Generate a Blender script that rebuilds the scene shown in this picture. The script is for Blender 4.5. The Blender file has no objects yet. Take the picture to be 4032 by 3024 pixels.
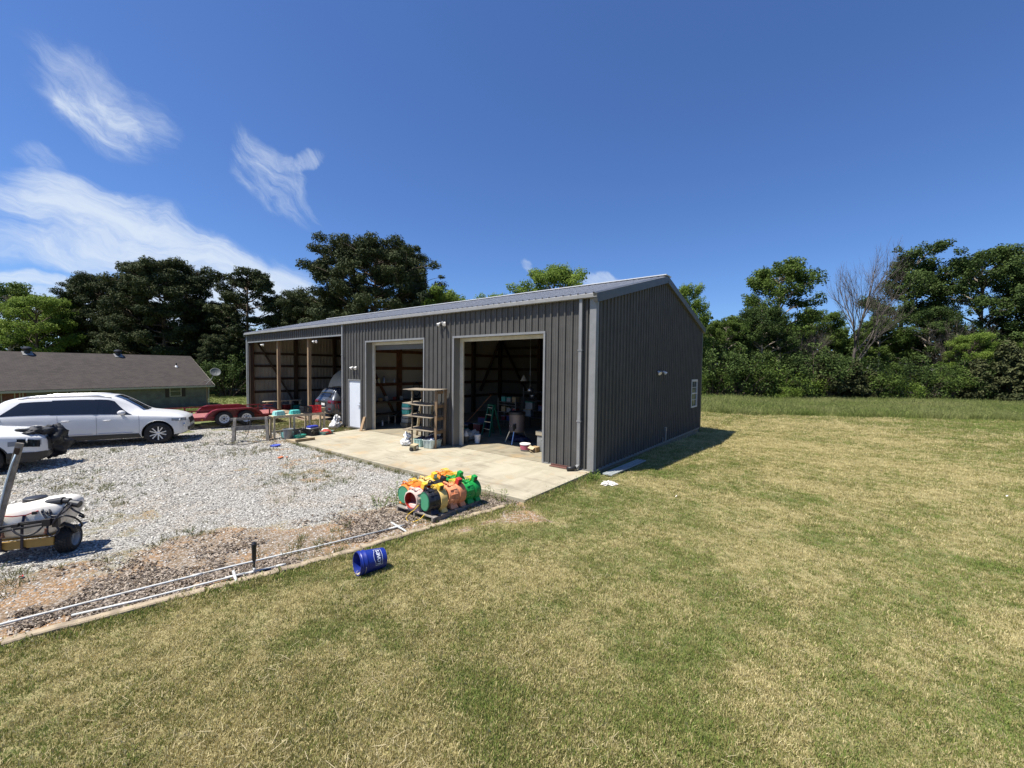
import bpy, math, random
import numpy as np
from mathutils import Vector, Matrix, Euler
R_ = math.radians
PI = math.pi
SC = bpy.context.scene
COL = SC.collection

# ------------------------------------------------------------------ camera, sky, sun, exposure
def setup_camera():
    cam = bpy.data.cameras.new('camera'); o = bpy.data.objects.new('camera', cam); COL.objects.link(o)
    yaw, pitch, roll = -0.6696, -0.0396, 0.0117
    cy, sy, cp, sp = math.cos(yaw), math.sin(yaw), math.cos(pitch), math.sin(pitch)
    f = Vector((sy*cp, cy*cp, sp)); r = Vector((cy, -sy, 0)); u = r.cross(f)
    c, s = math.cos(roll), math.sin(roll)
    rr = r*c + u*s; uu = -r*s + u*c
    m = Matrix((rr, uu, -f)).transposed().to_4x4(); m.translation = Vector((4.9588, -9.7495, 2.7243))
    o.matrix_world = m
    cam.sensor_width = 36; cam.lens = 1604.83/4032*36
    cam.clip_start = 0.05; cam.clip_end = 3000
    SC.camera = o
setup_camera()
SUN_DIR = Vector((-0.225, -0.385, 1.0)).normalized()       # towards the sun
SUN_EL = math.asin(SUN_DIR.z); SUN_AZ = math.atan2(SUN_DIR.x, SUN_DIR.y)
SC.view_settings.view_transform = 'Standard'; SC.view_settings.look = 'None'
SC.view_settings.exposure = 0.72; SC.view_settings.gamma = 1.0
SC.view_settings.use_curve_mapping = False
try:
    SC.cycles.max_bounces = 6; SC.cycles.diffuse_bounces = 2; SC.cycles.transparent_max_bounces = 12
except Exception: pass

class NG:
    """small helper for building shader node graphs"""
    def __init__(s, tree): s.t = tree; s.n = tree.nodes; s.l = tree.links
    def new(s, typ, **kw):
        n = s.n.new(typ)
        for k, v in kw.items(): setattr(n, k, v)
        return n
    def put(s, sock, v):
        if isinstance(v, bpy.types.NodeSocket): s.l.new(v, sock)
        elif v is not None:
            if sock.type == 'RGBA' and isinstance(v, (tuple, list)) and len(v) == 3: v = (*v, 1)
            sock.default_value = v
    def m(s, op, a, b=None, c=None, clamp=False):
        n = s.new('ShaderNodeMath', operation=op, use_clamp=clamp)
        s.put(n.inputs[0], a)
        if b is not None: s.put(n.inputs[1], b)
        if c is not None: s.put(n.inputs[2], c)
        return n.outputs[0]
    def mix(s, f, a, b, mode='MIX'):
        n = s.new('ShaderNodeMix', data_type='RGBA', blend_type=mode)
        s.put(n.inputs[0], f); s.put(n.inputs[6], a); s.put(n.inputs[7], b)
        return n.outputs[2]
    def noise(s, vec, scale, detail=4, rough=0.55, dist=0.0, out=0):
        n = s.new('ShaderNodeTexNoise'); n.inputs['Scale'].default_value = scale
        n.inputs['Detail'].default_value = detail; n.inputs['Roughness'].default_value = rough
        n.inputs['Distortion'].default_value = dist
        if vec is not None: s.l.new(vec, n.inputs['Vector'])
        return n.outputs[out]
    def vor(s, vec, scale, out='Color', feature='F1'):
        n = s.new('ShaderNodeTexVoronoi', feature=feature); n.inputs['Scale'].default_value = scale
        if vec is not None: s.l.new(vec, n.inputs['Vector'])
        return n.outputs[out]
    def ramp(s, f, stops):
        n = s.new('ShaderNodeValToRGB'); s.put(n.inputs[0], f)
        e = n.color_ramp.elements
        while len(e) < len(stops): e.new(0.5)
        for i, (p, c) in enumerate(stops):
            e[i].position = p
            e[i].color = (c, c, c, 1) if not isinstance(c, (tuple, list)) else (*c, 1)
        return n.outputs[0]
    def sstep(s, x, lo, hi):
        n = s.new('ShaderNodeMapRange', interpolation_type='SMOOTHSTEP')
        s.put(n.inputs[0], x); s.put(n.inputs[1], lo); s.put(n.inputs[2], hi)
        return n.outputs[0]
    def attr(s, name, out=2, typ='GEOMETRY'):
        n = s.new('ShaderNodeAttribute', attribute_name=name, attribute_type=typ)
        return n.outputs[out]
    def scale(s, vec, sc, rot=(0, 0, 0), loc=(0, 0, 0)):
        n = s.new('ShaderNodeMapping'); s.l.new(vec, n.inputs[0])
        n.inputs['Scale'].default_value = sc; n.inputs['Rotation'].default_value = rot; n.inputs['Location'].default_value = loc
        return n.outputs[0]

def setup_world():
    w = bpy.data.worlds.new('World'); SC.world = w; w.use_nodes = True
    g = NG(w.node_tree); g.n.clear()
    out = g.new('ShaderNodeOutputWorld'); bg = g.new('ShaderNodeBackground')
    sky = g.new('ShaderNodeTexSky', sky_type='NISHITA')
    sky.sun_disc = False; sky.sun_elevation = SUN_EL; sky.sun_rotation = SUN_AZ
    sky.altitude = 100; sky.air_density = 1.0; sky.dust_density = 0.35; sky.ozone_density = 4.0
    d = g.new('ShaderNodeTexCoord').outputs['Generated']
    sep = g.new('ShaderNodeSeparateXYZ'); g.l.new(d, sep.inputs[0])
    x, y, z = sep.outputs
    az = g.m('ARCTAN2', x, y); el = g.m('ARCSINE', z)
    comb = g.new('ShaderNodeCombineXYZ'); g.l.new(az, comb.inputs[0]); g.l.new(el, comb.inputs[1])
    P = comb.outputs[0]
    # cirrus streaks run from upper left to lower right; warp the coordinates a little
    wn = g.new('ShaderNodeTexNoise'); wn.inputs['Scale'].default_value = 5.0; wn.inputs['Detail'].default_value = 5
    g.l.new(P, wn.inputs['Vector'])
    vm = g.new('ShaderNodeVectorMath', operation='MULTIPLY_ADD')
    g.l.new(wn.outputs['Color'], vm.inputs[0]); vm.inputs[1].default_value = (0.16, 0.16, 0)
    g.l.new(P, vm.inputs[2]); W = vm.outputs[0]

    def shifted(sc, rot): return g.scale(g.scale(W, (1, 1, 1), rot=(0, 0, rot)), sc)
    def streaks(sc, rot, ds):
        a = g.noise(shifted(sc, rot), 1.0, 9, 0.66, ds); b = g.noise(shifted((sc[0]*3.5, sc[1]*3, 1), rot), 1.0, 6, 0.7, ds)
        return g.m('ADD', g.m('MULTIPLY', a, 0.66), g.m('MULTIPLY', b, 0.34))
    n1 = streaks((3.6, 13.0, 1), R_(42), 1.4); n2 = streaks((2.2, 12.0, 1), R_(12), 1.0)
    sepw = g.new('ShaderNodeSeparateXYZ'); g.l.new(W, sepw.inputs[0])
    wa = g.m('SUBTRACT', sepw.outputs[0], 0.08); we = g.m('SUBTRACT', sepw.outputs[1], 0.08)
    total = None
    for (ca, ce, ang, la, lb, amp, nn) in CLOUDS:
        a = g.m('SUBTRACT', wa, ca); b = g.m('SUBTRACT', we, ce)
        c, s = math.cos(ang), math.sin(ang)
        u = g.m('ADD', g.m('MULTIPLY', a, c/la), g.m('MULTIPLY', b, s/la))
        v = g.m('ADD', g.m('MULTIPLY', a, -s/lb), g.m('MULTIPLY', b, c/lb))
        r2 = g.m('ADD', g.m('MULTIPLY', u, u), g.m('MULTIPLY', v, v))
        mask = g.sstep(r2, 1.0, 0.0)
        n = n1 if nn == 1 else n2
        q = g.m('ADD', g.m('MULTIPLY', g.m('SUBTRACT', n, 0.5), 3.4), g.m('MULTIPLY', mask, 1.0))
        q = g.m('MULTIPLY', g.sstep(q, 0.15 if nn == 1 else 0.0, 1.75 if nn == 1 else 1.35), g.m('MULTIPLY', g.sstep(mask, 0.0, 0.8), min(1.0, amp)))
        total = q if total is None else g.m('MAXIMUM', total, q)
    total = g.m('MULTIPLY', total, 0.86)
    # sky texture a little more saturated blue, as in the photograph
    blue = g.mix(1.0, sky.outputs[0], SKY_TINT, 'MULTIPLY')
    col = g.mix(total, blue, CLOUD_COL)
    g.l.new(col, bg.inputs[0]); bg.inputs[1].default_value = 0.061
    g.l.new(bg.outputs[0], out.inputs[0])
SKY_TINT = (0.76, 1.0, 1.42)
CLOUD_COL = (7.6, 8.5, 9.6)
# azimuth (from +Y), elevation, streak angle, half length, half width, strength, noise
CLOUDS = [(-1.4519, 0.4085, -0.678, 0.139, 0.076, 0.55, 1),
          (-1.4497, 0.3928, -0.469, 0.1, 0.049, 1.0, 1),
          (-1.1814, 0.3748, -0.645, 0.135, 0.039, 0.75, 1),
          (-1.1972, 0.3615, -0.615, 0.105, 0.062, 1.25, 1),
          (-1.1479, 0.4032, 0.821, 0.078, 0.026, 0.7, 1),
          (-1.3897, 0.2038, -0.177, 0.322, 0.066, 1.15, 2),
          (-1.4521, 0.1848, 0.018, 0.204, 0.048, 0.9, 2),
          (-1.5399, 0.1392, -0.092, 0.104, 0.014, 1.0, 2),
          (-1.3794, 0.0983, 0.03, 0.334, 0.079, 1.3, 2),
          (-1.248, 0.1619, -0.117, 0.203, 0.052, 1.2, 2),
          (-1.4608, 0.2377, -0.123, 0.169, 0.058, 1.0, 2),
          (-0.6246, 0.2636, -1.321, 0.03, 0.019, 0.6, 1),
          (-1.1676, 0.1251, -1.309, 0.123, 0.093, 0.9, 2),
          (-1.5212, 0.297, -0.534, 0.052, 0.03, 0.45, 1),
          (-0.4705, 0.1946, 0.005, 0.102, 0.02, 0.7, 2)]
setup_world()

def setup_sun():
    L = bpy.data.lights.new('sun', 'SUN'); L.energy = 5.0; L.angle = R_(0.55); L.color = (1.0, 0.955, 0.88)
    o = bpy.data.objects.new('sun', L); COL.objects.link(o); o.location = SUN_DIR*60
    o.rotation_euler = SUN_DIR.to_track_quat('Z', 'Y').to_euler()
setup_sun()

# ------------------------------------------------------------------ mesh helpers
class MB:
    """collects shapes and links them as ONE mesh object"""
    def __init__(s): s.v = []; s.f = []; s.mi = []
    def add(s, vs, fs, mi=0, M=None):
        n = len(s.v)
        if M is not None: vs = [M @ Vector(v) for v in vs]
        s.v += [tuple(v) for v in vs]
        s.f += [tuple(i+n for i in f) for f in fs]; s.mi += [mi]*len(fs); return s
    def box(s, c, d, rot=(0, 0, 0), mi=0, M=None):
        x, y, z = d[0]/2, d[1]/2, d[2]/2
        vs = [(-x,-y,-z),(x,-y,-z),(x,y,-z),(-x,y,-z),(-x,-y,z),(x,-y,z),(x,y,z),(-x,y,z)]
        T = Matrix.Translation(c) @ Euler(rot).to_matrix().to_4x4()
        if M is not None: T = M @ T
        return s.add(vs, [(0,3,2,1),(4,5,6,7),(0,1,5,4),(1,2,6,5),(2,3,7,6),(3,0,4,7)], mi, T)
    def b2(s, lo, hi, mi=0):
        return s.box([(a+b)/2 for a, b in zip(lo, hi)], [abs(b-a) for a, b in zip(lo, hi)], mi=mi)
    def bar(s, a, b, w, h, mi=0, up=(0, 0, 1)):
        a, b = Vector(a), Vector(b); d = (b-a); L = d.length; d.normalize()
        up = Vector(up)
        if abs(d.dot(up)) > .98: up = Vector((0, 1, 0))
        sx = d.cross(up).normalized(); uz = sx.cross(d)
        M = Matrix((sx, d, uz)).transposed().to_4x4(); M.translation = (a+b)/2
        return s.box((0, 0, 0), (w, L, h), mi=mi, M=M)
    def tube(s, pts, r, n=8, mi=0, cap=True, closed=False):
        pts = [Vector(p) for p in pts]; k = len(pts)
        rs = r if isinstance(r, (list, tuple)) else [r]*k
        vs = []; prev = None
        for i, p in enumerate(pts):
            if closed: t = pts[(i+1) % k]-pts[i-1]
            else: t = pts[min(i+1, k-1)]-pts[max(i-1, 0)]
            if t.length < 1e-9: t = Vector((0, 0, 1))
            t.normalize()
            if prev is None:
                a = Vector((0, 0, 1)) if abs(t.z) < .9 else Vector((1, 0, 0))
                prev = t.cross(a).normalized()
            sx = (prev - t*prev.dot(t))
            if sx.length < 1e-6: sx = t.orthogonal()
            sx.normalize(); prev = sx; sy = t.cross(sx)
            for j in range(n):
                a = 2*PI*j/n; vs.append(p + (sx*math.cos(a)+sy*math.sin(a))*rs[i])
        fs = []
        for i in range(k if closed else k-1):
            i2 = (i+1) % k
            for j in range(n):
                j2 = (j+1) % n; fs.append((i*n+j, i*n+j2, i2*n+j2, i2*n+j))
        if cap and not closed:
            fs.append(tuple(range(n-1, -1, -1))); fs.append(tuple((k-1)*n+j for j in range(n)))
        return s.add(vs, fs, mi)
    def cyl(s, a, b, r, r2=None, n=20, mi=0): return s.tube([a, b], [r, r if r2 is None else r2], n, mi)
    def lathe(s, prof, M=None, n=28, mi=0, sx=1, sy=1, cap=False):
        vs = []; fs = []; k = len(prof)
        for r, z in prof:
            for j in range(n):
                a = 2*PI*j/n; vs.append((r*math.cos(a)*sx, r*math.sin(a)*sy, z))
        for i in range(k-1):
            for j in range(n):
                j2 = (j+1) % n; fs.append((i*n+j, i*n+j2, (i+1)*n+j2, (i+1)*n+j))
        if cap and prof[0][0] > 1e-6: fs.append(tuple(range(n-1, -1, -1)))
        if cap and prof[-1][0] > 1e-6: fs.append(tuple((k-1)*n+j for j in range(n)))
        return s.add(vs, fs, mi, M)
    def prism(s, poly, z0, z1, mi=0, M=None):
        n = len(poly)
        vs = [(x, y, z0) for x, y in poly]+[(x, y, z1) for x, y in poly]
        fs = [tuple(range(n-1, -1, -1)), tuple(range(n, 2*n))]+[(i, (i+1) % n, n+(i+1) % n, n+i) for i in range(n)]
        return s.add(vs, fs, mi, M)
    def grid(s, rows, mi=0, closeu=False):
        nu = len(rows[0]); vs = [p for r in rows for p in r]; fs = []
        for i in range(len(rows)-1):
            for j in range(nu if closeu else nu-1):
                j2 = (j+1) % nu; fs.append((i*nu+j, i*nu+j2, (i+1)*nu+j2, (i+1)*nu+j))
        return s.add(vs, fs, mi)
    def build(s, name, mats, parent=None, smooth=False, bevel=0, sub=0, solid=0, angle=None):
        me = bpy.data.meshes.new(name); me.from_pydata(s.v, [], s.f); me.validate(clean_customdata=False)
        if not isinstance(mats, (list, tuple)): mats = [mats]
        for m in mats: me.materials.append(m)
        if len(mats) > 1 and len(me.polygons) == len(s.mi): me.polygons.foreach_set('material_index', s.mi)
        if smooth: me.polygons.foreach_set('use_smooth', [True]*len(me.polygons))
        me.update()
        o = bpy.data.objects.new(name, me); COL.objects.link(o); o.parent = parent
        if solid: m = o.modifiers.new('s', 'SOLIDIFY'); m.thickness = solid; m.offset = 0
        if bevel:
            m = o.modifiers.new('b', 'BEVEL'); m.width = bevel; m.segments = 2; m.limit_method = 'ANGLE'
        if sub: m = o.modifiers.new('u', 'SUBSURF'); m.levels = sub; m.render_levels = sub
        if angle: me.set_sharp_from_angle(angle=R_(angle))
        return o

def tag(o, label=None, cat=None, group=None, kind=None):
    if label: o['label'] = label
    if cat: o['category'] = cat
    if group: o['group'] = group
    if kind: o['kind'] = kind
    return o
def thing(name, label, cat, loc=(0, 0, 0), rz=0.0, group=None, rot=None):
    o = bpy.data.objects.new(name, None); COL.objects.link(o); o.empty_display_size = .2
    o.location = loc; o.rotation_euler = rot if rot else (0, 0, rz)
    return tag(o, label, cat, group)
def kids(o): return [c for c in bpy.data.objects if c.parent == o]
def dup(root, loc, rz=0.0, label=None, scale=None, rot=None):
    def cp(o, par):
        c = o.copy(); COL.objects.link(c); c.parent = par
        for ch in kids(o): cp(ch, c)
        return c
    r = cp(root, None); r.location = loc; r.rotation_euler = rot if rot else (0, 0, rz)
    if label: r['label'] = label
    if scale: r.scale = scale if isinstance(scale, (tuple, list)) else (scale,)*3
    return r

def pchip(x, xs, ys):
    return float(np.interp(x, xs, ys))
def smooth_interp(x, xs, ys):
    i = int(np.clip(np.searchsorted(xs, x)-1, 0, len(xs)-2))
    def slope(k):
        if k <= 0 or k >= len(xs)-1: return (ys[min(k+1, len(xs)-1)]-ys[max(k-1, 0)])/(xs[min(k+1, len(xs)-1)]-xs[max(k-1, 0)])
        d0 = (ys[k]-ys[k-1])/(xs[k]-xs[k-1]); d1 = (ys[k+1]-ys[k])/(xs[k+1]-xs[k])
        return 0 if d0*d1 <= 0 else 2*d0*d1/(d0+d1)
    h = xs[i+1]-xs[i]; t = (x-xs[i])/h
    return ((1+2*t)*(1-t)**2*ys[i] + t*(1-t)**2*h*slope(i) + t*t*(3-2*t)*ys[i+1] + t*t*(t-1)*h*slope(i+1))

# ------------------------------------------------------------------ materials
MC = {}
def pm(name, col, rough=.6, metal=0.0, var=.0, vs=6.0, bump=.0, bs=40.0, col2=None, stretch=(1, 1, 1), coat=0.0, spec=None, dirt=None, ds=3.0):
    if name in MC: return MC[name]
    m = bpy.data.materials.new(name); m.use_nodes = True; g = NG(m.node_tree)
    b = g.n['Principled BSDF']; co = g.new('ShaderNodeTexCoord').outputs['Object']
    if stretch != (1, 1, 1): co = g.scale(co, stretch)
    c = tuple(col)
    cc = c
    if var or col2:
        n = g.noise(co, vs, 5, .6)
        lo = tuple(v*(1-var) for v in c) if not col2 else c
        hi = tuple(min(1, v*(1+var)) for v in c) if not col2 else tuple(col2)
        cc = g.mix(g.sstep(n, .33, .67), lo, hi)
    if dirt:
        n = g.noise(co, ds, 6, .65); cc = g.mix(g.sstep(n, .5, .72), cc, tuple(dirt))
    g.put(b.inputs['Base Color'], cc)
    b.inputs['Roughness'].default_value = rough; b.inputs['Metallic'].default_value = metal
    if coat: b.inputs['Coat Weight'].default_value = coat; b.inputs['Coat Roughness'].default_value = .05
    if spec is not None: b.inputs['Specular IOR Level'].default_value = spec
    if bump:
        bn = g.new('ShaderNodeBump'); bn.inputs['Strength'].default_value = bump; bn.inputs['Distance'].default_value = .01
        g.l.new(g.noise(co, bs, 5, .6), bn.inputs['Height']); g.l.new(bn.outputs[0], b.inputs['Normal'])
    MC[name] = m; return m

CHAR = pm('charcoal_metal', (.088,.084,.077), .5, 0.0, .10, 2.0, .05, 30, spec=.2, dirt=(.10,.095,.088), ds=1.1)
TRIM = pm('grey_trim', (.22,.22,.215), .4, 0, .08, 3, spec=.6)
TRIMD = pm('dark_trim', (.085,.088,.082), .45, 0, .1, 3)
GALV = pm('roof_metal', (.33,.335,.34), .45, .1, .1, 3)
RIDGE = pm('ridge_white', (.62,.63,.64), .45)
PANELIN = pm('panel_backside', (.30,.265,.22), .7, 0, .12, 1.5)
PANELW = pm('white_insulation', (.42,.38,.31), .8, 0, .1, 1.0)
WOODG = pm('girt_wood', (.13,.055,.024), .8, 0, .3, 4, .2, 20, stretch=(1, 1, 1))
WOODP = pm('post_wood', (.27,.185,.105), .8, 0, .25, 5, .2, 20, stretch=(3, 3, .3))
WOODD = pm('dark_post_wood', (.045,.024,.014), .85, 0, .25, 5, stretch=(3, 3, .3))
WOODW = pm('weathered_wood', (.30,.25,.19), .85, 0, .35, 8, .4, 40, stretch=(1, 1, 1))
WOODGR = pm('grey_wood', (.27,.245,.21), .85, 0, .35, 9, .4, 40, col2=(.17,.15,.125))
WOODL = pm('pale_wood', (.52,.43,.29), .8, 0, .2, 6, .3, 30)
CREAM = pm('cream_jamb', (.56,.52,.42), .6, 0, .1, 3)
WHITE = pm('white_paint', (.66,.69,.72), .4, 0, .03, 2)
WHITEP = pm('white_plastic', (.82,.80,.77), .45, 0, .05, 4)
BLACKP = pm('black_plastic', (.018,.018,.02), .45, 0, .2, 5)
RUBBER = pm('rubber', (.022,.021,.02), .85, 0, .3, 8, .3, 40)
STEEL = pm('steel', (.55,.55,.56), .3, .9)
ALLOY = pm('alloy', (.62,.62,.63), .28, .7)
GLASSD = pm('dark_glass', (.012,.014,.018), .06, 0, spec=.8)
CONC = None
RED = pm('red_paint', (.17,.009,.013), .4, 0, .2, 5, coat=.2)
FOAMW = pm('bag_white', (.78,.77,.75), .6, 0, .06, 8, .5, 12)
TURQ = pm('turquoise_plastic', (.10,.50,.43), .45, 0, .1, 6)
TURQL = pm('pale_turquoise', (.30,.62,.56), .5, 0, .1, 6)
TEAL = pm('teal_plastic', (.03,.28,.21), .5, 0, .1, 6)
GREYP = pm('grey_plastic', (.21,.22,.215), .55, 0, .15, 5)
YEL = pm('yellow_plastic', (.75,.48,.035), .5, 0, .1, 8)
BLUEP = pm('blue_plastic', (.006,.022,.21), .42, 0, .12, 6, dirt=(.02,.04,.20), ds=9)
# ------------------------------------------------------------------ terrain
def ss(x, a, b):
    t = np.clip((np.asarray(x, float)-a)/(b-a), 0, 1); return t*t*(3-2*t)
def vnoise(x, y, seed=0):
    x = np.asarray(x, float); y = np.asarray(y, float)
    xi = np.floor(x).astype(np.int64); yi = np.floor(y).astype(np.int64); fx = x-xi; fy = y-yi
    def h(a, b):
        n = (a*374761393 + b*668265263 + seed*974634777) & 0xffffffff
        n = ((n ^ (n >> 13))*1274126177) & 0xffffffff
        return ((n ^ (n >> 16)) & 0xffff)/65535.0
    u = fx*fx*(3-2*fx); v = fy*fy*(3-2*fy)
    return (h(xi, yi)*(1-u)+h(xi+1, yi)*u)*(1-v)+(h(xi, yi+1)*(1-u)+h(xi+1, yi+1)*u)*v
def fbm(x, y, seed=0, o=4):
    s = 0; a = .5
    for k in range(o): s = s+a*vnoise(x*2**k, y*2**k, seed+k*17); a *= .5
    return s/(1-.5**o)
TY = [-60, -18, -13, -9.8, -8.25, -7.43, -6.43, -5.01, -3.36, -1.78, 0]
TX = [-20, -4.2, -2.35, -1.45, -1.09, -.88, -.67, -.49, -.17, -.03, .02]
def timber_x(y): return np.interp(y, TY, TX)
def gh(x, y):
    x = np.asarray(x, float); y = np.asarray(y, float)
    z = -.1-1.45*ss(-x, 21, 44)-.22*ss(y, 2, 14)*ss(x, -3, 1)
    z = z+.045*(fbm(x*.35, y*.35, 5)-.5)*ss(np.hypot(x+6, y+3), 6, 12)
    z = z+.05*ss(x-timber_x(y), .0, 1.2)*ss(-y, .5, 3)          # the lawn lies a little above the gravel
    z = z-.02*ss(timber_x(y)-x, 0, .1)*ss(-y, 1.8, 3.2)
    return z
def masks(x, y):
    """gravel, dirt, green fields over the ground (where each really lies)"""
    x = np.asarray(x, float); y = np.asarray(y, float)
    n1 = fbm(x*.8, y*.8, 3)-.5; n2 = fbm(x*.3, y*.3, 9)-.5; n3 = fbm(x*2.5, y*2.5, 21)-.5
    d = timber_x(y)-x                                            # distance into the lot
    lot = ss(d, -.02, .04)*(y < 0)
    g = ss(d+2.2*n1+1.2*n3-.8*ss(-y, 5.5, 9.5), .8, 2.3)
    yb = np.where(x < -11.1, -1.9+1.6*n1+.8*n3, 0.0)
    g = g*ss(yb-y, -.5, .5)*ss(x+17.6+2*n1, -.7, .7)
    thin = ss(n2+.7*n3, .10, .27)*.8                             # bare patches with dirt and weeds
    g = g*(1-thin); g = np.maximum(g, .45*lot*(x < timber_x(y)-.3)*ss(n1+n3, -.05, .3)*(y < -3.4))
    inb = (x < .1) & (x > -24.2) & (y > -.05) & (y < 11)
    dirt = lot*(1-g)*ss(x+14, -3, 0)
    dirt = np.maximum(dirt, inb*1.0)
    red = ss(np.hypot((x-.25)/.8, (y+3.7)/.9)+n3*3.2+n1*1.5, 1.0, .1)*.75*ss(x-timber_x(y), -.3, 0)  # bare red soil by the timber
    dirt = np.maximum(dirt, red)
    far = ss(np.hypot(x-5, y+10), 18, 26)
    gr = .52+.35*n2+.45*n1+.8*n3+.22*ss(x, 5, 11)*ss(y, -9, -4)-.15*ss(y, 0, 8)*ss(y, 26, 18)
    gr = gr + .6*ss(-x, 17, 20)+.35*ss(y, 24, 30)
    stripe = (np.sin((x*.86-y*.5)*2*PI/1.5)*.5+np.sin((x*.86-y*.5)*2*PI/1.5+.7)*.5)*.05
    gr = gr+stripe
    dry = ss(np.hypot(x+.0, y+10.5), 6.5, 2.5)
    gr = gr-.10*dry*(x < 3)-.34*ss(fbm(x*.75, y*.75, 55)+.25*n3, .52, .70)*ss(x+3, 0, 2)
    return np.clip(g, 0, 1), np.clip(dirt, 0, 1), np.clip(gr, 0, 1)
def tall_mask(x, y):
    # unmown meadow beyond the lawn
    x = np.asarray(x, float); y = np.asarray(y, float)
    e = y-(21.2+.66*x)+1.2*(fbm(x*.4, y*.4, 31)-.5)
    return ss(e, 0, .8)*(x > -26)

def axis_coords(segs):
    out = []
    for a, b, s in segs: out += list(np.arange(a, b, s))
    return np.array(out+[segs[-1][1]])
def ground_material():
    m = bpy.data.materials.new('ground'); m.use_nodes = True; g = NG(m.node_tree); b = g.n['Principled BSDF']
    P = g.new('ShaderNodeNewGeometry').outputs['Position']
    gv, dr, gr, tl = [g.attr(n) for n in ('gravel', 'dirt', 'green', 'tall')]
    nf = g.noise(P, 34, 5, .75); nm = g.noise(P, 7, 5, .65); nl = g.noise(P, 1.1, 4, .6)
    fine = g.noise(g.scale(P, (1, 1, 1)), 110, 3, .8)
    # lawn: dry straw thatch and green blades
    k = g.m('ADD', g.m('MULTIPLY', gr, .9), g.m('ADD', g.m('MULTIPLY', g.m('SUBTRACT', nf, .5), 1.7), g.m('MULTIPLY', g.m('SUBTRACT', nm, .5), .8)))
    straw = g.mix(g.sstep(fine, .35, .65), (.20,.17,.078), (.41,.355,.17))
    green = g.mix(g.sstep(fine, .35, .65), (.08,.10,.028), (.20,.22,.08))
    lawn = g.mix(g.sstep(k, .25, .75), straw, green)
    lawn = g.mix(g.sstep(g.m('MULTIPLY', fine, nf), .17, .10), lawn, (.05,.045,.022))
    meadow = g.mix(g.sstep(nf, .3, .7), (.08,.12,.02), (.20,.25,.06))
    lawn = g.mix(tl, lawn, meadow)
    # gravel: crushed grey limestone
    v1 = g.vor(P, 42); s1 = g.new('ShaderNodeSeparateColor'); g.l.new(v1, s1.inputs[0])
    e1 = g.vor(P, 42, 'Distance'); v2 = g.vor(P, 95); s2 = g.new('ShaderNodeSeparateColor'); g.l.new(v2, s2.inputs[0])
    stone = g.ramp(g.m('ADD', g.m('MULTIPLY', s1.outputs[0], .65), g.m('MULTIPLY', s2.outputs[0], .35)), [(0, (.07,.068,.062)), (.35, (.26,.25,.225)), (.65, (.44,.425,.385)), (1, (.66,.635,.57))])
    stone = g.mix(g.sstep(e1, .55, .85), stone, (.07,.06,.05))
    stone = g.mix(g.m('MULTIPLY', g.sstep(nl, .42, .68), .5), stone, g.mix(.5, stone, (.33,.24,.14)))
    # dirt: tan to orange clay with dark litter
    clay = g.mix(g.sstep(nl, .42, .66), (.26,.19,.12), (.40,.235,.11))
    clay = g.mix(g.sstep(nf, .42, .62), clay, (.15,.115,.085))
    clay = g.mix(g.m('MULTIPLY', g.sstep(s1.outputs[1], .72, .8), .8), clay, (.42,.38,.33))
    edge = g.m('MULTIPLY', g.m('SUBTRACT', nf, .5), .7)
    col = g.mix(g.sstep(g.m('ADD', dr, edge), .4, .6), lawn, clay)
    col = g.mix(g.sstep(g.m('ADD', gv, edge), .4, .6), col, stone)
    g.put(b.inputs['Base Color'], col); b.inputs['Roughness'].default_value = .95
    b.inputs['Specular IOR Level'].default_value = .2
    bn = g.new('ShaderNodeBump'); bn.inputs['Strength'].default_value = .8; bn.inputs['Distance'].default_value = .02
    hgt = g.m('ADD', g.m('MULTIPLY', e1, -1.0), g.m('MULTIPLY', nf, 1.6))
    g.l.new(hgt, bn.inputs['Height']); g.l.new(bn.outputs[0], b.inputs['Normal'])
    return m
def build_ground():
    xs = axis_coords([(-600, -120, 40), (-120, -60, 6), (-60, -26, 1.5), (-26, -9, .4), (-9, 9, .14), (9, 20, .5), (20, 60, 2), (60, 120, 8), (120, 600, 48)])
    ys = axis_coords([(-400, -60, 40), (-60, -20, 3), (-20, -12, .5), (-12, 1, .14), (1, 20, .5), (20, 45, 1), (45, 110, 5), (110, 700, 50)])
    X, Y = np.meshgrid(xs, ys); Z = gh(X, Y); ny, nx = X.shape
    V = np.stack([X.ravel(), Y.ravel(), Z.ravel()], 1)
    i = np.arange(ny-1)[:, None]*nx+np.arange(nx-1)[None, :]; i = i.ravel()
    F = np.stack([i, i+1, i+nx+1, i+nx], 1)
    me = bpy.data.meshes.new('ground'); me.vertices.add(len(V)); me.vertices.foreach_set('co', V.ravel())
    me.loops.add(F.size); me.loops.foreach_set('vertex_index', F.ravel())
    me.polygons.add(len(F)); me.polygons.foreach_set('loop_start', np.arange(len(F))*4)
    me.polygons.foreach_set('use_smooth', np.ones(len(F), bool)); me.update(); me.validate()
    g, d, gr = masks(X.ravel(), Y.ravel())
    for n, a in (('gravel', g), ('dirt', d), ('green', gr), ('tall', tall_mask(X.ravel(), Y.ravel()))):
        at = me.attributes.new(n, 'FLOAT', 'POINT'); at.data.foreach_set('value', a.astype(np.float32))
    me.materials.append(ground_material())
    o = bpy.data.objects.new('ground', me); COL.objects.link(o); tag(o, kind='structure')
build_ground()

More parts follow.
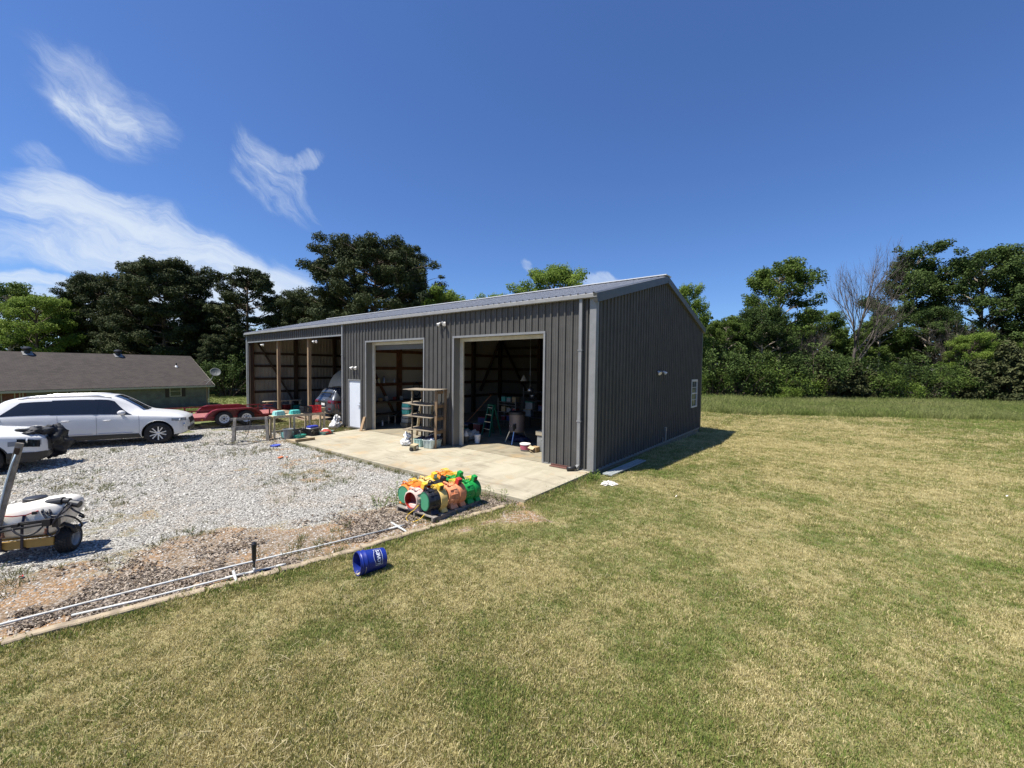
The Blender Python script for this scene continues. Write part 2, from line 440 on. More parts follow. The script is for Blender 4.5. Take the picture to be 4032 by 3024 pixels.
# ------------------------------------------------------------------ concrete
def concrete_material(name, lo, hi, stain):
    m = bpy.data.materials.new(name); m.use_nodes = True; g = NG(m.node_tree); b = g.n['Principled BSDF']
    P = g.new('ShaderNodeNewGeometry').outputs['Position']
    a = g.noise(g.scale(P, (1.2, .45, 1), rot=(0, 0, R_(25))), 1.6, 6, .65, .5); f = g.noise(P, 60, 4, .7)
    c = g.mix(g.sstep(a, .3, .7), lo, hi)
    s = g.noise(g.scale(P, (.5, 2.2, 1), rot=(0, 0, R_(35))), 1.3, 7, .7, .8)
    c = g.mix(g.m('MULTIPLY', g.sstep(s, .50, .68), .85), c, stain)
    r2 = g.noise(P, .9, 5, .6); c = g.mix(g.m('MULTIPLY', g.sstep(r2, .52, .68), .55), c, (.40,.27,.13))
    c = g.mix(g.m('MULTIPLY', g.sstep(f, .58, .72), .35), c, (.24,.20,.14))
    g.put(b.inputs['Base Color'], c); b.inputs['Roughness'].default_value = .85
    bn = g.new('ShaderNodeBump'); bn.inputs['Strength'].default_value = .15; bn.inputs['Distance'].default_value = .01
    g.l.new(f, bn.inputs['Height']); g.l.new(bn.outputs[0], b.inputs['Normal'])
    return m
CONC = concrete_material('apron_concrete', (.31,.275,.195), (.41,.37,.27), (.22,.19,.135))
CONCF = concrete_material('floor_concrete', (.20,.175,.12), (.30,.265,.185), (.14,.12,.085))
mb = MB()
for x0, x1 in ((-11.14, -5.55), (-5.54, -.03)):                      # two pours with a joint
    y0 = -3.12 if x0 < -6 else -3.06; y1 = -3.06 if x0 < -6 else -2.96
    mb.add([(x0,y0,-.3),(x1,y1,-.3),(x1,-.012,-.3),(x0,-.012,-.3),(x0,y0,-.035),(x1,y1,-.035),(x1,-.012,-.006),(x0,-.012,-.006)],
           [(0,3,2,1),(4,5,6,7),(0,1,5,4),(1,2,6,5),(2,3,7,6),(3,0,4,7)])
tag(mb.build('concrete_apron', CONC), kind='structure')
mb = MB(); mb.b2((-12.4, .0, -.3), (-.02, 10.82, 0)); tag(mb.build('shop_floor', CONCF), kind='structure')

# ------------------------------------------------------------------ the metal building
L, W, H, RISE = 23.97, 10.87, 4.58, 1.43
O1 = (-10.667, -6.87, 3.746); O2 = (-5.32, -1.574, 3.738); CP = (-23.72, -12.57, 4.10); MD = (-12.05, -11.05, 2.13)
BLD = thing('metal_building', 'long charcoal grey metal building with two open door bays and an open carport end', 'metal building', (0, 0, 0))
def rib_profile(t0, t1, pitch=.2286):
    base = [(-.031, 0), (-.021, .036), (.021, .036), (.031, 0), (.07, 0), (.077, .006), (.089, .006), (.096, 0), (.133, 0), (.14, .006), (.152, .006), (.159, 0)]
    pts = []
    k = math.floor(t0/pitch)-1
    while k*pitch < t1+pitch:
        for a, o in base:
            t = k*pitch+a
            if t0 < t < t1: pts.append((t, o))
        k += 1
    return [(t0, 0)]+pts+[(t1, 0)]
def ribs(mb, t0, t1, fn, pitch=.2286, mi=0):
    pr = rib_profile(t0, t1, pitch)
    mb.grid([[fn(t, o, 0) for t, o in pr], [fn(t, o, 1) for t, o in pr]], mi)
def roofz(y): return H+RISE*(1-abs(y-W/2)/(W/2))
fw = MB()
def fpiece(a, b, z0, z1): ribs(fw, a, b, lambda t, o, e: (t, -o, z1 if e else z0))
for a, b, z0, z1 in ((-L, CP[0], 0, H), (CP[0], CP[1], CP[2], H), (CP[1], MD[0], 0, H), (MD[0], MD[1], MD[2], H), (MD[1], O1[0], 0, H),
                     (O1[0], O1[1], O1[2], H), (O1[1], O2[0], 0, H), (O2[0], O2[1], O2[2], H), (O2[1], -.02, 0, H)):
    fpiece(a, b, z0 if z0 else .02, z1)
fw.build('front_wall', CHAR, BLD)
gw = MB()
WIN = (9.22, 10.14, 1.05, 2.30)
def gpiece(a, b, lo, hi): ribs(gw, a, b, lambda t, o, e: (o, t, hi(t) if e else lo(t)))
z0f = lambda t: .02
gpiece(.02, W/2, z0f, roofz); gpiece(W/2, WIN[0], z0f, roofz)
gpiece(WIN[0], WIN[1], z0f, lambda t: WIN[2]); gpiece(WIN[0], WIN[1], lambda t: WIN[3], roofz); gpiece(WIN[1], W-.02, z0f, roofz)
gw.build('gable_wall', CHAR, BLD)
bw = MB()
ribs(bw, -L, 0, lambda t, o, e: (t, W+o, H if e else -.25))
bw.build('back_wall', CHAR, BLD)
lw = MB()
ribs(lw, 0, W/2, lambda t, o, e: (-L-o, t, roofz(t) if e else -.25)); ribs(lw, W/2, W, lambda t, o, e: (-L-o, t, roofz(t) if e else -.25))
lw.build('end_wall', CHAR, BLD)
# inner faces of the sheets
inn = MB()
ribs(inn, .05, W/2, lambda t, o, e: (-L+.03+o, t, roofz(t)-.05 if e else -.2)); ribs(inn, W/2, W-.05, lambda t, o, e: (-L+.03+o, t, roofz(t)-.05 if e else -.2))
ribs(inn, -L+.05, -12.5, lambda t, o, e: (t, W-.04-o, H if e else -.2))
inn.build('carport_lining', PANELIN, BLD)
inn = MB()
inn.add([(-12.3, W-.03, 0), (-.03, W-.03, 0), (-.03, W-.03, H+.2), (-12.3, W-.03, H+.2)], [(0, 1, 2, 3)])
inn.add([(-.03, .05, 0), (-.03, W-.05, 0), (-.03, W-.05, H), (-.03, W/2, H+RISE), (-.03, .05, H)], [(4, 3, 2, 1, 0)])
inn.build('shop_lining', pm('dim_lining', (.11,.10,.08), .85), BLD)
pt = MB()
for s in (0, 1):
    x = -12.42+s*.08
    pt.add([(x, .1, 0), (x, W-.06, 0), (x, W-.06, H-.02), (x, W/2, H+RISE-.06), (x, .1, H-.02)], [(0, 1, 2, 3, 4) if s else (4, 3, 2, 1, 0)])
pt.build('partition_wall', PANELW, BLD)
# roof
rf = MB()
EY = -.13; EZ = H+.10
def rz_(y): return EZ+(RISE)*(1-abs(y-W/2)/(W/2+.13))
ribs(rf, -L-.1, .1, lambda t, o, e: (t, W/2-.01 if e else EY, (rz_(W/2) if e else EZ)+o))
ribs(rf, -L-.1, .1, lambda t, o, e: (t, W/2+.01 if e else W-EY, (rz_(W/2) if e else EZ)+o))
rf.build('roof', GALV, BLD)
und = MB()
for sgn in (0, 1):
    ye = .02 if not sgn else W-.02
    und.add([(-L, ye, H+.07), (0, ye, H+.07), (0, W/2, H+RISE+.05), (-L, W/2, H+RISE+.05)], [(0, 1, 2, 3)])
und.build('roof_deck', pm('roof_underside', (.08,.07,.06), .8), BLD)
rc = MB()
for sg in (-1, 1):
    rc.bar((-L-.11, W/2+sg*.14, rz_(W/2)+.012), (.13, W/2+sg*.14, rz_(W/2)+.012), .30, .03)
rc.build('ridge_cap', RIDGE, BLD)
et = MB()
et.b2((-L-.12, -.16, H-.01), (.115, -.035, EZ+.0))
et.b2((-L-.12, W+.035, H-.01), (.115, W+.16, EZ+.0))
et.build('eave_trim', pm('eave_grey', (.27,.265,.25), .45, 0, .08, 3), BLD, bevel=.012)
for xx in (.065, -L-.065):
    for a, b in ((-.15, W/2), (W+.15, W/2)):
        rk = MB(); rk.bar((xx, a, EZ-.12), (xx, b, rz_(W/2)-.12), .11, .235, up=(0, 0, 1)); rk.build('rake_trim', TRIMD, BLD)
ct = MB()
ct.b2((-.14, -.045, .0), (.0, -.0, H)); ct.b2((.0, -.045, 0), (.045, .11, H))
ct.build('corner_trim', TRIM, BLD)
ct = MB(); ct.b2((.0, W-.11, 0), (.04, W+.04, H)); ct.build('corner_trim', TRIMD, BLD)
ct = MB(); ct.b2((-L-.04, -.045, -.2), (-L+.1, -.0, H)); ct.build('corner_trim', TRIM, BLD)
bt = MB(); bt.b2((0, .12, -.03), (.03, W-.12, .03)); bt.b2((O2[1]+.02, -.035, -.0), (-.15, -.0, .025))
bt.build('base_trim', TRIM, BLD)
# trims round the openings
ot = MB()
for a, b, h in (O1, O2, CP):
    for x in (a, b): ot.b2((x-.03, -.04, 0), (x+.03, -.0, h))
    ot.b2((a-.03, -.042, h-.02), (b+.03, .0, h+.045))
ot.build('opening_trim', TRIM, BLD)
for a, b, h in (O1, O2):
    j = MB()
    j.b2((a-.01, .0, 0), (a+.02, .30, h)); j.b2((b-.02, .0, 0), (b+.01, .30, h)); j.b2((a, .0, h-.015), (b, .30, h+.01))
    j.build('door_reveal', pm('reveal_grey', (.17,.165,.15), .55), BLD)
    j = MB()
    j.b2((a+.02, .27, 0), (a+.17, .33, h-.015)); j.b2((b-.15, .27, 0), (b-.02, .33, h-.015)); j.b2((a+.17, .27, h-.13), (b-.15, .33, h-.015))
    j.build('jamb', CREAM, BLD)
# wall filling between lining and bays: thickness behind the front sheets
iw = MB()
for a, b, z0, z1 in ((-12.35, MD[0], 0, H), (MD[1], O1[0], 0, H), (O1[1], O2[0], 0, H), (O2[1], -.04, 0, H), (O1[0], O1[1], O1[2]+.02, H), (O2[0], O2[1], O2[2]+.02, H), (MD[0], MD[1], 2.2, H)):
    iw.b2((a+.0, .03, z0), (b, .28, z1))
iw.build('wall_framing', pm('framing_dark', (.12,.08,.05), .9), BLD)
# rolled-up door curtain in the first bay
rd = MB(); rd.cyl((O1[0]+.1, .55, O1[2]-.06), (O1[1]-.1, .55, O1[2]-.06), .19, n=28); rd.b2((O1[0]+.12, .36, O1[2]-.33), (O1[1]-.12, .39, O1[2]-.1))
rd.build('roller_door', pm('roller_grey', (.10,.095,.085), .5), BLD)
# carport framing
def part(name, mat, parent, fn, **k):
    m = MB(); fn(m); return m.build(name, mat, parent, **k)
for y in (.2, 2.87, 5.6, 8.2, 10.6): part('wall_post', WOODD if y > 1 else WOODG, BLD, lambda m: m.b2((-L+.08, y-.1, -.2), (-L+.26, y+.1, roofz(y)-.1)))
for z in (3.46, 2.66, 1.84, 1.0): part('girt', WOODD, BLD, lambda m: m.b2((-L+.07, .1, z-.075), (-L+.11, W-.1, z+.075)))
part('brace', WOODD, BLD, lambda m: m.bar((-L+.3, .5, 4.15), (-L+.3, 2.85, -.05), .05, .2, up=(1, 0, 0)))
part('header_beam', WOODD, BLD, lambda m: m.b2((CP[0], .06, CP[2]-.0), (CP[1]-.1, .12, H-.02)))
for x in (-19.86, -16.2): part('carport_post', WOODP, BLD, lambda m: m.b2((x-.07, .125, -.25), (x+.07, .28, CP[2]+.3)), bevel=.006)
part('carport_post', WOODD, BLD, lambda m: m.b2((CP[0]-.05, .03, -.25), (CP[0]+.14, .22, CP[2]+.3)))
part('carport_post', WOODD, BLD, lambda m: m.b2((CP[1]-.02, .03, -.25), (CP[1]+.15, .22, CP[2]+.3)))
# girts and posts on the partition wall (orange brown wood) and the rear wall
for z in (3.46, 2.63, 1.84, 1.0): part('girt', WOODG, BLD, lambda m: m.b2((-12.34, .4, z-.075), (-12.30, W-.1, z+.075)))
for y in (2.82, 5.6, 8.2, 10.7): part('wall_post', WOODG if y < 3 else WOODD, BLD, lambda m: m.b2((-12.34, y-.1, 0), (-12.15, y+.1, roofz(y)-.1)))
part('brace', WOODG, BLD, lambda m: m.bar((-12.12, .5, 3.9), (-12.12, 2.6, .1), .05, .18, up=(1, 0, 0)))
for z in (3.98, 3.53-.07, 2.63, 1.84, 1.0): part('girt', WOODD, BLD, lambda m: m.b2((-12.2, W-.12, z-.08), (-.1, W-.08, z+.08)))
for x in (-9.1, -6.0, -3.0): part('wall_post', WOODD, BLD, lambda m: m.b2((x-.1, W-.3, 0), (x+.1, W-.12, H)))
part('brace', WOODD, BLD, lambda m: m.bar((-12.0, W-.35, 4.5), (-10.0, W-.35, 1.3), .2, .05, up=(0, 0, 1)))
part('brace', WOODD, BLD, lambda m: m.bar((-12.1, W-.35, 4.5), (-12.1, W-2.2, 1.3), .05, .2, up=(1, 0, 0)))
for x in (-20.5, -16.7, -12.9, -9.1, -5.2, -1.3):
    def truss(m):
        m.bar((x, .3, H-.05), (x, W-.3, H-.05), .05, .2)
        for y0 in (1.8, 3.6, 5.43, 7.2, 9.0): m.bar((x, y0, H), (x, y0, roofz(y0)-.05), .05, .1)
        m.bar((x, .2, H+.03), (x, W/2, H+RISE-.05), .05, .18); m.bar((x, W-.2, H+.03), (x, W/2, H+RISE-.05), .05, .18)
    part('roof_truss', WOODD, BLD, truss)
# personnel door
d = part('door', WHITE, BLD, lambda m: m.b2((-12.0, -.01, .045), (-11.09, .035, 2.075)), bevel=.004)
def lever(m):
    m.cyl((-11.16, -.012, 1.0), (-11.16, -.05, 1.0), .03); m.cyl((-11.16, -.045, 1.0), (-11.28, -.05, 1.0), .01)
    m.cyl((-11.16, -.012, 1.12), (-11.16, -.03, 1.12), .025); m.bar((-11.12, -.012, .72), (-11.12, -.012, 1.0), .02, .01)
part('handle', STEEL, d, lever)
for z in (.3, 1.05, 1.8): part('hinge', STEEL, d, lambda m: m.cyl((-12.005, -.015, z-.05), (-12.005, -.015, z+.05), .008))
def dframe(m):
    m.b2((-12.06, -.045, .0), (-12.005, .03, 2.08)); m.b2((-11.085, -.045, 0), (-11.04, .03, 2.08)); m.b2((-12.06, -.045, 2.083), (-11.04, .03, 2.14)); m.b2((-12.0, -.045, .0), (-11.09, .03, .04))
part('door_frame', pm('door_frame_grey', (.19,.19,.18), .5), BLD, dframe)
# downspouts
def spout(x, zb):
    def f(m):
        m.b2((x-.045, -.115, zb+.1), (x+.045, -.045, H-.005)); m.bar((x, -.08, zb+.12), (x-.02, -.22, zb+.045), .09, .07)
    o = part('downspout', TRIM, BLD, f, bevel=.006)
    for z in (1.3, 3.2): part('strap', TRIM, o, lambda m: m.b2((x-.065, -.125, z), (x+.065, -.04, z+.03)))
    return o
ds = spout(-.38, 0.0); spout(-12.44, 0.0)
part('drain_outlet', BLACKP, ds, lambda m: m.tube([(-.39, -.2, .07), (-.47, -.3, .06), (-.56, -.38, .055)], [.05, .055, .055], 16, cap=False), smooth=True, solid=.006)
# window in the gable
wn = MB(); y0, y1, z0, z1 = WIN
wn.b2((-.02, y0, z0), (.05, y0+.05, z1)); wn.b2((-.02, y1-.05, z0), (.05, y1, z1)); wn.b2((-.02, y0+.05, z1-.09), (.05, y1-.05, z1)); wn.b2((-.02, y0+.05, z0), (.05, y1-.05, z0+.06))
wn.b2((-.02, y0+.05, (z0+z1)/2-.025), (.04, y1-.05, (z0+z1)/2+.025))
wo = wn.build('window', pm('window_vinyl', (.55,.56,.56), .4), BLD)
def munt(m):
    ym = (y0+y1)/2
    m.b2((.012, ym-.01, z0+.06), (.022, ym+.01, (z0+z1)/2-.025)); m.b2((.012, ym-.01, (z0+z1)/2+.025), (.022, ym+.01, z1-.09))
    for z in (z0+.34, z1-.36):
        m.b2((.013, y0+.05, z-.01), (.023, ym-.01, z+.01)); m.b2((.013, ym+.01, z-.01), (.023, y1-.05, z+.01))
part('muntin', pm('window_vinyl2', (.5,.51,.51), .4), wo, munt)
part('pane', pm('window_glass', (.03,.035,.03), .04, 0, spec=.9), wo, lambda m: m.b2((-.005, y0+.05, z0+.06), (.005, y1-.05, z1-.09)))
# floodlights
def floodlight(p, n, spread, drop):
    """p on the wall, n outward normal, spread along the wall"""
    p = Vector(p); n = Vector(n); s = Vector(spread)
    base = part('floodlight', TRIM, BLD, lambda m: m.cyl(p, p+n*.05, .055, n=18))
    for sg in (-1, 1):
        e = p+n*.06+s*sg*.5+Vector((0, 0, drop))
        part('lamp_arm', TRIM, base, lambda m: m.tube([p+n*.04, p+n*.08+s*sg*.2, e], .014, 8))
        dd = (n*.6+s.normalized()*sg*.35+Vector((0, 0, -.55))).normalized()
        M = dd.to_track_quat('Z', 'Y').to_matrix().to_4x4(); M.translation = e
        part('lamp_head', WHITEP, base, lambda m: m.lathe([(.0, -.05), (.03, -.05), (.035, .0), (.062, .06), (.066, .085), (.05, .08), (0, .075)], M, 20), smooth=True)
floodlight((-5.83, -.03, 4.27), (0, -1, 0), (.26, 0, 0), -.03)
floodlight((-11.5, -.03, 2.66), (0, -1, 0), (.3, 0, 0), 0)
floodlight((.03, 5.03, 2.63), (1, 0, 0), (0, .58, 0), 0)
floodlight((-21.6, .1, 3.93), (0, -1, 0), (.2, 0, 0), 0)
floodlight((-15.2, .1, 3.93), (0, -1, 0), (.26, 0, 0), 0)
# utility pipes low on the gable wall
part('conduit', TRIM, BLD, lambda m: (m.cyl((.06, 5.75, .06), (.06, 5.75, .45), .03), m.box((.06, 5.75, .5), (.06, .12, .14))) and None)
part('conduit', TRIM, BLD, lambda m: m.cyl((.06, 5.45, .02), (.06, 5.45, .22), .02))
# ------------------------------------------------------------------ foliage
def leaf_material(name, c1, c2, trans=.25, rough=.6, inst=False, mid=None, mid2=None):
    m = bpy.data.materials.new(name); m.use_nodes = True; g = NG(m.node_tree); b = g.n['Principled BSDF']; out = g.n['Material Output']
    t = g.attr('tint', 2, 'INSTANCER') if inst else g.attr('tone', 2)
    c = g.mix(t, c1, c2) if not mid else g.ramp(t, [(0, c1), (.38, mid), (.62, mid2), (1, c2)])
    g.put(b.inputs['Base Color'], c); b.inputs['Roughness'].default_value = max(rough, .7); b.inputs['Specular IOR Level'].default_value = .12
    tr = g.new('ShaderNodeBsdfTranslucent'); g.put(tr.inputs[0], c)
    ms = g.new('ShaderNodeMixShader'); ms.inputs[0].default_value = trans
    g.l.new(b.outputs[0], ms.inputs[1]); g.l.new(tr.outputs[0], ms.inputs[2]); g.l.new(ms.outputs[0], out.inputs[0])
    return m
LEAF_MID = leaf_material('leaf_mid', (.038,.070,.013), (.135,.19,.04))
LEAF_LIGHT = leaf_material('leaf_light', (.075,.13,.018), (.24,.32,.065), .35)
LEAF_DARK = leaf_material('leaf_dark', (.026,.047,.012), (.095,.138,.036), .2)
NEEDLE = leaf_material('needle', (.022,.034,.013), (.085,.10,.04), .08)
CEDAR = leaf_material('cedar', (.032,.043,.016), (.105,.112,.045), .1)
BARK = pm('bark', (.115,.085,.062), .95, 0, .4, 3, .6, 12, stretch=(4, 4, .6))
BARKG = pm('bark_grey', (.24,.205,.165), .95, 0, .35, 3, .4, 12, stretch=(4, 4, .6))
RNG = np.random.default_rng(11)
def unit(n, rng): v = rng.normal(size=(n, 3)); return v/np.linalg.norm(v, axis=1)[:, None]
def leaves(name, C, S, N, elong, mat, tone, parent=None, rng=RNG):
    """one small quad per leaf: centres C, sizes S, normals N"""
    n = len(C); A = np.cross(N, unit(n, rng)); A /= np.linalg.norm(A, axis=1)[:, None]+1e-9; B = np.cross(N, A)
    a = A*(S*.5*elong)[:, None]; b = B*(S*.5)[:, None]
    V = np.stack([C-a, C-b*.9+N*(S*.12)[:, None], C+a, C+b*.9+N*(S*.12)[:, None]], 1).reshape(-1, 3)
    me = bpy.data.meshes.new(name); me.vertices.add(4*n); me.vertices.foreach_set('co', V.ravel())
    me.loops.add(4*n); me.loops.foreach_set('vertex_index', np.arange(4*n)); me.polygons.add(n)
    me.polygons.foreach_set('loop_start', np.arange(n)*4)
    at = me.attributes.new('tone', 'FLOAT', 'POINT'); at.data.foreach_set('value', np.repeat(np.clip(tone, 0, 1), 4).astype(np.float32))
    me.update(); me.materials.append(mat)
    o = bpy.data.objects.new(name, me); COL.objects.link(o); o.parent = parent; return o
def clump_leaves(clumps, per, size, rng, flat=.75, up=.5, hollow=.35):
    C = []; S = []; N = []; T = []
    for (c, r, tone) in clumps:
        n = max(6, int(per*r*r))
        d = unit(n, rng); rad = hollow+(1-hollow)*rng.random(n)**.6
        # lumpy outline
        lump = .75+.5*np.abs(np.sin(d[:, 0]*3.1+c[0]*5)*np.cos(d[:, 1]*3.7+c[1]*3))
        p = d*(rad*lump)[:, None]*r*np.array([1, 1, flat]); C.append(np.array(c)+p)
        S.append(size*(.6+.8*rng.random(n)))
        nn = d*.5+np.array([0, 0, up])+unit(n, rng)*.8; N.append(nn/np.linalg.norm(nn, axis=1)[:, None])
        T.append(tone+rng.normal(0, .2, n))
    return np.concatenate(C), np.concatenate(S), np.concatenate(N), np.concatenate(T)
def bez(a, b, bend, n=5):
    a, b = np.array(a, float), np.array(b, float)
    return [tuple(a+(b-a)*t+np.array(bend)*math.sin(PI*t)) for t in np.linspace(0, 1, n)]
def make_tree(kind, name, h, cr, cb, seed, leafmat, nl=16, nsub=4, per=150, size=.2, bark=BARK, label='', group=None, cat='tree', lean=(0, 0), shape='round', clr=1.0):
    rng = np.random.default_rng(seed); root = thing(name, label, cat, (0, 0, 0), 0, group)
    tk = MB(); r0 = .018*h+.03
    top = np.array([lean[0], lean[1], h*.97])
    tp = [np.array([lean[0]*t*t+.15*math.sin(3*t+seed), lean[1]*t*t+.12*math.sin(4*t+seed*2), h*.97*t-.4*(t == 0)]) for t in np.linspace(0, 1, 9)]
    tk.tube(tp, [r0*(1-.88*t) for t in np.linspace(0, 1, 9)], 8)
    def trunk_at(t): i = t*8; k = min(int(i), 7); return tp[k]+(tp[k+1]-tp[k])*(i-k)
    clumps = []
    for i in range(nl):
        t = cb+(.97-cb)*((i+.5)/nl)**.85; az = i*2.4+rng.random()*.7
        u = (t-cb)/(1-cb)
        if shape == 'round': env = math.sqrt(max(.05, 1-((u-.42)/.62)**2))
        elif shape == 'pine': env = math.sqrt(max(.06, 1-((u-.45)/.6)**2))*(.88+.26*rng.random())
        elif shape == 'cone': env = 1.05-u*.95
        else: env = .75+.25*math.sin(u*9+seed)
        ln = cr*env*(.78+.35*rng.random()); el = (.12+.85*u) if shape == 'pine' else (.25+.75*u)
        a = trunk_at(t*.93); e = a+np.array([math.cos(az)*ln*math.cos(el), math.sin(az)*ln*math.cos(el), ln*math.sin(el)*.8])
        if e[2] > h: e[2] = h-.2*rng.random()
        limb = bez(a, e, (0, 0, -.12*ln if shape == 'pine' else .08*ln), 6)
        tk.tube(limb, [r0*.34*(1-.75*q) for q in np.linspace(0, 1, 6)], 5)
        tone = .3+.4*rng.random()
        rr = (.085*h*.55+.22*cr*.5)*clr
        clumps.append((e, rr*(.8+.4*rng.random()), tone))
        for j in range(nsub):
            q = .35+.6*(j+rng.random()*.6)/nsub; k = min(int(q*5), 4); p = np.array(limb[k])+(np.array(limb[k+1])-np.array(limb[k]))*(q*5-k)
            a2 = az+(1 if j % 2 else -1)*(.5+.6*rng.random()); l2 = ln*(.28+.25*rng.random())
            e2 = p+np.array([math.cos(a2)*l2, math.sin(a2)*l2, l2*(.15+.5*rng.random())])
            e2[2] = min(e2[2], h)
            tk.tube(bez(p, e2, (0, 0, .05*l2), 4), [r0*.13, r0*.1, r0*.07, r0*.04], 4)
            clumps.append((e2, rr*(.45+.75*rng.random()), tone+rng.normal(0, .16)))
    clumps.append((tp[-1], (.085*h*.55+.22*cr*.5)*clr, .55))
    tk.build('trunk', bark, root, smooth=True)
    fl = .68 if shape == 'pine' else .78
    C, S, N, T = clump_leaves(clumps, per, size, rng, fl, .5)
    C[:, 2] = np.maximum(C[:, 2], .05)
    leaves('crown', C, S, N, 2.1 if kind == 'pine' else (1.25 if kind != 'cedar' else 2.0), leafmat, T, root, rng)
    return root
def make_bush(name, h, r, seed, mat, per=260, size=.12, label='', group=None, cat='bush'):
    rng = np.random.default_rng(seed); root = thing(name, label, cat, (0, 0, 0), 0, group); cl = []; st = MB()
    for i in range(int(20+10*r)):
        a = rng.random()*2*PI; q = math.sqrt(rng.random())*r; z = h*(.12+.85*rng.random()*(1-(q/r)**2*.5))
        c = np.array([math.cos(a)*q, math.sin(a)*q, z]); cl.append((c, .45+.35*rng.random(), .3+.4*rng.random()))
        if i % 2 == 0: st.tube(bez((c[0]*.2, c[1]*.2, -.1), c, (0, 0, .2), 4), [.05, .04, .03, .015], 5)
    st.build('stem', BARK, root); C, S, N, T = clump_leaves(cl, per, size, rng, .85)
    C[:, 2] = np.maximum(C[:, 2], .02)
    leaves('foliage', C, S, N, 1.3, mat, T, root, rng); return root
def put(o, x, y, s=1.0, rz=0.0, label=None, sz=None, dz=0):
    o.location = (x, y, float(gh(x, y))-.05+dz); o.rotation_euler = (0, 0, rz); o.scale = (s, s, sz if sz else s)
    if label: o['label'] = label
    return o
def again(o, x, y, s=1.0, rz=0.0, label=None, sz=None):
    c = dup(o, (0, 0, 0)); return put(c, x, y, s, rz, label, sz)

GP = 'pines behind the house and the metal building'; GL = 'leafy trees round the plot'; GB = 'bushes along the edge of the field'
pineA = make_tree('pine', 'pine_tree', 20.6, 7.6, .32, 3, NEEDLE, 46, 9, 520, .125, shape='pine', group=GP, clr=.58)
put(pineA, -39.2, 19.1, .92, .4, 'biggest broad pine, towering over the carport end of the metal building')
pineB = make_tree('pine', 'pine_tree', 20.4, 6.4, .12, 8, NEEDLE, 44, 9, 480, .13, shape='pine', group=GP, clr=.62)
put(pineB, -72.2, 5.7, .95, 0, 'tallest dark pine rising above the right end of the house roof')
again(pineB, -88.2, 1.0, .9, 2.1, 'dark pine at the left end of the pine group over the house roof')
again(pineB, -72.0, 11.5, .70, 4.0, 'shorter pine filling in right of the tallest one behind the house')
again(pineB, -80, 3.5, .70, 5.2, 'pine standing between the two tallest pines behind the house')
again(pineA, -58.5, 20.6, .72, 1.9, 'lower pine crown just left of the biggest pine')
again(pineB, -49.0, 22.5, .62, 3.1, 'bushy pine below the left side of the biggest pine')
again(pineB, -62.0, 9.8, .42, .8, 'low pine hanging over the grass beside the carport wall')
pineC = make_tree('pine', 'pine_tree', 18.6, 4.3, .38, 21, NEEDLE, 20, 7, 520, .13, shape='pine', group=GP, clr=.62)
put(pineC, -62.85, 13.2, 1.0, 0, 'slim pine with a bare trunk and small round top between the big pines')
again(pineC, -60.0, 18.4, .8, 2, 'slim pine half hidden behind the carport roof corner')
again(pineC, -34.0, 24.5, .72, 1, 'pine whose low crown just clears the roof right of the biggest pine')
# leafy trees
tA = make_tree('dec', 'leafy_tree', 14.6, 4.4, .18, 5, LEAF_LIGHT, 20, 7, 300, .16, group=GL, clr=.85)
put(tA, -20.2, 29.1, .97, 0, 'light green tree rising above the middle of the metal roof')
again(tA, -30.9, 23.2, .84, 2.2, 'light green tree top beside the biggest pine')
again(tA, -28.2, 27.8, .80, 4.2, 'small round tree top just clearing the metal roof ridge line')
again(tA, -24.6, 29.5, .78, 1.2, 'tiny tree top left of the light green tree over the roof')
again(tA, -7.9, 36.6, .5, 3.3, 'tree right behind the peak of the gable wall', .8)
again(tA, -89.7, -3.0, .95, .3, 'bright green tree left of the pines over the house roof')
again(tA, -84.0, -6.1, .92, 5.3, 'scraggly light green tree above the left part of the house roof')
tB = make_tree('dec', 'leafy_tree', 16.2, 4.2, .30, 14, LEAF_MID, 19, 7, 300, .165, bark=BARKG, group=GL, clr=.72)
put(tB, -.6, 49.7, 1.0, 0, 'tall upright tree with a rounded top standing left in the tree line')
again(tB, -93.4, -8.5, 1.0, 1.4, 'tree at the left edge of the picture behind the house')
again(tB, 3.4, 59.2, .70, 3.0, 'thin topped tree just left of the bare tree')
again(tB, 9.3, 59.6, .62, 5.0, 'dense low tree behind the bare tree')
tC = make_tree('dec', 'leafy_tree', 19.8, 4.6, .22, 29, LEAF_DARK, 22, 7, 300, .17, bark=BARKG, group=GL, lean=(2.0, 1.0), shape='x', clr=.72)
put(tC, 11.2, 64.2, 1.0, 0, 'tallest leaning tree with a hooked top right of the bare tree')
tD = make_tree('dec', 'leafy_tree', 17.9, 5.6, .2, 33, LEAF_DARK, 24, 7, 300, .17, bark=BARKG, group=GL, clr=.72)
put(tD, 18.7, 64.9, 1.0, 0, 'big broad crowned dark tree near the right edge of the picture')
again(tD, 22.9, 63.8, .88, 2.0, 'crown cut by the right edge of the picture')
again(tD, 26.5, 60.0, .8, 4.0, 'tree beyond the right edge of the picture')
for i, (x, y, s, src, lb) in enumerate([(-4.6, 40.6, .54, tB, 'full dark green tree rounding the corner of the metal building'), (-1.6, 43.5, .56, tD, 'low dark tree under the tall upright tree'),
        (13.8, 61.0, .62, tD, 'rounded tree between the leaning tree and the broad one'), (16.6, 56.5, .50, tA, 'yellow green rounded tree under the broad crowned tree'),
        (21.8, 56.0, .5, tA, 'yellow green tree low at the right edge of the tree line'), (-6.8, 44.0, .46, tD, 'tree seen past the far edge of the gable wall')]):
    again(src, x, y, s, i*1.3, lb)
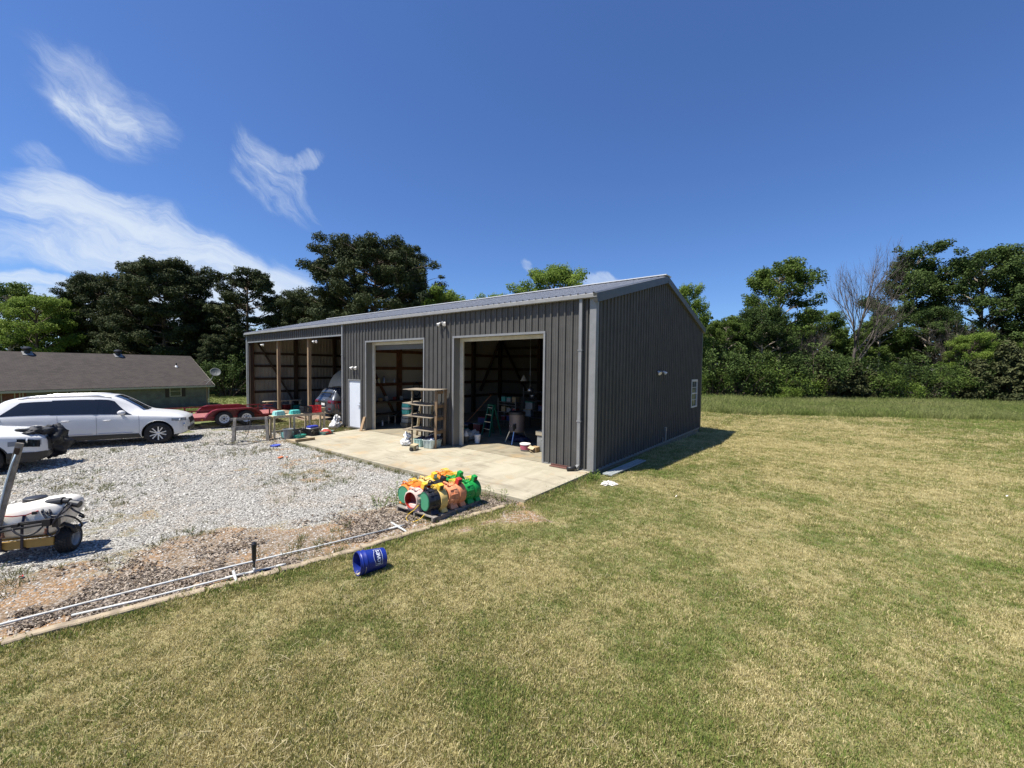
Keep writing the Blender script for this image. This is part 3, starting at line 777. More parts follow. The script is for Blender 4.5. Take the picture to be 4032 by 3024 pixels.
# lower growth along the field edge
bA = make_bush('bush', 5.0, 3.0, 4, LEAF_DARK, group=GB); bB = make_bush('bush', 4.2, 2.6, 9, LEAF_MID, group=GB); bC = make_bush('bush', 3.4, 2.2, 16, LEAF_LIGHT, group=GB)
ced = make_tree('cedar', 'cedar_tree', 6.4, 2.1, .02, 41, CEDAR, 22, 5, 260, .17, shape='cone', group='cedars in the tree line', clr=1.15)
edge = [(-5.6, 37.3, 'A', 1.25), (-3.6, 38.6, 'A', 1.2), (-1.9, 40.2, 'B', 1.15), (.4, 41.8, 'A', 1.0), (2.2, 42.3, 'C', .95), (3.2, 44.6, 'A', 1.25), (8.0, 48.2, 'B', .9), (10.4, 49.8, 'C', .85),
        (11.9, 51.6, 'A', 1.0), (13.9, 52.6, 'B', 1.0), (15.9, 54.0, 'A', .95), (17.6, 55.6, 'B', 1.05), (6.2, 49.5, 'A', 1.2), (19.8, 57.2, 'A', 1.3), (-4.8, 36.0, 'B', .8), (1.0, 39.4, 'C', .62)]
BL = ['dark bush hugging the far corner of the metal building', 'tall dark bush second from the metal building', 'mid green bush left of the tall upright tree', 'dark bush at the foot of the tall upright tree',
      'light green bush in front of the tall upright tree', 'dark bush left of the cedars', 'green bush at the foot of the bare tree', 'light bush just right of the bare tree', 'dark bush in front of the pale far house',
      'green bush under the pale far house roof', 'dark bush right of the pale far house', 'green bush left of the right hand cedars', 'dark bush behind the bare tree trunk', 'large dark bush behind the right hand cedars',
      'low green bush beside the gable wall edge', 'smallest pale bush jutting into the meadow']
firsts = {'A': bA, 'B': bB, 'C': bC}; used = set()
for i, (x, y, k, s) in enumerate(edge):
    if k in used: again(firsts[k], x, y, s, i*1.7, BL[i])
    else: used.add(k); put(firsts[k], x, y, s, i*1.7, BL[i])
put(ced, 4.6, 44.8, .80, 0, 'dark pointed cedar left of the bare tree')
for i, (x, y, s, lb) in enumerate([(6.6, 45.9, .66, 'short cedar right in front of the bare tree trunk'), (7.9, 47.2, .52, 'smallest cedar right of the bare tree trunk'), (18.6, 53.4, .98, 'tall grey green cedar near the right edge of the picture'), (21.3, 54.8, 1.25, 'widest cedar filling the right edge of the picture'), (16.4, 52.6, .7, 'smaller cedar left of the two big ones at the right')]):
    again(ced, x, y, s, i*2.0, lb)
# side growth between the house and the carport
for i, (x, y, s, k, lb) in enumerate([(-60.0, 6.0, 1.0, 'A', 'dark bush in the shade right of the satellite dish'), (-59.0, 9.5, 1.15, 'A', 'dark bush at the far edge of the grass beside the carport'), (-60.5, 12.5, 1.3, 'A', 'dark bush half hidden behind the carport wall'), (-62.5, 2.0, 1.3, 'B', 'bush behind the right gable of the house'), (-58.0, 15.5, 1.2, 'B', 'bush behind the carport')]):
    again(firsts[k], x, y, s, i*2.3, lb)
# bare dead tree
def bare_tree():
    rng = random.Random(6); root = thing('bare_tree', 'leafless grey tree with fanned out twigs in the middle of the tree line', 'tree')
    tk = MB(); tw = MB()
    def grow(m, p, d, ln, r, lev):
        n = 4; pts = [p]; dd = d.copy()
        for k in range(n):
            dd = (dd+Vector((rng.uniform(-1, 1), rng.uniform(-1, 1), rng.uniform(-.3, .9)))*.14).normalized(); pts.append(pts[-1]+dd*ln/n)
        m.tube(pts, [r*(1-.45*k/n) for k in range(n+1)], 6 if lev < 2 else 4)
        if lev >= 5: return
        c = {0: 7, 1: 5, 2: 5, 3: 4, 4: 3}[lev]
        for k in range(c):
            t = 1.0 if k == 0 else rng.uniform(.3 if lev else .38, .98); i = min(int(t*n), n-1); q = pts[i].lerp(pts[i+1], t*n-i)
            ax = dd.orthogonal().normalized(); ax.rotate(Matrix.Rotation(rng.uniform(0, 2*PI), 3, dd))
            nd = (dd*(.9 if lev else .8)+ax*(.2 if k == 0 else .62)+Vector((0, 0, .22))).normalized()
            grow(tw if lev >= 1 else tk, q, nd, ln*rng.uniform(.5, .72), r*(.55 if k == 0 else .42), lev+1)
    grow(tk, Vector((0, 0, -.3)), Vector((.06, 0, 1)), 7.4, .26, 0)
    BD = pm('dead_bark', (.11,.09,.075), .95, 0, .3, 3); tk.build('trunk', BD, root, smooth=True); tw.build('branches', BD, root, smooth=True); return root
bt_ = bare_tree(); put(bt_, 6.2, 47.6, .74, .3, None, .98)
again(bt_, 2.2, 47.0, .52, 2.2, 'smaller leafless tree with pale low limbs left of the tall bare one'); 
again(bt_, 16.2, 58.5, .55, 4.4, 'leafless limbs poking from the foliage near the right edge')
# far-off woods that read as one mass
def woods(name, label, path, h, n, seed, mat=LEAF_DARK):
    rng = np.random.default_rng(seed); cl = []
    P = np.array(path, float); seg = np.linalg.norm(np.diff(P, axis=0), axis=1); cum = np.concatenate([[0], np.cumsum(seg)])
    for i in range(n):
        t = rng.random()*cum[-1]; x = np.interp(t, cum, P[:, 0])+rng.normal(0, 1.6); y = np.interp(t, cum, P[:, 1])+rng.normal(0, 1.6)
        hh = h*(.75+.5*vnoise(t*.16, 0, seed)); z = hh*rng.random()**.8+float(gh(x, y)); cl.append((np.array([x, y, z]), 1.0+.8*rng.random(), .1+.35*rng.random()))
    C, S, N, T = clump_leaves(cl, 40, .42, rng, .9); o = leaves(name, C, S, N, 1.2, mat, T, None, rng)
    tag(o, label, 'woods', kind='stuff')
woods('woods', 'dark woods closing the view behind the tree line on the right', [(-22, 44), (-8, 50), (2, 64), (14, 72), (30, 70), (48, 62), (62, 40), (66, 10), (60, -25)], 9.0, 1700, 2)
woods('woods', 'dark woods closing the view behind the pines on the left', [(-100, -30), (-98, -12), (-96, 4), (-76, 14), (-66, 24), (-52, 34), (-38, 40), (-22, 46)], 9.0, 1000, 4)

# ------------------------------------------------------------------ house
def shingle_mat():
    m = bpy.data.materials.new('shingles'); m.use_nodes = True; g = NG(m.node_tree); b = g.n['Principled BSDF']
    co = g.new('ShaderNodeTexCoord').outputs['UV']
    br = g.new('ShaderNodeTexBrick'); g.l.new(co, br.inputs['Vector']); br.inputs['Scale'].default_value = 1.0
    br.inputs['Brick Width'].default_value = .32; br.inputs['Row Height'].default_value = .15; br.inputs['Mortar Size'].default_value = .012
    br.inputs['Color1'].default_value = (.034,.026,.022, 1); br.inputs['Color2'].default_value = (.055,.043,.037, 1); br.inputs['Mortar'].default_value = (.02,.016,.014, 1)
    n = g.noise(co, .9, 5, .7); c = g.mix(g.sstep(n, .35, .7), br.outputs['Color'], g.mix(.35, br.outputs['Color'], (.07,.056,.048)))
    g.put(b.inputs['Base Color'], c); b.inputs['Roughness'].default_value = .9; return m
def uvplane(mb_corners, mat, name, parent, thick=.06):
    """sloped slab with metric uv: corners a(eave start) b(eave end) c(ridge end) d(ridge start)"""
    a, b, c, d = [Vector(v) for v in mb_corners]; n = (b-a).cross(d-a).normalized()*thick
    me = bpy.data.meshes.new(name); vs = [a, b, c, d, a-n, b-n, c-n, d-n]
    me.from_pydata([tuple(v) for v in vs], [], [(0,1,2,3),(7,6,5,4),(0,4,5,1),(1,5,6,2),(2,6,7,3),(3,7,4,0)])
    uv = me.uv_layers.new(name='uv'); u = (b-a).normalized(); w = n.normalized().cross(u)
    for l in me.loops:
        p = Vector(me.vertices[l.vertex_index].co)-a; uv.data[l.index].uv = (p.dot(u), p.dot(w))
    me.materials.append(mat); o = bpy.data.objects.new(name, me); COL.objects.link(o); o.parent = parent; return o
def build_house():
    # local: +Y along the front from its right corner to the left is negative; front faces +X
    ang = math.atan2(-9.66-3.63, -43.17+45.59)      # direction along the front wall, rightcorner -> left
    root = thing('house', 'low ranch house with a brown shingle roof and pale stucco walls behind the white cars', 'house', (-45.59, 3.63, -1.56))
    u = Vector((math.cos(ang), math.sin(ang), 0)); root.rotation_euler = (0, 0, ang)   # local x runs along the facade (towards the left), local y points to the front
    wallm = pm('stucco', (.15,.148,.118), .9, 0, .22, 1.6, .2, 30, dirt=(.12,.12,.10), ds=.9)
    Lh, D = 23.0, 8.6; ez = 2.36; rz = 5.15
    m = MB()
    m.add([(0,0,-.3),(Lh,0,-.3),(Lh,-D,-.3),(0,-D,-.3),(0,0,ez),(Lh,0,ez),(Lh,-D,ez),(0,-D,ez),(0,-D/2,rz-.12),(Lh,-D/2,rz-.12)],
          [(0,1,5,4),(2,3,7,6),(3,0,4,8,7),(1,2,6,9,5)])
    m.build('wall', wallm, root)
    sm = shingle_mat(); o_ = .45; sl = (rz-ez)/(D/2)
    roof = uvplane([(Lh+.4, o_, ez-o_*sl+.1), (-.45, o_, ez-o_*sl+.1), (-.45, -D/2, rz), (Lh+.4, -D/2, rz)], sm, 'roof', root)
    uvplane([(-.45, -D-o_, ez-o_*sl+.1), (Lh+.4, -D-o_, ez-o_*sl+.1), (Lh+.4, -D/2, rz), (-.45, -D/2, rz)], sm, 'roof', root)
    tm = pm('house_trim', (.42,.38,.30), .7); sh = pm('shutter', (.035,.022,.018), .6); glass = pm('house_glass', (.03,.04,.04), .08, spec=.8)
    fz = ez-o_*sl+.06
    part('fascia', tm, root, lambda m: m.b2((-.45, o_+.005, fz-.16), (Lh+.4, o_+.035, fz-.0)))
    part('rake_board', tm, root, lambda m: m.bar((-.47, o_, fz-.08), (-.47, -D/2, rz-.16), .03, .2))
    part('soffit', tm, root, lambda m: m.b2((-.4, .02, fz-.15), (Lh+.35, o_, fz-.13)))
    part('corner_board', pm('corner_board', (.30,.21,.13), .7), root, lambda m: m.b2((-.02, -.02, -.2), (.13, .03, ez-.1)))
    part('gutter_pipe', tm, root, lambda m: m.cyl((-.06, .12, -.1), (-.06, .12, fz-.2), .04))
    part('foundation_vent', BLACKP, root, lambda m: m.b2((5.2, .0, .05), (5.55, .012, .2)))
    def win(x, w, zb, zt, shut=True):
        f = MB(); t = .06
        f.b2((x-w/2, -.03, zb), (x-w/2+t, .05, zt)); f.b2((x+w/2-t, -.03, zb), (x+w/2, .05, zt)); f.b2((x-w/2+t, -.03, zb), (x+w/2-t, .05, zb+t)); f.b2((x-w/2+t, -.03, zt-t), (x+w/2-t, .05, zt)); f.b2((x-w/2+t, -.03, (zb+zt)/2-.02), (x+w/2-t, .04, (zb+zt)/2+.02))
        fo = f.build('window', pm('beige_frame', (.40,.37,.28), .6), root)
        part('pane', glass, fo, lambda m: m.b2((x-w/2+t, .0, zb+t), (x+w/2-t, .02, zt-t)))
        if shut:
            for sg in (-1, 1): part('shutter', sh, root, lambda m: [m.b2((x+sg*(w/2+.19)-.15, .005, zb-.05), (x+sg*(w/2+.19)+.15, .04, zt+.05))]+[m.b2((x+sg*(w/2+.19)-.12, .04, z), (x+sg*(w/2+.19)+.12, .05, z+.03)) for z in np.arange(zb, zt, .08)] and None)
    win(2.75, .95, 1.14, 2.16); win(9.15, .95, 1.0, 2.14)
    # recessed brick entry at the left
    part('brick_panel', pm('brick_red', (.16,.06,.04), .9, 0, .3, 14), root, lambda m: m.b2((12.25, .0, -.2), (16.5, .035, ez-.08)))
    dd = part('door', pm('door_dark', (.06,.03,.025), .5), root, lambda m: m.b2((14.2, .03, .0), (15.1, .07, 2.05)))
    part('handle', STEEL, dd, lambda m: m.cyl((14.3, .07, 1.0), (14.3, .13, 1.0), .03))
    win(13.15, .7, .75, 2.0, False); win(12.5, .22, .75, 2.05, False); win(17.8, .95, 1.0, 2.1)
    part('chimney', pm('brick_red', (.16,.06,.04)), root, lambda m: m.b2((19.5, -5.6, 3.5), (20.3, -4.9, 6.0)))
    # roof turbines, plumbing vent
    def rp(x, up, off=0): y = o_-(o_+D/2)*up; return Vector((x, y, fz+.04+(rz-fz-.04)*up+off))
    dark = pm('turbine_dark', (.03,.032,.035), .5, .3)
    def turb(x):
        p = rp(x, .965); o = part('roof_vent', dark, root, lambda m: (m.lathe([(.16, 0), (.16, .22)], Matrix.Translation(p), 18), m.lathe([(.17, .22), (.27, .28), (.30, .36), (.26, .46), (.12, .52), (0, .53)], Matrix.Translation(p), 18)) and None, smooth=True, angle=40)
        part('flashing', TRIM, o, lambda m: m.box((p.x, p.y+.1, p.z-.02), (.6, .6, .02), rot=(-math.atan(sl), 0, 0)))
    turb(5.55); turb(11.25)
    p = rp(1.6, .62); part('vent_pipe', dark, root, lambda m: m.cyl(p, p+Vector((0, 0, .35)), .05)); part('flashing', WHITEP, root, lambda m: m.cyl(p+Vector((0, 0, -.08)), p+Vector((0, 0, .12)), .16, .07))
    # satellite dish on the right eave corner
    di = thing('satellite_dish', 'grey satellite dish on a mast at the right corner of the house roof', 'satellite dish', root.location, 0); di.rotation_euler = root.rotation_euler
    q = Vector((-.25, .2, fz+.18)); c = q+Vector((-.25, .35, 1.15))
    part('mast', TRIM, di, lambda m: m.tube([q, q+Vector((0, .08, .45)), c], .03, 8))
    part('brace', TRIM, di, lambda m: (m.cyl(q+Vector((.45, -.35, .25)), q+Vector((0, .08, .5)), .015), m.cyl(q+Vector((.5, .1, -.05)), q+Vector((0, .08, .5)), .015)) and None)
    M = Vector((.25, .75, .45)).to_track_quat('Z', 'Y').to_matrix().to_4x4(); M.translation = c
    part('reflector', pm('dish_grey', (.10,.11,.105), .6), di, lambda m: m.lathe([(.0, 0), (.2, .02), (.4, .075), (.47, .11)], M, 24), smooth=True, solid=.015)
    part('feed_arm', TRIM, di, lambda m: m.tube([M @ Vector((0, -.45, .1)), M @ Vector((0, -.25, .45))], .015, 6))
build_house()
def far_house():
    r = thing('far_house', 'pale house with a grey roof showing through gaps in the tree line', 'house', (14.3, 66.0, -.3), R_(-20))
    part('wall', pm('far_wall', (.62,.58,.52), .9, 0, .1, 1), r, lambda m: m.b2((-7, -4, 0), (7, 4, 2.9)))
    uvplane([(-7.5, -4.5, 2.7), (7.5, -4.5, 2.7), (7.5, 0, 4.7), (-7.5, 0, 4.7)], pm('far_roof', (.16,.16,.18), .9, 0, .2, 2), 'roof', r); uvplane([(7.5, 4.5, 2.7), (-7.5, 4.5, 2.7), (-7.5, 0, 4.7), (7.5, 0, 4.7)], pm('far_roof', (.16,.16,.18)), 'roof', r)
    for x in (-4, 0, 4): part('window', GLASSD, r, lambda m: m.b2((x-.5, -4.03, 1), (x+.5, -3.99, 2.2)))
far_house()

# ------------------------------------------------------------------ scattered ground cover (geometry nodes on point sets)
def proto_collection(name, objs):
    c = bpy.data.collections.new(name)
    for o in objs: c.objects.link(o)
    return c
def raw(name, mb, mat, smooth=False):
    o = mb.build(name, mat, None, smooth=smooth); COL.objects.unlink(o); return o
def scatter(name, label, P, rot, scl, tint, idx, protos, cat, kind='stuff'):
    me = bpy.data.meshes.new(name); n = len(P); me.vertices.add(n); me.vertices.foreach_set('co', np.asarray(P, np.float32).ravel())
    a = me.attributes.new('rot', 'FLOAT_VECTOR', 'POINT'); a.data.foreach_set('vector', np.asarray(rot, np.float32).ravel())
    a = me.attributes.new('scl', 'FLOAT', 'POINT'); a.data.foreach_set('value', np.asarray(scl, np.float32))
    a = me.attributes.new('tint', 'FLOAT', 'POINT'); a.data.foreach_set('value', np.clip(tint, 0, 1).astype(np.float32))
    a = me.attributes.new('pick', 'INT', 'POINT'); a.data.foreach_set('value', np.asarray(idx, np.int32))
    o = bpy.data.objects.new(name, me); COL.objects.link(o); tag(o, label, cat, kind=kind)
    t = bpy.data.node_groups.new(name, 'GeometryNodeTree'); t.is_modifier = True
    t.interface.new_socket('Geometry', in_out='INPUT', socket_type='NodeSocketGeometry'); t.interface.new_socket('Geometry', in_out='OUTPUT', socket_type='NodeSocketGeometry')
    N = t.nodes; gi = N.new('NodeGroupInput'); go = N.new('NodeGroupOutput'); ip = N.new('GeometryNodeInstanceOnPoints'); ci = N.new('GeometryNodeCollectionInfo')
    ci.inputs['Collection'].default_value = proto_collection(name+'_kinds', protos); ci.inputs['Separate Children'].default_value = True; ci.inputs['Reset Children'].default_value = True
    def na(nm, ty):
        k = N.new('GeometryNodeInputNamedAttribute'); k.data_type = ty; k.inputs[0].default_value = nm; return [s for s in k.outputs if s.enabled and s.name == 'Attribute'][0]
    l = t.links; l.new(gi.outputs[0], ip.inputs['Points']); l.new(ci.outputs[0], ip.inputs['Instance']); ip.inputs['Pick Instance'].default_value = True
    l.new(na('pick', 'INT'), ip.inputs['Instance Index']); e2r = N.new('FunctionNodeEulerToRotation'); l.new(na('rot', 'FLOAT_VECTOR'), e2r.inputs[0]); l.new(e2r.outputs[0], ip.inputs['Rotation'])
    l.new(na('scl', 'FLOAT'), ip.inputs['Scale']); l.new(ip.outputs[0], go.inputs[0])
    md = o.modifiers.new('scatter', 'NODES'); md.node_group = t
    return o
def tuft(seed, n, rad, hgt, w, curl=.5, mat=None, seedhead=False):
    rng = random.Random(seed); m = MB()
    for i in range(n):
        a = rng.uniform(0, 2*PI); r = rad*math.sqrt(rng.random()); b = Vector((math.cos(a)*r, math.sin(a)*r, -.004)); h = hgt*rng.uniform(.45, 1.1)
        d = Vector((math.cos(a+rng.uniform(-1, 1)), math.sin(a+rng.uniform(-1, 1)), 0))*h*curl*rng.uniform(.2, 1.3); s = Vector((-math.sin(a), math.cos(a), 0)); s.rotate(Euler((0, 0, rng.uniform(0, 3)))); s *= w*rng.uniform(.7, 1.3)
        p1 = b+d*.3+Vector((0, 0, h*.55)); p2 = b+d+Vector((0, 0, h*(1-.25*curl)))
        m.add([b-s*.5, b+s*.5, p1+s*.4, p1-s*.4, p2], [(0, 1, 2, 3), (3, 2, 4)])
        if seedhead and i % 3 == 0:
            m.add([p2-s*1.2, p2+s*1.2, p2+d*.12+Vector((0, 0, h*.12))], [(0, 1, 2)], 0)
    return m
CAMX, CAMY = 4.96, -9.75; FW = Vector((math.sin(-.6696), math.cos(-.6696)))
def view_pts(n, dmin, dmax, rng, power=1.0, spread=1.12):
    d = dmin+(dmax-dmin)*rng.random(n)**power; a = -.6696+spread*(2*rng.random(n)-1)
    return CAMX+np.sin(a)*d, CAMY+np.cos(a)*d
def build_scatter():
    rng = np.random.default_rng(77)
    GM = leaf_material('grass_blade', (.66,.575,.30), (.21,.275,.065), .3, .7, True, (.37,.32,.13), (.26,.265,.08))
    tufts = [raw('t%d' % i, tuft(i, 18, .06, .042, .0062, .45), GM) for i in range(6)]
    # near lawn: density falls with distance
    x, y = view_pts(330000, 1.9, 50, rng, 1.5, 1.2)
    g, d, gr = masks(x, y); tm = tall_mask(x, y); keep = ((x > timber_x(y)+.03) | (y > 11.1)) & (d+.9*(rng.random(len(x))-.5) < .5) & (tm < .5)
    keep &= ~((x < .08) & (y > -3.1) & (y < 11.05)) & (x > -24); keep &= ~((x > .1) & (x < .55) & (y > .05) & (y < 2.5))
    keep &= rng.random(len(x)) > .0
    x, y, gr = x[keep], y[keep], gr[keep]; n = len(x); dist = np.hypot(x-CAMX, y-CAMY)
    ex = np.exp(-((x-timber_x(y))/.25)**2)*(y < -.3)+np.exp(-((x-.08)/.2)**2)*(y > -3)*.6
    tn = .44+1.0*(gr-.5)+1.15*(rng.random(n)-.5)+.25*ex
    sc = (.55+.6*rng.random(n))*(1+.5*ss(dist, 5, 15)+1.3*ss(dist, 15, 36))*(1+.9*ex)*(.75+.5*fbm(x*1.7, y*1.7, 44))
    scatter('lawn_grass', 'short dry and green lawn grass', np.stack([x, y, gh(x, y)], 1), np.stack([rng.normal(0, .12, n), rng.normal(0, .12, n), rng.random(n)*6.3], 1), sc, tn, rng.integers(0, 6, n), tufts, 'grass')
    # flat straw clippings lying on the lawn
    cl = MB()
    rr = random.Random(3)
    for i in range(9):
        a = rr.uniform(0, 6.3); p = Vector((rr.uniform(-.1, .1), rr.uniform(-.1, .1), rr.uniform(.004, .03))); e = p+Vector((math.cos(a), math.sin(a), rr.uniform(-.1, .2)))*rr.uniform(.03, .09); s = Vector((-math.sin(a), math.cos(a), 0))*.0016
        cl.add([p-s, p+s, e+s, e-s], [(0, 1, 2, 3)])
    cl = raw('clip', cl, leaf_material('straw', (.46,.39,.24), (.28,.24,.13), .1, .8, True))
    x, y = view_pts(1200, 1.9, 14, rng, 1.0, 1.2); g, d, gr = masks(x, y); k = (x > timber_x(y)+.1) & (gr+.5*(rng.random(len(x))-.5) < .55) & ~((x < .1) & (y > -3.1)) & ~((x < 1) & (y > 0)); x, y = x[k], y[k]; n = len(x)
    scatter('straw_clippings', 'dry mown clippings lying over the lawn', np.stack([x, y, gh(x, y)], 1), np.stack([np.zeros(n), np.zeros(n), rng.random(n)*6.3], 1), .7+.6*rng.random(n), rng.random(n), np.zeros(n, int), [cl], 'grass')
    # tall meadow beyond the mown part
    TM = leaf_material('meadow_blade', (.36,.34,.15), (.13,.195,.035), .3, .7, True)
    tall = [raw('m%d' % i, tuft(50+i, 22, .22, .52, .022, .45, seedhead=True), TM) for i in range(5)]
    x = rng.uniform(-8, 42, 60000); y = rng.uniform(14, 68, 60000); k = (tall_mask(x, y) > .4) & (y < 38.5+.97*x+6*(x > 4)) & (np.hypot(x-CAMX, y-CAMY) < 72) & (x > -7-.1*y); x, y = x[k], y[k]; n = len(x)
    tn = .55+.8*(fbm(x*.25, y*.25, 8)-.5)+.35*(rng.random(n)-.5)
    scatter('meadow_grass', 'tall unmown green meadow grass in front of the tree line', np.stack([x, y, gh(x, y)], 1), np.stack([rng.normal(0, .1, n), rng.normal(0, .1, n), rng.random(n)*6.3], 1), .55+.6*rng.random(n), tn, rng.integers(0, 5, n), tall, 'grass')
    x = rng.uniform(-70, -25, 9000); y = rng.uniform(-2, 16, 9000); n = len(x)
    scatter('side_grass', 'green grass beside the carport wall', np.stack([x, y, gh(x, y)], 1), np.stack([np.zeros(n), np.zeros(n), rng.random(n)*6.3], 1), .2+.25*rng.random(n), .7+.5*(rng.random(n)-.5), rng.integers(0, 5, n), tall, 'grass')
    # gravel stones
    SM = bpy.data.materials.new('stone'); SM.use_nodes = True; g = NG(SM.node_tree); b = g.n['Principled BSDF']; t = g.attr('tint', 2, 'INSTANCER')
    g.put(b.inputs['Base Color'], g.ramp(t, [(0, (.13,.12,.105)), (.3, (.30,.285,.25)), (.75, (.48,.46,.41)), (1, (.66,.63,.56))])); b.inputs['Roughness'].default_value = .9
    st = []
    for i in range(6):
        rr = random.Random(i); vs = []; base = [(0,0,1),(.9,0,.4),(.28,.85,.45),(-.72,.52,.45),(-.72,-.52,.45),(.28,-.85,.45),(.72,.52,-.4),(-.28,.85,-.45),(-.9,0,-.4),(-.28,-.85,-.45),(.72,-.52,-.4),(0,0,-1)]
        for v in base: k = rr.uniform(.65, 1.2); vs.append((v[0]*k*.012*1.3, v[1]*k*.012, v[2]*k*.008+.003))
        fs = [(0,1,2),(0,2,3),(0,3,4),(0,4,5),(0,5,1),(1,6,2),(2,7,3),(3,8,4),(4,9,5),(5,10,1),(6,7,2),(7,8,3),(8,9,4),(9,10,5),(10,6,1),(11,7,6),(11,8,7),(11,9,8),(11,10,9),(11,6,10)]
        m = MB(); m.add(vs, fs); st.append(raw('s%d' % i, m, SM))
    x, y = view_pts(190000, 4.5, 21, rng, .85, 1.2); gv, d, gr = masks(x, y); lot = (x < timber_x(y)-.05) & (x > -19) & ~((x > -11.2) & (y > -3.15))
    k = lot & (rng.random(len(x)) < gv*1.0+.3); x, y = x[k], y[k]; n = len(x); dist = np.hypot(x-CAMX, y-CAMY)
    scatter('gravel_stones', 'crushed grey gravel of the parking lot', np.stack([x, y, gh(x, y)-.002], 1), np.stack([rng.normal(0, .5, n), rng.normal(0, .5, n), rng.random(n)*6.3], 1), (.5+1.1*rng.random(n)**2)*(1+.6*ss(dist, 7, 16)), rng.random(n), rng.integers(0, 6, n), st, 'gravel')
    # dead leaves along the timber edge
    LM = leaf_material('litter', (.14,.105,.075), (.48,.41,.33), .1, .9, True); lf = []
    for i in range(3):
        rr = random.Random(90+i); m = MB()
        for k in range(5):
            M = Matrix.Translation((rr.uniform(-.05, .05), rr.uniform(-.05, .05), rr.uniform(.004, .02))) @ Euler((rr.uniform(-.7, .7), rr.uniform(-.7, .7), rr.uniform(0, 6))).to_matrix().to_4x4()
            m.add([(-.022, 0, 0), (0, -.011, .006), (.022, 0, 0), (0, .011, .006)], [(0, 1, 2, 3)], 0, M)
        lf.append(raw('l%d' % i, m, LM))
    y = rng.uniform(-12, -.5, 15000); x = timber_x(y)-np.abs(rng.normal(.0, .75, 15000))-.05; dn = fbm(x*1.6, y*1.6, 61); k = (dn > .53) & ~((x < -.0) & (y > -3.0)) & ~((x > -1.85) & (x < -.68) & (y > -4.95) & (y < -3.6)); x, y = x[k], y[k]; n = len(x)
    scatter('leaf_litter', 'dry leaf litter along the timber edging', np.stack([x, y, gh(x, y)], 1), np.stack([np.zeros(n), np.zeros(n), rng.random(n)*6.3], 1), .7+.7*rng.random(n), rng.random(n), rng.integers(0, 3, n), lf, 'leaves')
    # weeds in the gravel and along edges
    WM = leaf_material('weed_blade', (.22,.18,.085), (.10,.15,.03), .3, .7, True)
    wd = [raw('w%d' % i, tuft(70+i, 14, .05, .13, .006, 1.0), WM) for i in range(4)]
    x, y = view_pts(30000, 4, 22, rng, .9, 1.15); gv, d, gr = masks(x, y); nz = fbm(x*.9, y*.9, 71)
    k = (x < timber_x(y)-.03) & (x > -20) & ~((x > -11.2) & (y > -3.17)) & (rng.random(len(x)) < np.clip((nz-.50)*2.6+.25*(1-gv)*(nz > .4), 0, 1)); x, y = x[k], y[k]
    ye = rng.uniform(-11.1, 0, 260); xe = ye*0; ye2 = np.full(260, -3.16)+rng.normal(0, .05, 260); x = np.concatenate([x, rng.uniform(-11.2, -.1, 260), rng.normal(.06, .08, 160), rng.uniform(-16, -11.3, 2200)]); y = np.concatenate([y, ye2, rng.uniform(-3, -.05, 160), rng.uniform(-2.6, .6, 2200)]); n = len(x)
    scatter('gravel_weeds', 'weeds and grass tufts growing in the gravel', np.stack([x, y, gh(x, y)], 1), np.stack([rng.normal(0, .1, n), rng.normal(0, .1, n), rng.random(n)*6.3], 1), .45+.8*rng.random(n), .45+.9*(rng.random(n)-.5), rng.integers(0, 4, n), wd, 'weeds')
build_scatter()
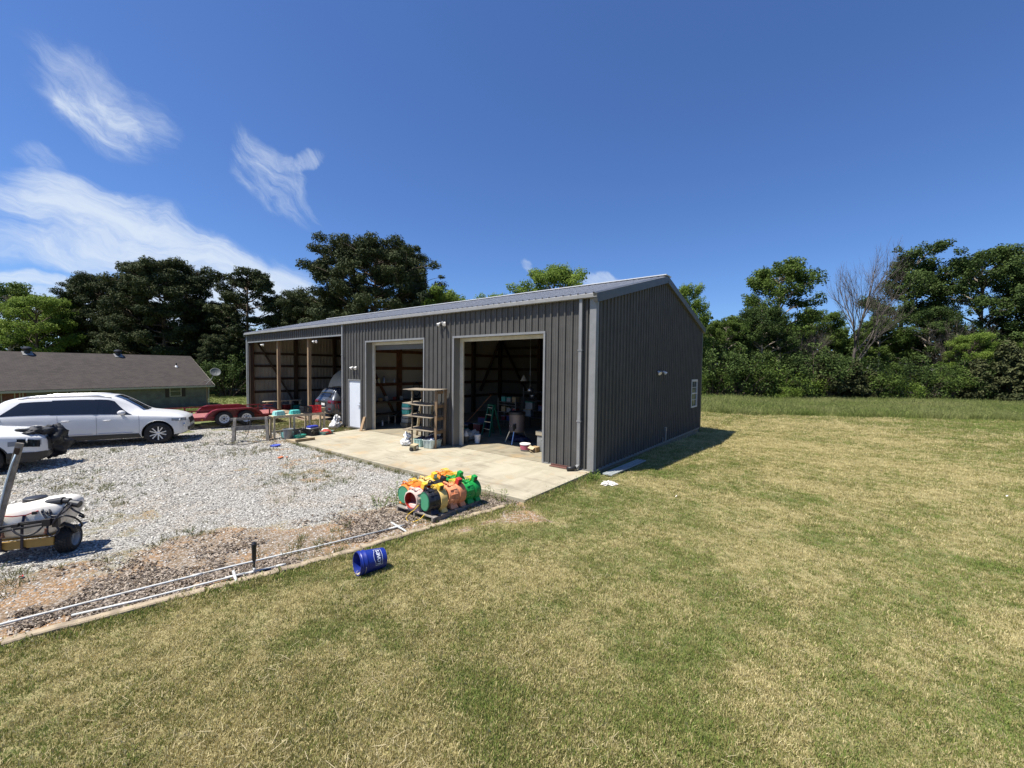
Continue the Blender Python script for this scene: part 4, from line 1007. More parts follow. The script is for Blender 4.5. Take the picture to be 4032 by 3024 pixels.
# ------------------------------------------------------------------ cars
def apply_boolean(o, cutters):
    for c in cutters:
        m = o.modifiers.new('cut', 'BOOLEAN'); m.operation = 'DIFFERENCE'; m.object = c; m.solver = 'EXACT'
    bpy.context.view_layer.update()
    dg = bpy.context.evaluated_depsgraph_get(); me = bpy.data.meshes.new_from_object(o.evaluated_get(dg))
    o.modifiers.clear(); old = o.data; o.data = me; me.name = o.name
    for c in cutters: bpy.data.objects.remove(c, do_unlink=True)
class CarShape:
    def __init__(s, **k): s.__dict__.update(k)
    def f(s, key, x): xs, ys = zip(*getattr(s, key)); return smooth_interp(x, xs, ys)
    def sec(s, x):
        zb, zt, w, wr = s.f('zb', x), s.f('zt', x), s.f('w', x), s.f('wr', x); zs = min(s.f('zs', x), zt-.035)
        k = min(1, (zt-zs)/.25); ed = .075*k+.012; wr = wr*k+(w*.93)*(1-k)
        return zb, zt, w, wr, zs, ed
    def ring(s, x):
        zb, zt, w, wr, zs, ed = s.sec(x); h = zs-zb
        half = [(0, zb), (w*.8, zb), (w*.955, zb+.03), (w*.985, zb+.16*h), (w, zb+.4*h), (w*1.0, zb+.6*h), (w*.985, zb+.8*h), (w*.978, zb+.93*h), (w*.955, zs)]
        a = (w*.955, zs); b = (wr, zt-ed)
        for t in (.12, .35, .65, .9): half.append((a[0]+(b[0]-a[0])*t+.018*math.sin(PI*t), a[1]+(b[1]-a[1])*t))
        half += [b, (wr*.93, zt-ed*.5), (wr*.75, zt-ed*.2), (wr*.4, zt-ed*.04), (0, zt)]
        pts = [(x, y, z) for y, z in half]+[(x, -y, z) for y, z in half[-2:0:-1]]
        return pts
    def side(s, x, t, off=.006, sg=-1):
        """t 0..1 from belt line to roof edge; sg=-1 is the right hand side"""
        zb, zt, w, wr, zs, ed = s.sec(x)
        return (x, sg*(w*.955+(wr-w*.955)*t+.018*math.sin(PI*t)+off), zs+(zt-ed-zs)*t+off*.3)
    def low(s, x, t, off=.004, sg=-1):
        zb, zt, w, wr, zs, ed = s.sec(x); y = np.interp(t, [0, .03, .16, .4, .6, .8, .93, 1], [w*.94, w*.965, w*.985, w, w, w*.985, w*.978, w*.955])
        return (x, sg*(float(y)+off), zb+(zs-zb)*t)
    def top(s, x, q, off=(.0, 0, .006)):
        zb, zt, w, wr, zs, ed = s.sec(x); y = q*wr*.97; z = zt-ed*abs(q)**3*.9
        return (x+off[0], y, z+off[2])
    def nose(s, z, q, off=.01, front=True):
        # x on the end surface at height z and lateral fraction q
        xs = np.linspace(s.L if front else 0, s.L*.6 if front else s.L*.4, 160)
        for x in xs:
            zb, zt, w, wr, zs, ed = s.sec(x); yy = abs(q)*s.W/2
            lim = w if z < zs else w*.955+(wr-w*.955)*(z-zs)/max(.01, zt-ed-zs)
            if zb <= z <= zt and yy <= lim: break
        return (x+(off if front else -off), q*s.W/2, z)
def patch(name, fn, nu, nv, mat, parent, solid=0):
    m = MB(); m.grid([[fn(i/nu, j/nv) for j in range(nv+1)] for i in range(nu+1)]); return m.build(name, mat, parent, smooth=True, solid=solid)
def seam(pts, r=.004): m = MB(); m.tube(pts, r, 5); return m
def make_wheel(parent, x, y, r, wd, rimr, mats, spokes=5, face=-1, twin=True, name='wheel'):
    ax = Matrix.Translation((x, y, r)) @ Matrix.Rotation(R_(90)*(1 if face < 0 else -1), 4, 'X')
    m = MB(); h = wd/2
    m.lathe([(rimr*.96, -h*.9), (rimr*1.02, -h), (r*.93, -h*.98), (r*.985, -h*.8), (r, -h*.55), (r, h*.55), (r*.985, h*.8), (r*.93, h*.98), (rimr*1.02, h), (rimr*.97, h*.85), (rimr*.96, 0)], ax, 40)
    w = m.build(name, RUBBER, parent, smooth=True, angle=50)
    m = MB(); m.lathe([(0, h*.05), (rimr*.9, h*.05), (rimr*.93, h*.2), (rimr*.95, h*.85), (rimr*.99, h*.9), (rimr*1.0, h*.8), (rimr*.97, -h*.6)], ax, 40)
    rm = m.build('rim', mats[1], w, smooth=True, angle=40)
    m = MB()
    for k in range(spokes):
        for dl in ((-.17, .17) if twin else (0,)):
            a0 = 2*PI*k/spokes+dl*1.0; a1 = 2*PI*k/spokes+dl*1.5
            p0 = ax @ Vector((math.cos(a0)*rimr*.2, math.sin(a0)*rimr*.2, h*.72)); p1 = ax @ Vector((math.cos(a1)*rimr*.95, math.sin(a1)*rimr*.95, h*.82))
            m.bar(p0, p1, rimr*.135, rimr*.1, up=(0, -face, 0))
    m.lathe([(0, h*.82), (rimr*.14, h*.8), (rimr*.24, h*.72), (rimr*.26, h*.5)], ax, 20)
    m.build('spokes', mats[0], w, bevel=.003); return w
def car(name, label, shape, paint, pos, rz, rs, wheels, glass, spec):
    """shape: CarShape; x runs from the rear (0) to the front"""
    S = shape; root = thing(name, label, spec.get('cat', 'car'), (0, 0, 0))
    xs = list(np.concatenate([[0, .012, .035, .07], np.linspace(.12, S.L-.12, 58), [S.L-.07, S.L-.035, S.L-.012, S.L]]))
    m = MB(); rows = [S.ring(x) for x in xs]; m.grid(rows, closeu=True); n = len(rows[0])
    m.f.append(tuple(range(n))); m.mi.append(0); m.f.append(tuple((len(xs)-1)*n+j for j in range(n-1, -1, -1))); m.mi.append(0)
    body = m.build('body', [paint, BLACKP], root, smooth=True)
    cut = []
    for wx in wheels[0]:
        for sg in (-1, 1):
            c = MB(); c.cyl((wx, sg*(S.W/2-.34), wheels[1]+.01), (wx, sg*(S.W/2+.2), wheels[1]+.01), wheels[1]+.055, n=36); co = c.build('cutter', BLACKP, None); cut.append(co)
    apply_boolean(body, cut); body.data.set_sharp_from_angle(angle=R_(34))
    for wx in wheels[0]:
        part('wheel_well', BLACKP, root, lambda q: q.b2((wx-.46, -S.W/2+.33, .2), (wx+.46, S.W/2-.33, .95)))
        for sg in (-1, 1):
            make_wheel(root, wx, sg*(S.W/2-.135), wheels[1], .235, wheels[2], (ALLOY, pm('rim_dark', (.04,.04,.045), .5)), 6 if spec.get('six') else 5, sg)
            # dark cladding round the arches
            if spec.get('clad', True):
                rr = wheels[1]+.075
                pts = [(wx+math.cos(a)*rr, sg*(S.f('w', min(max(wx+math.cos(a)*rr, 0), S.L))*.992), wheels[1]+math.sin(a)*rr) for a in np.linspace(-.1, PI+.1, 20)]
                part('arch_trim', spec.get('archmat', paint), root, lambda q: q.tube(pts, spec.get('flare', .018), 6), smooth=True)
    for sg in (-1, 1):
        a, b = wheels[0][0]+wheels[1]+.07, wheels[0][1]-wheels[1]-.07
        patch('sill', lambda u, v: S.low(a+(b-a)*u, .0+.15*v, .012, sg), 16, 3, BLACKP, root)
        for (xa0, xb0, xa1, xb1, t0, t1) in glass['side']:     # bottom from,to; top from,to
            def gf(u, v):
                t = t0+(t1-t0)*v; return S.side((xa0+(xb0-xa0)*u)*(1-v)+(xa1+(xb1-xa1)*u)*v, t, .007, sg)
            patch('window', gf, 14, 5, GLASSD, root)
        for x in spec['seams']:
            q = seam([S.low(x+.02*math.sin(t*3), t, .0, sg) for t in np.linspace(.12, 1, 12)]); q.build('door_seam', BLACKP, root)
        for x in spec['handles']:
            p = S.low(x, .80, .02, sg); part('handle', paint, root, lambda q: q.tube([S.low(x-.09, .79, .006, sg), S.low(x-.06, .80, .03, sg), S.low(x+.06, .80, .03, sg), S.low(x+.09, .80, .006, sg)], .014, 8), smooth=True)
        if 'strip' in spec:
            for (u0, u1) in spec['strip']: part('chrome_strip', STEEL, root, lambda q: q.tube([S.low(u0+(u1-u0)*k/6, .25, .012, sg) for k in range(7)], .012, 6), smooth=True)
        mx = spec['mirror']; p = Vector(S.side(mx, .12, .0, sg))
        mo = part('mirror', paint, root, lambda q: q.lathe([(0, -.1), (.07, -.085), (.1, -.03), (.1, .04), (.07, .08), (0, .085)], Matrix.Translation(p+Vector((.02, sg*.13, .05))) @ Matrix.Rotation(R_(90), 4, 'X') @ Matrix.Scale(.8, 4, (0, 1, 0)), 18), smooth=True)
        part('mirror_arm', BLACKP, mo, lambda q: q.bar(p, p+Vector((.02, sg*.09, .02)), .08, .04))
        if spec.get('rails'):
            x0, x1 = spec['rails']; part('roof_rail', spec.get('railmat', STEEL), root, lambda q: q.tube([tuple(Vector(S.top(x0+(x1-x0)*k/10, sg*.93))+Vector((0, 0, .045*min(1, min(k, 10-k)/1.2)))) for k in range(11)], .016, 7), smooth=True)
        # head and tail lights wrap round the corners
        (h0, h1, z0, z1) = spec['head']
        def hl(u, v):
            x = h0+(h1-h0)*u; zz = z0+(z1-z0)*(.15+.85*v if u < .3 else v); zb, zt, w, wr, zs, ed = S.sec(x)
            t = (zz-zb)/(zs-zb)
            return S.low(x, min(t, 1.0), .008, sg) if t <= 1 else (x, sg*(w*.955+.004), zz)
        hd = patch('headlight', hl, 16, 4, pm('lens', (.30,.31,.32), .08, .2, spec=.8), root)
        part('lamp_reflector', pm('reflector', (.7,.7,.68), .15, .6), hd, lambda q: q.lathe([(0, 0), (.05, 0), (.06, .02), (.06, .03)], Matrix.Translation(Vector(S.low(h0*.45+h1*.55, .86, .0, sg))) @ Matrix.Rotation(R_(90), 4, 'Y'), 14))
        (h0, h1, z0, z1) = spec['tail']
        def tl(u, v):
            x = h0+(h1-h0)*u; zb, zt, w, wr, zs, ed = S.sec(x); zz = z0+(z1-z0)*(v if u < .5 else .25+.6*v); t = (zz-zb)/(zs-zb)
            return S.low(x, t, .008, sg) if t <= 1 else (x, sg*(w*.955+.008), zz)
        patch('tail_light', tl, 12, 4, pm('tail_red', (.15,.004,.006), .15, 0, spec=.7, coat=.4), root)
    w0, w1 = glass['wind']; e = .9
    patch('windshield', lambda u, v: S.top(w0+(w1-w0)*u+.10*(abs(2*v-1)**2)*(-1)*u, (2*v-1)*e, (.004, 0, .008)), 10, 12, GLASSD, root)
    r0, r1 = glass['rear']
    patch('rear_window', lambda u, v: S.top(r0+(r1-r0)*u, (2*v-1)*.88, (-.006, 0, .006)), 8, 12, GLASSD, root)
    root.location = pos; root.rotation_euler = (0, 0, rz)
    if rs: root.scale = (rs,)*3
    return root, S
PAINTW = pm('car_white', (.66,.66,.645), .3, 0, .02, 2, coat=.3)
PAINTG = pm('car_grey', (.085,.095,.11), .25, .35, .05, 2, coat=.7)
SUV = CarShape(L=5.0, W=1.96,
    zb=[(0, .42), (.3, .34), (.9, .27), (4.2, .27), (4.8, .30), (5.0, .40)],
    zs=[(0, .98), (.2, 1.10), (1.0, 1.12), (3.4, 1.06), (3.9, 1.02), (4.5, .96), (4.85, .86), (5, .76)],
    zt=[(0, 1.02), (.05, 1.14), (.16, 1.38), (.34, 1.60), (.6, 1.695), (1.2, 1.755), (2.2, 1.775), (2.8, 1.745), (3.1, 1.63), (3.5, 1.36), (3.76, 1.18), (3.95, 1.14), (4.5, 1.06), (4.8, .965), (4.93, .86), (5, .74)],
    w=[(0, .80), (.08, .89), (.35, .955), (1.2, .98), (3.8, .98), (4.4, .955), (4.72, .87), (4.9, .72), (5, .52)],
    wr=[(0, .74), (.4, .67), (1.2, .69), (2.6, .69), (3.3, .66), (3.9, .72), (5, .5)])
SPEC = dict(seams=[1.66, 2.58, 3.66], handles=[1.86, 2.86], strip=[(1.75, 2.5), (2.65, 3.5)], mirror=3.22, rails=(.75, 2.75), head=(4.55, 4.93, .79, .90), tail=(.03, .42, .93, 1.12), six=False, cat='suv', flare=.007)
GL = dict(side=[(.34, 1.5, .78, 1.5, .08, .84), (1.50, 2.52, 1.50, 2.52, .06, .88), (2.60, 3.50, 2.60, 3.0, .06, .90)], wind=(2.92, 3.77), rear=(.10, .36))
u_ = Vector((1.13, 2.84)).normalized(); hd_ = math.atan2(u_.y, u_.x)
fwx, fwy = -13.82, -6.26                                             # contact point of the front right tyre
org = Vector((fwx, fwy))-u_*4.17-Vector((u_.y, -u_.x))*(.98-.03)
suvw, S_ = car('parked_suv', 'long white suv with black tinted windows, parked on the gravel before the house', SUV, PAINTW, (org.x, org.y, -.13), hd_, None, ((1.22, 4.17), .385, .25), GL, SPEC)
def front_bits(root, S, paint, grille_z, lowz, plate=None):
    patch('grille', lambda u, v: S.nose(grille_z[0]+(grille_z[1]-grille_z[0])*v, (2*u-1)*.42, .012), 14, 4, BLACKP, root)
    patch('bumper_vent', lambda u, v: S.nose(lowz[0]+(lowz[1]-lowz[0])*v, (2*u-1)*.62, .014), 16, 3, BLACKP, root)
    for sg in (-1, 1):
        p = Vector(S.nose(lowz[1]+.1, sg*.76, .0)); part('fog_lamp', pm('reflector', (.7,.7,.68)), root, lambda q: q.lathe([(0, .03), (.05, .03), (.06, 0)], Matrix.Translation(p) @ Matrix.Rotation(R_(90), 4, 'Y'), 14))
front_bits(suvw, SUV, PAINTW, (.66, .84), (.42, .54))
for sg in (-1, 1):
    patch('door_pillar', lambda u, v: SUV.side(2.505+.11*u, .05+.84*v, .011, sg), 3, 6, GLASSD, suvw)
    patch('rocker', lambda u, v: SUV.low(.5+4.2*u if False else 1.72+1.95*u, .0+.2*v, .016, sg), 12, 3, BLACKP, suvw)
    part('rail_strip', BLACKP, suvw, lambda q: q.tube([tuple(Vector(SUV.top(.7+2.2*k/10, sg*.99))+Vector((0, 0, .012))) for k in range(11)], .014, 6), smooth=True)
# dark roof rack bars on the white suv
# grey suv in the carport (rear towards the camera)
SUV2 = CarShape(L=4.8, W=1.89,
    zb=[(0, .40), (.3, .30), (.9, .25), (4.0, .25), (4.6, .30), (4.8, .40)],
    zs=[(0, .98), (.25, 1.07), (1.0, 1.07), (3.4, 1.0), (3.9, .98), (4.4, .92), (4.8, .72)],
    zt=[(0, 1.0), (.06, 1.12), (.22, 1.38), (.36, 1.58), (.5, 1.64), (1.2, 1.685), (2.2, 1.69), (2.7, 1.65), (3.1, 1.53), (3.55, 1.24), (3.8, 1.11), (4.4, 1.0), (4.7, .88), (4.8, .72)],
    w=[(0, .78), (.08, .86), (.35, .92), (1.2, .945), (3.8, .945), (4.3, .90), (4.6, .78), (4.8, .5)],
    wr=[(0, .72), (.4, .64), (1.2, .655), (2.6, .66), (3.3, .64), (3.9, .68), (4.8, .5)])
SPEC2 = dict(seams=[1.5, 2.45, 3.45], handles=[1.7, 2.7], mirror=3.05, rails=(.75, 2.6), head=(4.2, 4.7, .72, .88), tail=(.02, .42, .86, 1.03), cat='suv', railmat=BLACKP)
suvg, _ = car('parked_suv', 'grey suv parked nose first in the carport with its red tail lights facing out', SUV2, PAINTG, (-15.62, .62, -.07), R_(93), None, ((1.05, 3.83), .36, .235),
    dict(side=[(.62, 1.4, .95, 1.4, .1, .85), (1.42, 2.4, 1.42, 2.4, .08, .87), (2.48, 3.25, 2.48, 2.88, .08, .87)], wind=(2.85, 3.75), rear=(.10, .33)), SPEC2)
def rear_bits(root, S):
    patch('rear_bumper', lambda u, v: S.nose(.42+.12*v, (2*u-1)*.8, .016, False), 16, 3, BLACKP, root)
    for sg in (-1, 1):
        patch('tail_light', lambda u, v: S.nose(.90+.14*v, sg*(.46+.34*u), .012, False), 8, 3, pm('tail_red', (.4,.01,.01)), root)
        patch('reflector', lambda u, v: S.nose(.58+.06*v, sg*(.5+.24*u), .014, False), 6, 2, pm('tail_red', (.4,.01,.01)), root)
        patch('exhaust', lambda u, v: S.nose(.50+.045*v, sg*(.5+.22*u), .022, False), 6, 2, STEEL, root)
    pl = patch('plate_recess', lambda u, v: S.nose(.74+.2*v, (2*u-1)*.3, .008, False), 6, 2, BLACKP, root)
    patch('license_plate', lambda u, v: S.nose(.765+.12*v, (2*u-1)*.165, .014, False), 4, 2, WHITEP, pl)
    part('spoiler', PAINTG, root, lambda q: q.grid([[tuple(Vector(S.top(.5-.3*i/4, (2*j/10-1)*.93))+Vector((0, 0, .03*i/4+.005))) for j in range(11)] for i in range(5)]), smooth=True, solid=.03)
    part('rear_wiper', BLACKP, root, lambda q: q.tube([S.top(.12, 0, (-.02, 0, .02)), S.top(.17, .35, (-.02, 0, .02)), S.top(.16, .6, (-.02, 0, .02))], .01, 5))
    # round chrome badge, left unlettered
    part('badge', STEEL, root, lambda q: q.lathe([(0, .01), (.045, .01), (.055, 0)], Matrix.Translation(Vector(S.nose(1.03, 0, .0, False))) @ Matrix.Rotation(R_(-90), 4, 'Y') @ Matrix.Scale(1.5, 4, (0, 1, 0)), 16))
rear_bits(suvg, SUV2)
# white crossover cut by the left edge of the picture
SUV3 = CarShape(L=4.7, W=1.86,
    zb=[(0, .38), (.3, .30), (.9, .24), (4.0, .24), (4.5, .24), (4.7, .30)],
    zs=[(0, .95), (.25, 1.04), (1.0, 1.05), (3.3, .98), (3.8, .95), (4.3, .90), (4.6, .82), (4.7, .74)],
    zt=[(0, .98), (.06, 1.1), (.22, 1.36), (.4, 1.55), (1.2, 1.66), (2.2, 1.67), (2.7, 1.62), (3.1, 1.45), (3.5, 1.2), (3.7, 1.10), (4.2, 1.03), (4.5, .95), (4.64, .87), (4.7, .76)],
    w=[(0, .76), (.08, .85), (.35, .91), (1.2, .93), (3.7, .93), (4.2, .91), (4.5, .84), (4.62, .76), (4.7, .6)],
    wr=[(0, .7), (.4, .63), (1.2, .645), (2.6, .65), (3.3, .63), (3.9, .68), (4.7, .55)])
SPEC3 = dict(seams=[1.5, 2.4, 3.4], handles=[1.7, 2.6], mirror=3.0, head=(4.05, 4.6, .66, .80), tail=(.02, .42, .86, 1.03), cat='car', archmat=BLACKP)
hd3 = math.atan2(.985, .17); u3 = Vector((.17, .985)).normalized(); c1 = Vector((-11.52, -9.12))
o3 = c1-u3*4.55-Vector((u3.y, -u3.x))*.80
car3, _ = car('parked_car', 'white car nosing in from the left edge with a black cover strapped over its front', SUV3, PAINTW, (o3.x, o3.y, -.12), hd3, None, ((1.0, 3.62), .36, .23),
    dict(side=[(.62, 1.4, .95, 1.4, .1, .85), (1.42, 2.35, 1.42, 2.35, .08, .87), (2.43, 3.2, 2.43, 2.8, .08, .87)], wind=(2.8, 3.65), rear=(.10, .33)), SPEC3)
patch('bumper_skirt', lambda u, v: SUV3.nose(.25+.22*v, (2*u-1)*.97, .02), 24, 3, BLACKP, car3)
patch('grille', lambda u, v: SUV3.nose(.50+.34*v, (2*u-1)*.66, .02), 20, 4, BLACKP, car3)
for sg in (-1, 1): patch('bumper_corner', lambda u, v: SUV3.low(4.02+.66*u, .0+.40*v, .016, sg), 12, 4, BLACKP, car3)
for sg in (-1, 1): patch('lens_cover', lambda u, v: SUV3.low(4.2+.38*u, .62+.3*v, .014, sg), 8, 3, GLASSD, car3)
def lump(name, mat, parent, c, r, seed, sx=(1, 1, 1), amp=.35, n=18):
    """crumpled cloth or bag shape"""
    m = MB(); rows = []
    for i in range(n+1):
        th = PI*i/n; row = []
        for j in range(n*2):
            ph = PI*j/n; d = Vector((math.sin(th)*math.cos(ph), math.sin(th)*math.sin(ph), math.cos(th)))
            k = 1+amp*(noise_(d*1.6+Vector((seed, 0, 0)))+.5*noise_(d*4+Vector((0, seed, 0)))+.25*abs(noise_(d*9+Vector((0, seed, 0)))))
            row.append((c[0]+d.x*r*k*sx[0], c[1]+d.y*r*k*sx[1], c[2]+d.z*r*k*sx[2]))
        rows.append(row)
    m.grid(rows, closeu=True); return m.build(name, mat, parent, smooth=True)
from mathutils import noise as _mn
def noise_(v): return _mn.noise(v)
CLOTHB = pm('black_cloth', (.02,.021,.025), .6, 0, .4, 6, .3, 20)
cv = thing('car_cover', 'black torn cover bunched over the nose of the white car at the left edge', 'cover', (c1.x, c1.y, 0))
M3 = Matrix.Translation((o3.x, o3.y, -.12)) @ Matrix.Rotation(hd3, 4, 'Z')
cvl = lambda p: tuple(M3 @ Vector(p)-Vector((c1.x, c1.y, 0)))
lump('folded_cloth', CLOTHB, cv, cvl((4.42, -.45, .98)), .2, 2, (1.1, 1.5, .55), .7)
lump('folded_cloth', CLOTHB, cv, cvl((4.66, -.15, .80)), .22, 5, (.75, 1.6, 1.2), .7)
lump('folded_cloth', CLOTHB, cv, cvl((4.70, .1, .52)), .2, 8, (.7, 1.7, 1.3), .6)
part('strap', CLOTHB, cv, lambda m: m.tube([cvl(p) for p in ((4.3, -.75, .97), (4.5, -.5, 1.09), (4.76, -.1, .95), (4.84, .1, .6), (4.8, .2, .35))], .03, 6), smooth=True)
# camper at the back of the carport
def camper():
    r = thing('camper_trailer', 'beige camper with a rounded nose and a dark wing emblem, behind the grey suv', 'camper', (-19.4, 2.75, -.07))
    CM = pm('camper_beige', (.42,.38,.30), .55, 0, .05, 2)
    prof = [(.35, .5), (.1, .75), (.0, 1.15), (.02, 1.5), (.12, 1.85), (.34, 2.2), (.68, 2.48), (1.1, 2.66), (1.7, 2.76), (3.0, 2.78), (4.6, 2.74), (5.0, 2.55), (5.15, 2.2), (5.15, .5)]
    m = MB(); rows = []
    cy_, cz_ = 2.5, 1.5
    for x, k in ((0, .90), (.03, .95), (.10, .985), (.22, 1), (2.18, 1), (2.30, .985), (2.37, .95), (2.4, .90)):
        rows.append([(x, cy_+(y-cy_)*k, cz_+(z-cz_)*k) for y, z in prof])
    m.grid(rows, closeu=True); n = len(prof); m.f.append(tuple(range(n-1, -1, -1))); m.f.append(tuple(7*n+j for j in range(n))); m.mi += [0, 0]
    m.build('shell', CM, r, smooth=True, angle=35)
    def fy(z): return float(np.interp(z, [p[1] for p in prof[:9]], [p[0] for p in prof[:9]]))
    em = pm('emblem_dark', (.07,.07,.08), .5)
    def wing(pts):
        m = MB(); k = len(pts)
        m.add([(x, fy(z)-.012, z) for x, z in pts], [tuple(range(k))]); m.build('emblem', em, r, solid=.004)
    for sg in (-1, 1):
        X = lambda v: 1.2+sg*v
        wing([(X(.02), 1.30), (X(.28), 1.50), (X(.52), 1.56), (X(.34), 1.44), (X(.12), 1.22)]); wing([(X(.06), 1.16), (X(.40), 1.40), (X(.60), 1.72), (X(.48), 1.34), (X(.2), 1.12)])
    part('tongue', BLACKP, r, lambda m: (m.bar((.5, .4, .5), (1.2, -.9, .5), .08, .1), m.bar((1.9, .4, .5), (1.2, -.9, .5), .08, .1), m.cyl((1.2, -.8, .05), (1.2, -.8, .8), .03)) and None)
    for x in (.2, 2.2): make_wheel(r, x, 3.0, .33, .2, .2, (STEEL, BLACKP), 5, -1) if False else part('wheel', RUBBER, r, lambda m: m.cyl((x-.1, 3.0, .33), (x+.1, 3.0, .33), .33, n=28))
    part('door', pm('camper_door', (.35,.32,.26), .5), r, lambda m: m.b2((2.395, 1.6, .6), (2.412, 2.3, 2.4)))
camper()
# ------------------------------------------------------------------ red trailer
def trailer():
    r = thing('utility_trailer', 'red tandem axle flatbed trailer with white wheels and low side rails', 'trailer', (-17.72, -2.9, -.06), R_(-6)); RW = pm('white_rim', (.62,.63,.64), .5, 0, .1, 8)
    DK = pm('deck_pink', (.30,.10,.09), .8, 0, .25, 6, stretch=(6, .6, 1))
    hw = 1.05; f = -6.2; b = 2.1                     # local y from the front (-) to the ramp end (+)
    for k in range(9):
        x0 = -hw+.06+k*.222; part('deck_board', DK, r, lambda m: m.b2((x0, f, .40), (x0+.205, b, .44)))
    part('frame', RED, r, lambda m: (m.b2((-hw, f, .27), (-hw+.06, b, .40)), m.b2((hw-.06, f, .27), (hw, b, .40)), [m.b2((-hw+.06, y, .28), (hw-.06, y+.06, .385)) for y in np.arange(f, b-.05, .8)], m.bar((-.6, f, .34), (0, f-1.3, .36), .07, .1), m.bar((.6, f, .34), (0, f-1.3, .36), .07, .1)) and None)
    for sg in (-1, 1):
        x = sg*(hw-.03)
        part('side_rail', RED, r, lambda m: (m.b2((x-.025, f, .70), (x+.025, b-.55, .75)), m.bar((x, b-.55, .72), (x, b-.05, .46), .05, .05)) and None)
        for y in (-6.0, -4.8, -3.6, -2.35, -1.55, .85, 1.45): part('rail_post', RED, r, lambda m: m.b2((x-.025, y-.03, .40), (x+.025, y+.03, .70)))
        # tandem fender
        pts = [(-1.12, .42), (-1.0, .60), (-.86, .72), (-.66, .78), (.66, .78), (.86, .72), (1.0, .60), (1.12, .42)]
        def fend(m):
            a, c = sg*(hw+.0), sg*(hw+.27)
            m.grid([[(a, y, z), (c, y, z)] for y, z in pts]); m.add([(a+sg*.004, y, z) for y, z in pts], [tuple(range(8))])
            m.add([(c, y, z) for y, z in pts]+[(c, y*.90, z-.06 if abs(y) < 1.05 else z) for y, z in pts], [(i, i+1, i+9, i+8) for i in range(7)])
        part('fender', RED, r, fend, solid=.012)
        for y in (-.43, .43):
            ax = Matrix.Translation((sg*(hw+.14), y, .34)) @ Matrix.Rotation(R_(90)*sg, 4, 'Y')
            w = part('wheel', RUBBER, r, lambda m: m.lathe([(.19, -.1), (.31, -.1), (.34, -.07), (.34, .07), (.31, .1), (.2, .1), (.19, .08)], ax, 36), smooth=True, angle=50)
            def rim(m):
                m.lathe([(0, .05), (.06, .05), (.075, .03), (.13, .05), (.155, .05), (.175, .085), (.195, .10), (.2, .095), (.19, .0)], ax, 36)
            rm = part('rim', RW, w, rim, smooth=True, angle=40)
            part('hub', pm('hub_dark', (.05,.035,.03), .6), w, lambda m: (m.lathe([(0, .10), (.04, .1), (.045, .05)], ax, 16), [m.lathe([(0, .058), (.016, .058), (.018, .04)], ax @ Matrix.Translation((math.cos(a)*.115, math.sin(a)*.115, 0)) @ Matrix.Scale(1.4, 4, (0, 1, 0)), 10) for a in np.arange(0, 2*PI, PI/4)]) and None)
    part('axle', BLACKP, r, lambda m: [m.cyl((-hw-.1, y, .34), (hw+.1, y, .34), .04) for y in (-.43, .43)] and None)
    part('ramp', RED, r, lambda m: ([m.bar((x, b, .38), (x, b+1.1, .0), .05, .05) for x in (-.9, -.3, .3, .9)], [m.b2((-.9, b+.15+q*.22-.02, .30-q*.078), (.9, b+.15+q*.22+.02, .34-q*.078)) for q in range(4)]) and None)
    part('jack', STEEL, r, lambda m: (m.cyl((.0, f-.9, .05), (.0, f-.9, .75), .03), m.cyl((0, f-.9, .0), (0, f-.9, .04), .1)) and None)
    for sg in (-1, 1): part('marker_light', pm('amber', (.7,.25,.02), .3), r, lambda m: m.b2((sg*(hw+.001), -1.25, .31), (sg*(hw+.02), -1.17, .36)))
trailer()
# ------------------------------------------------------------------ objects in the yard
def obj1(name, label, cat, mat, fn, group=None, **k):
    m = MB(); fn(m); return tag(m.build(name, mat, None, **k), label, cat, group)
def txt(name, s, size, parent, M, mat, ext=.002, squeeze=1.0, off=0.0):
    c = bpy.data.curves.new(name, 'FONT'); c.body = s; c.size = size; c.extrude = ext; c.align_x = 'CENTER'; c.align_y = 'CENTER'; c.offset = off; c.resolution_u = 2
    t = bpy.data.objects.new('tmp', c); COL.objects.link(t); bpy.context.view_layer.update()
    me = bpy.data.meshes.new_from_object(t.evaluated_get(bpy.context.evaluated_depsgraph_get())); bpy.data.objects.remove(t, do_unlink=True)
    me.name = name; me.transform(Matrix.Scale(squeeze, 4, (1, 0, 0))); 
    o = bpy.data.objects.new(name, me); COL.objects.link(o); o.parent = parent; me.materials.clear(); me.materials.append(mat)
    if M is not None: me.transform(M)
    return o
def gz(x, y): return float(gh(x, y))
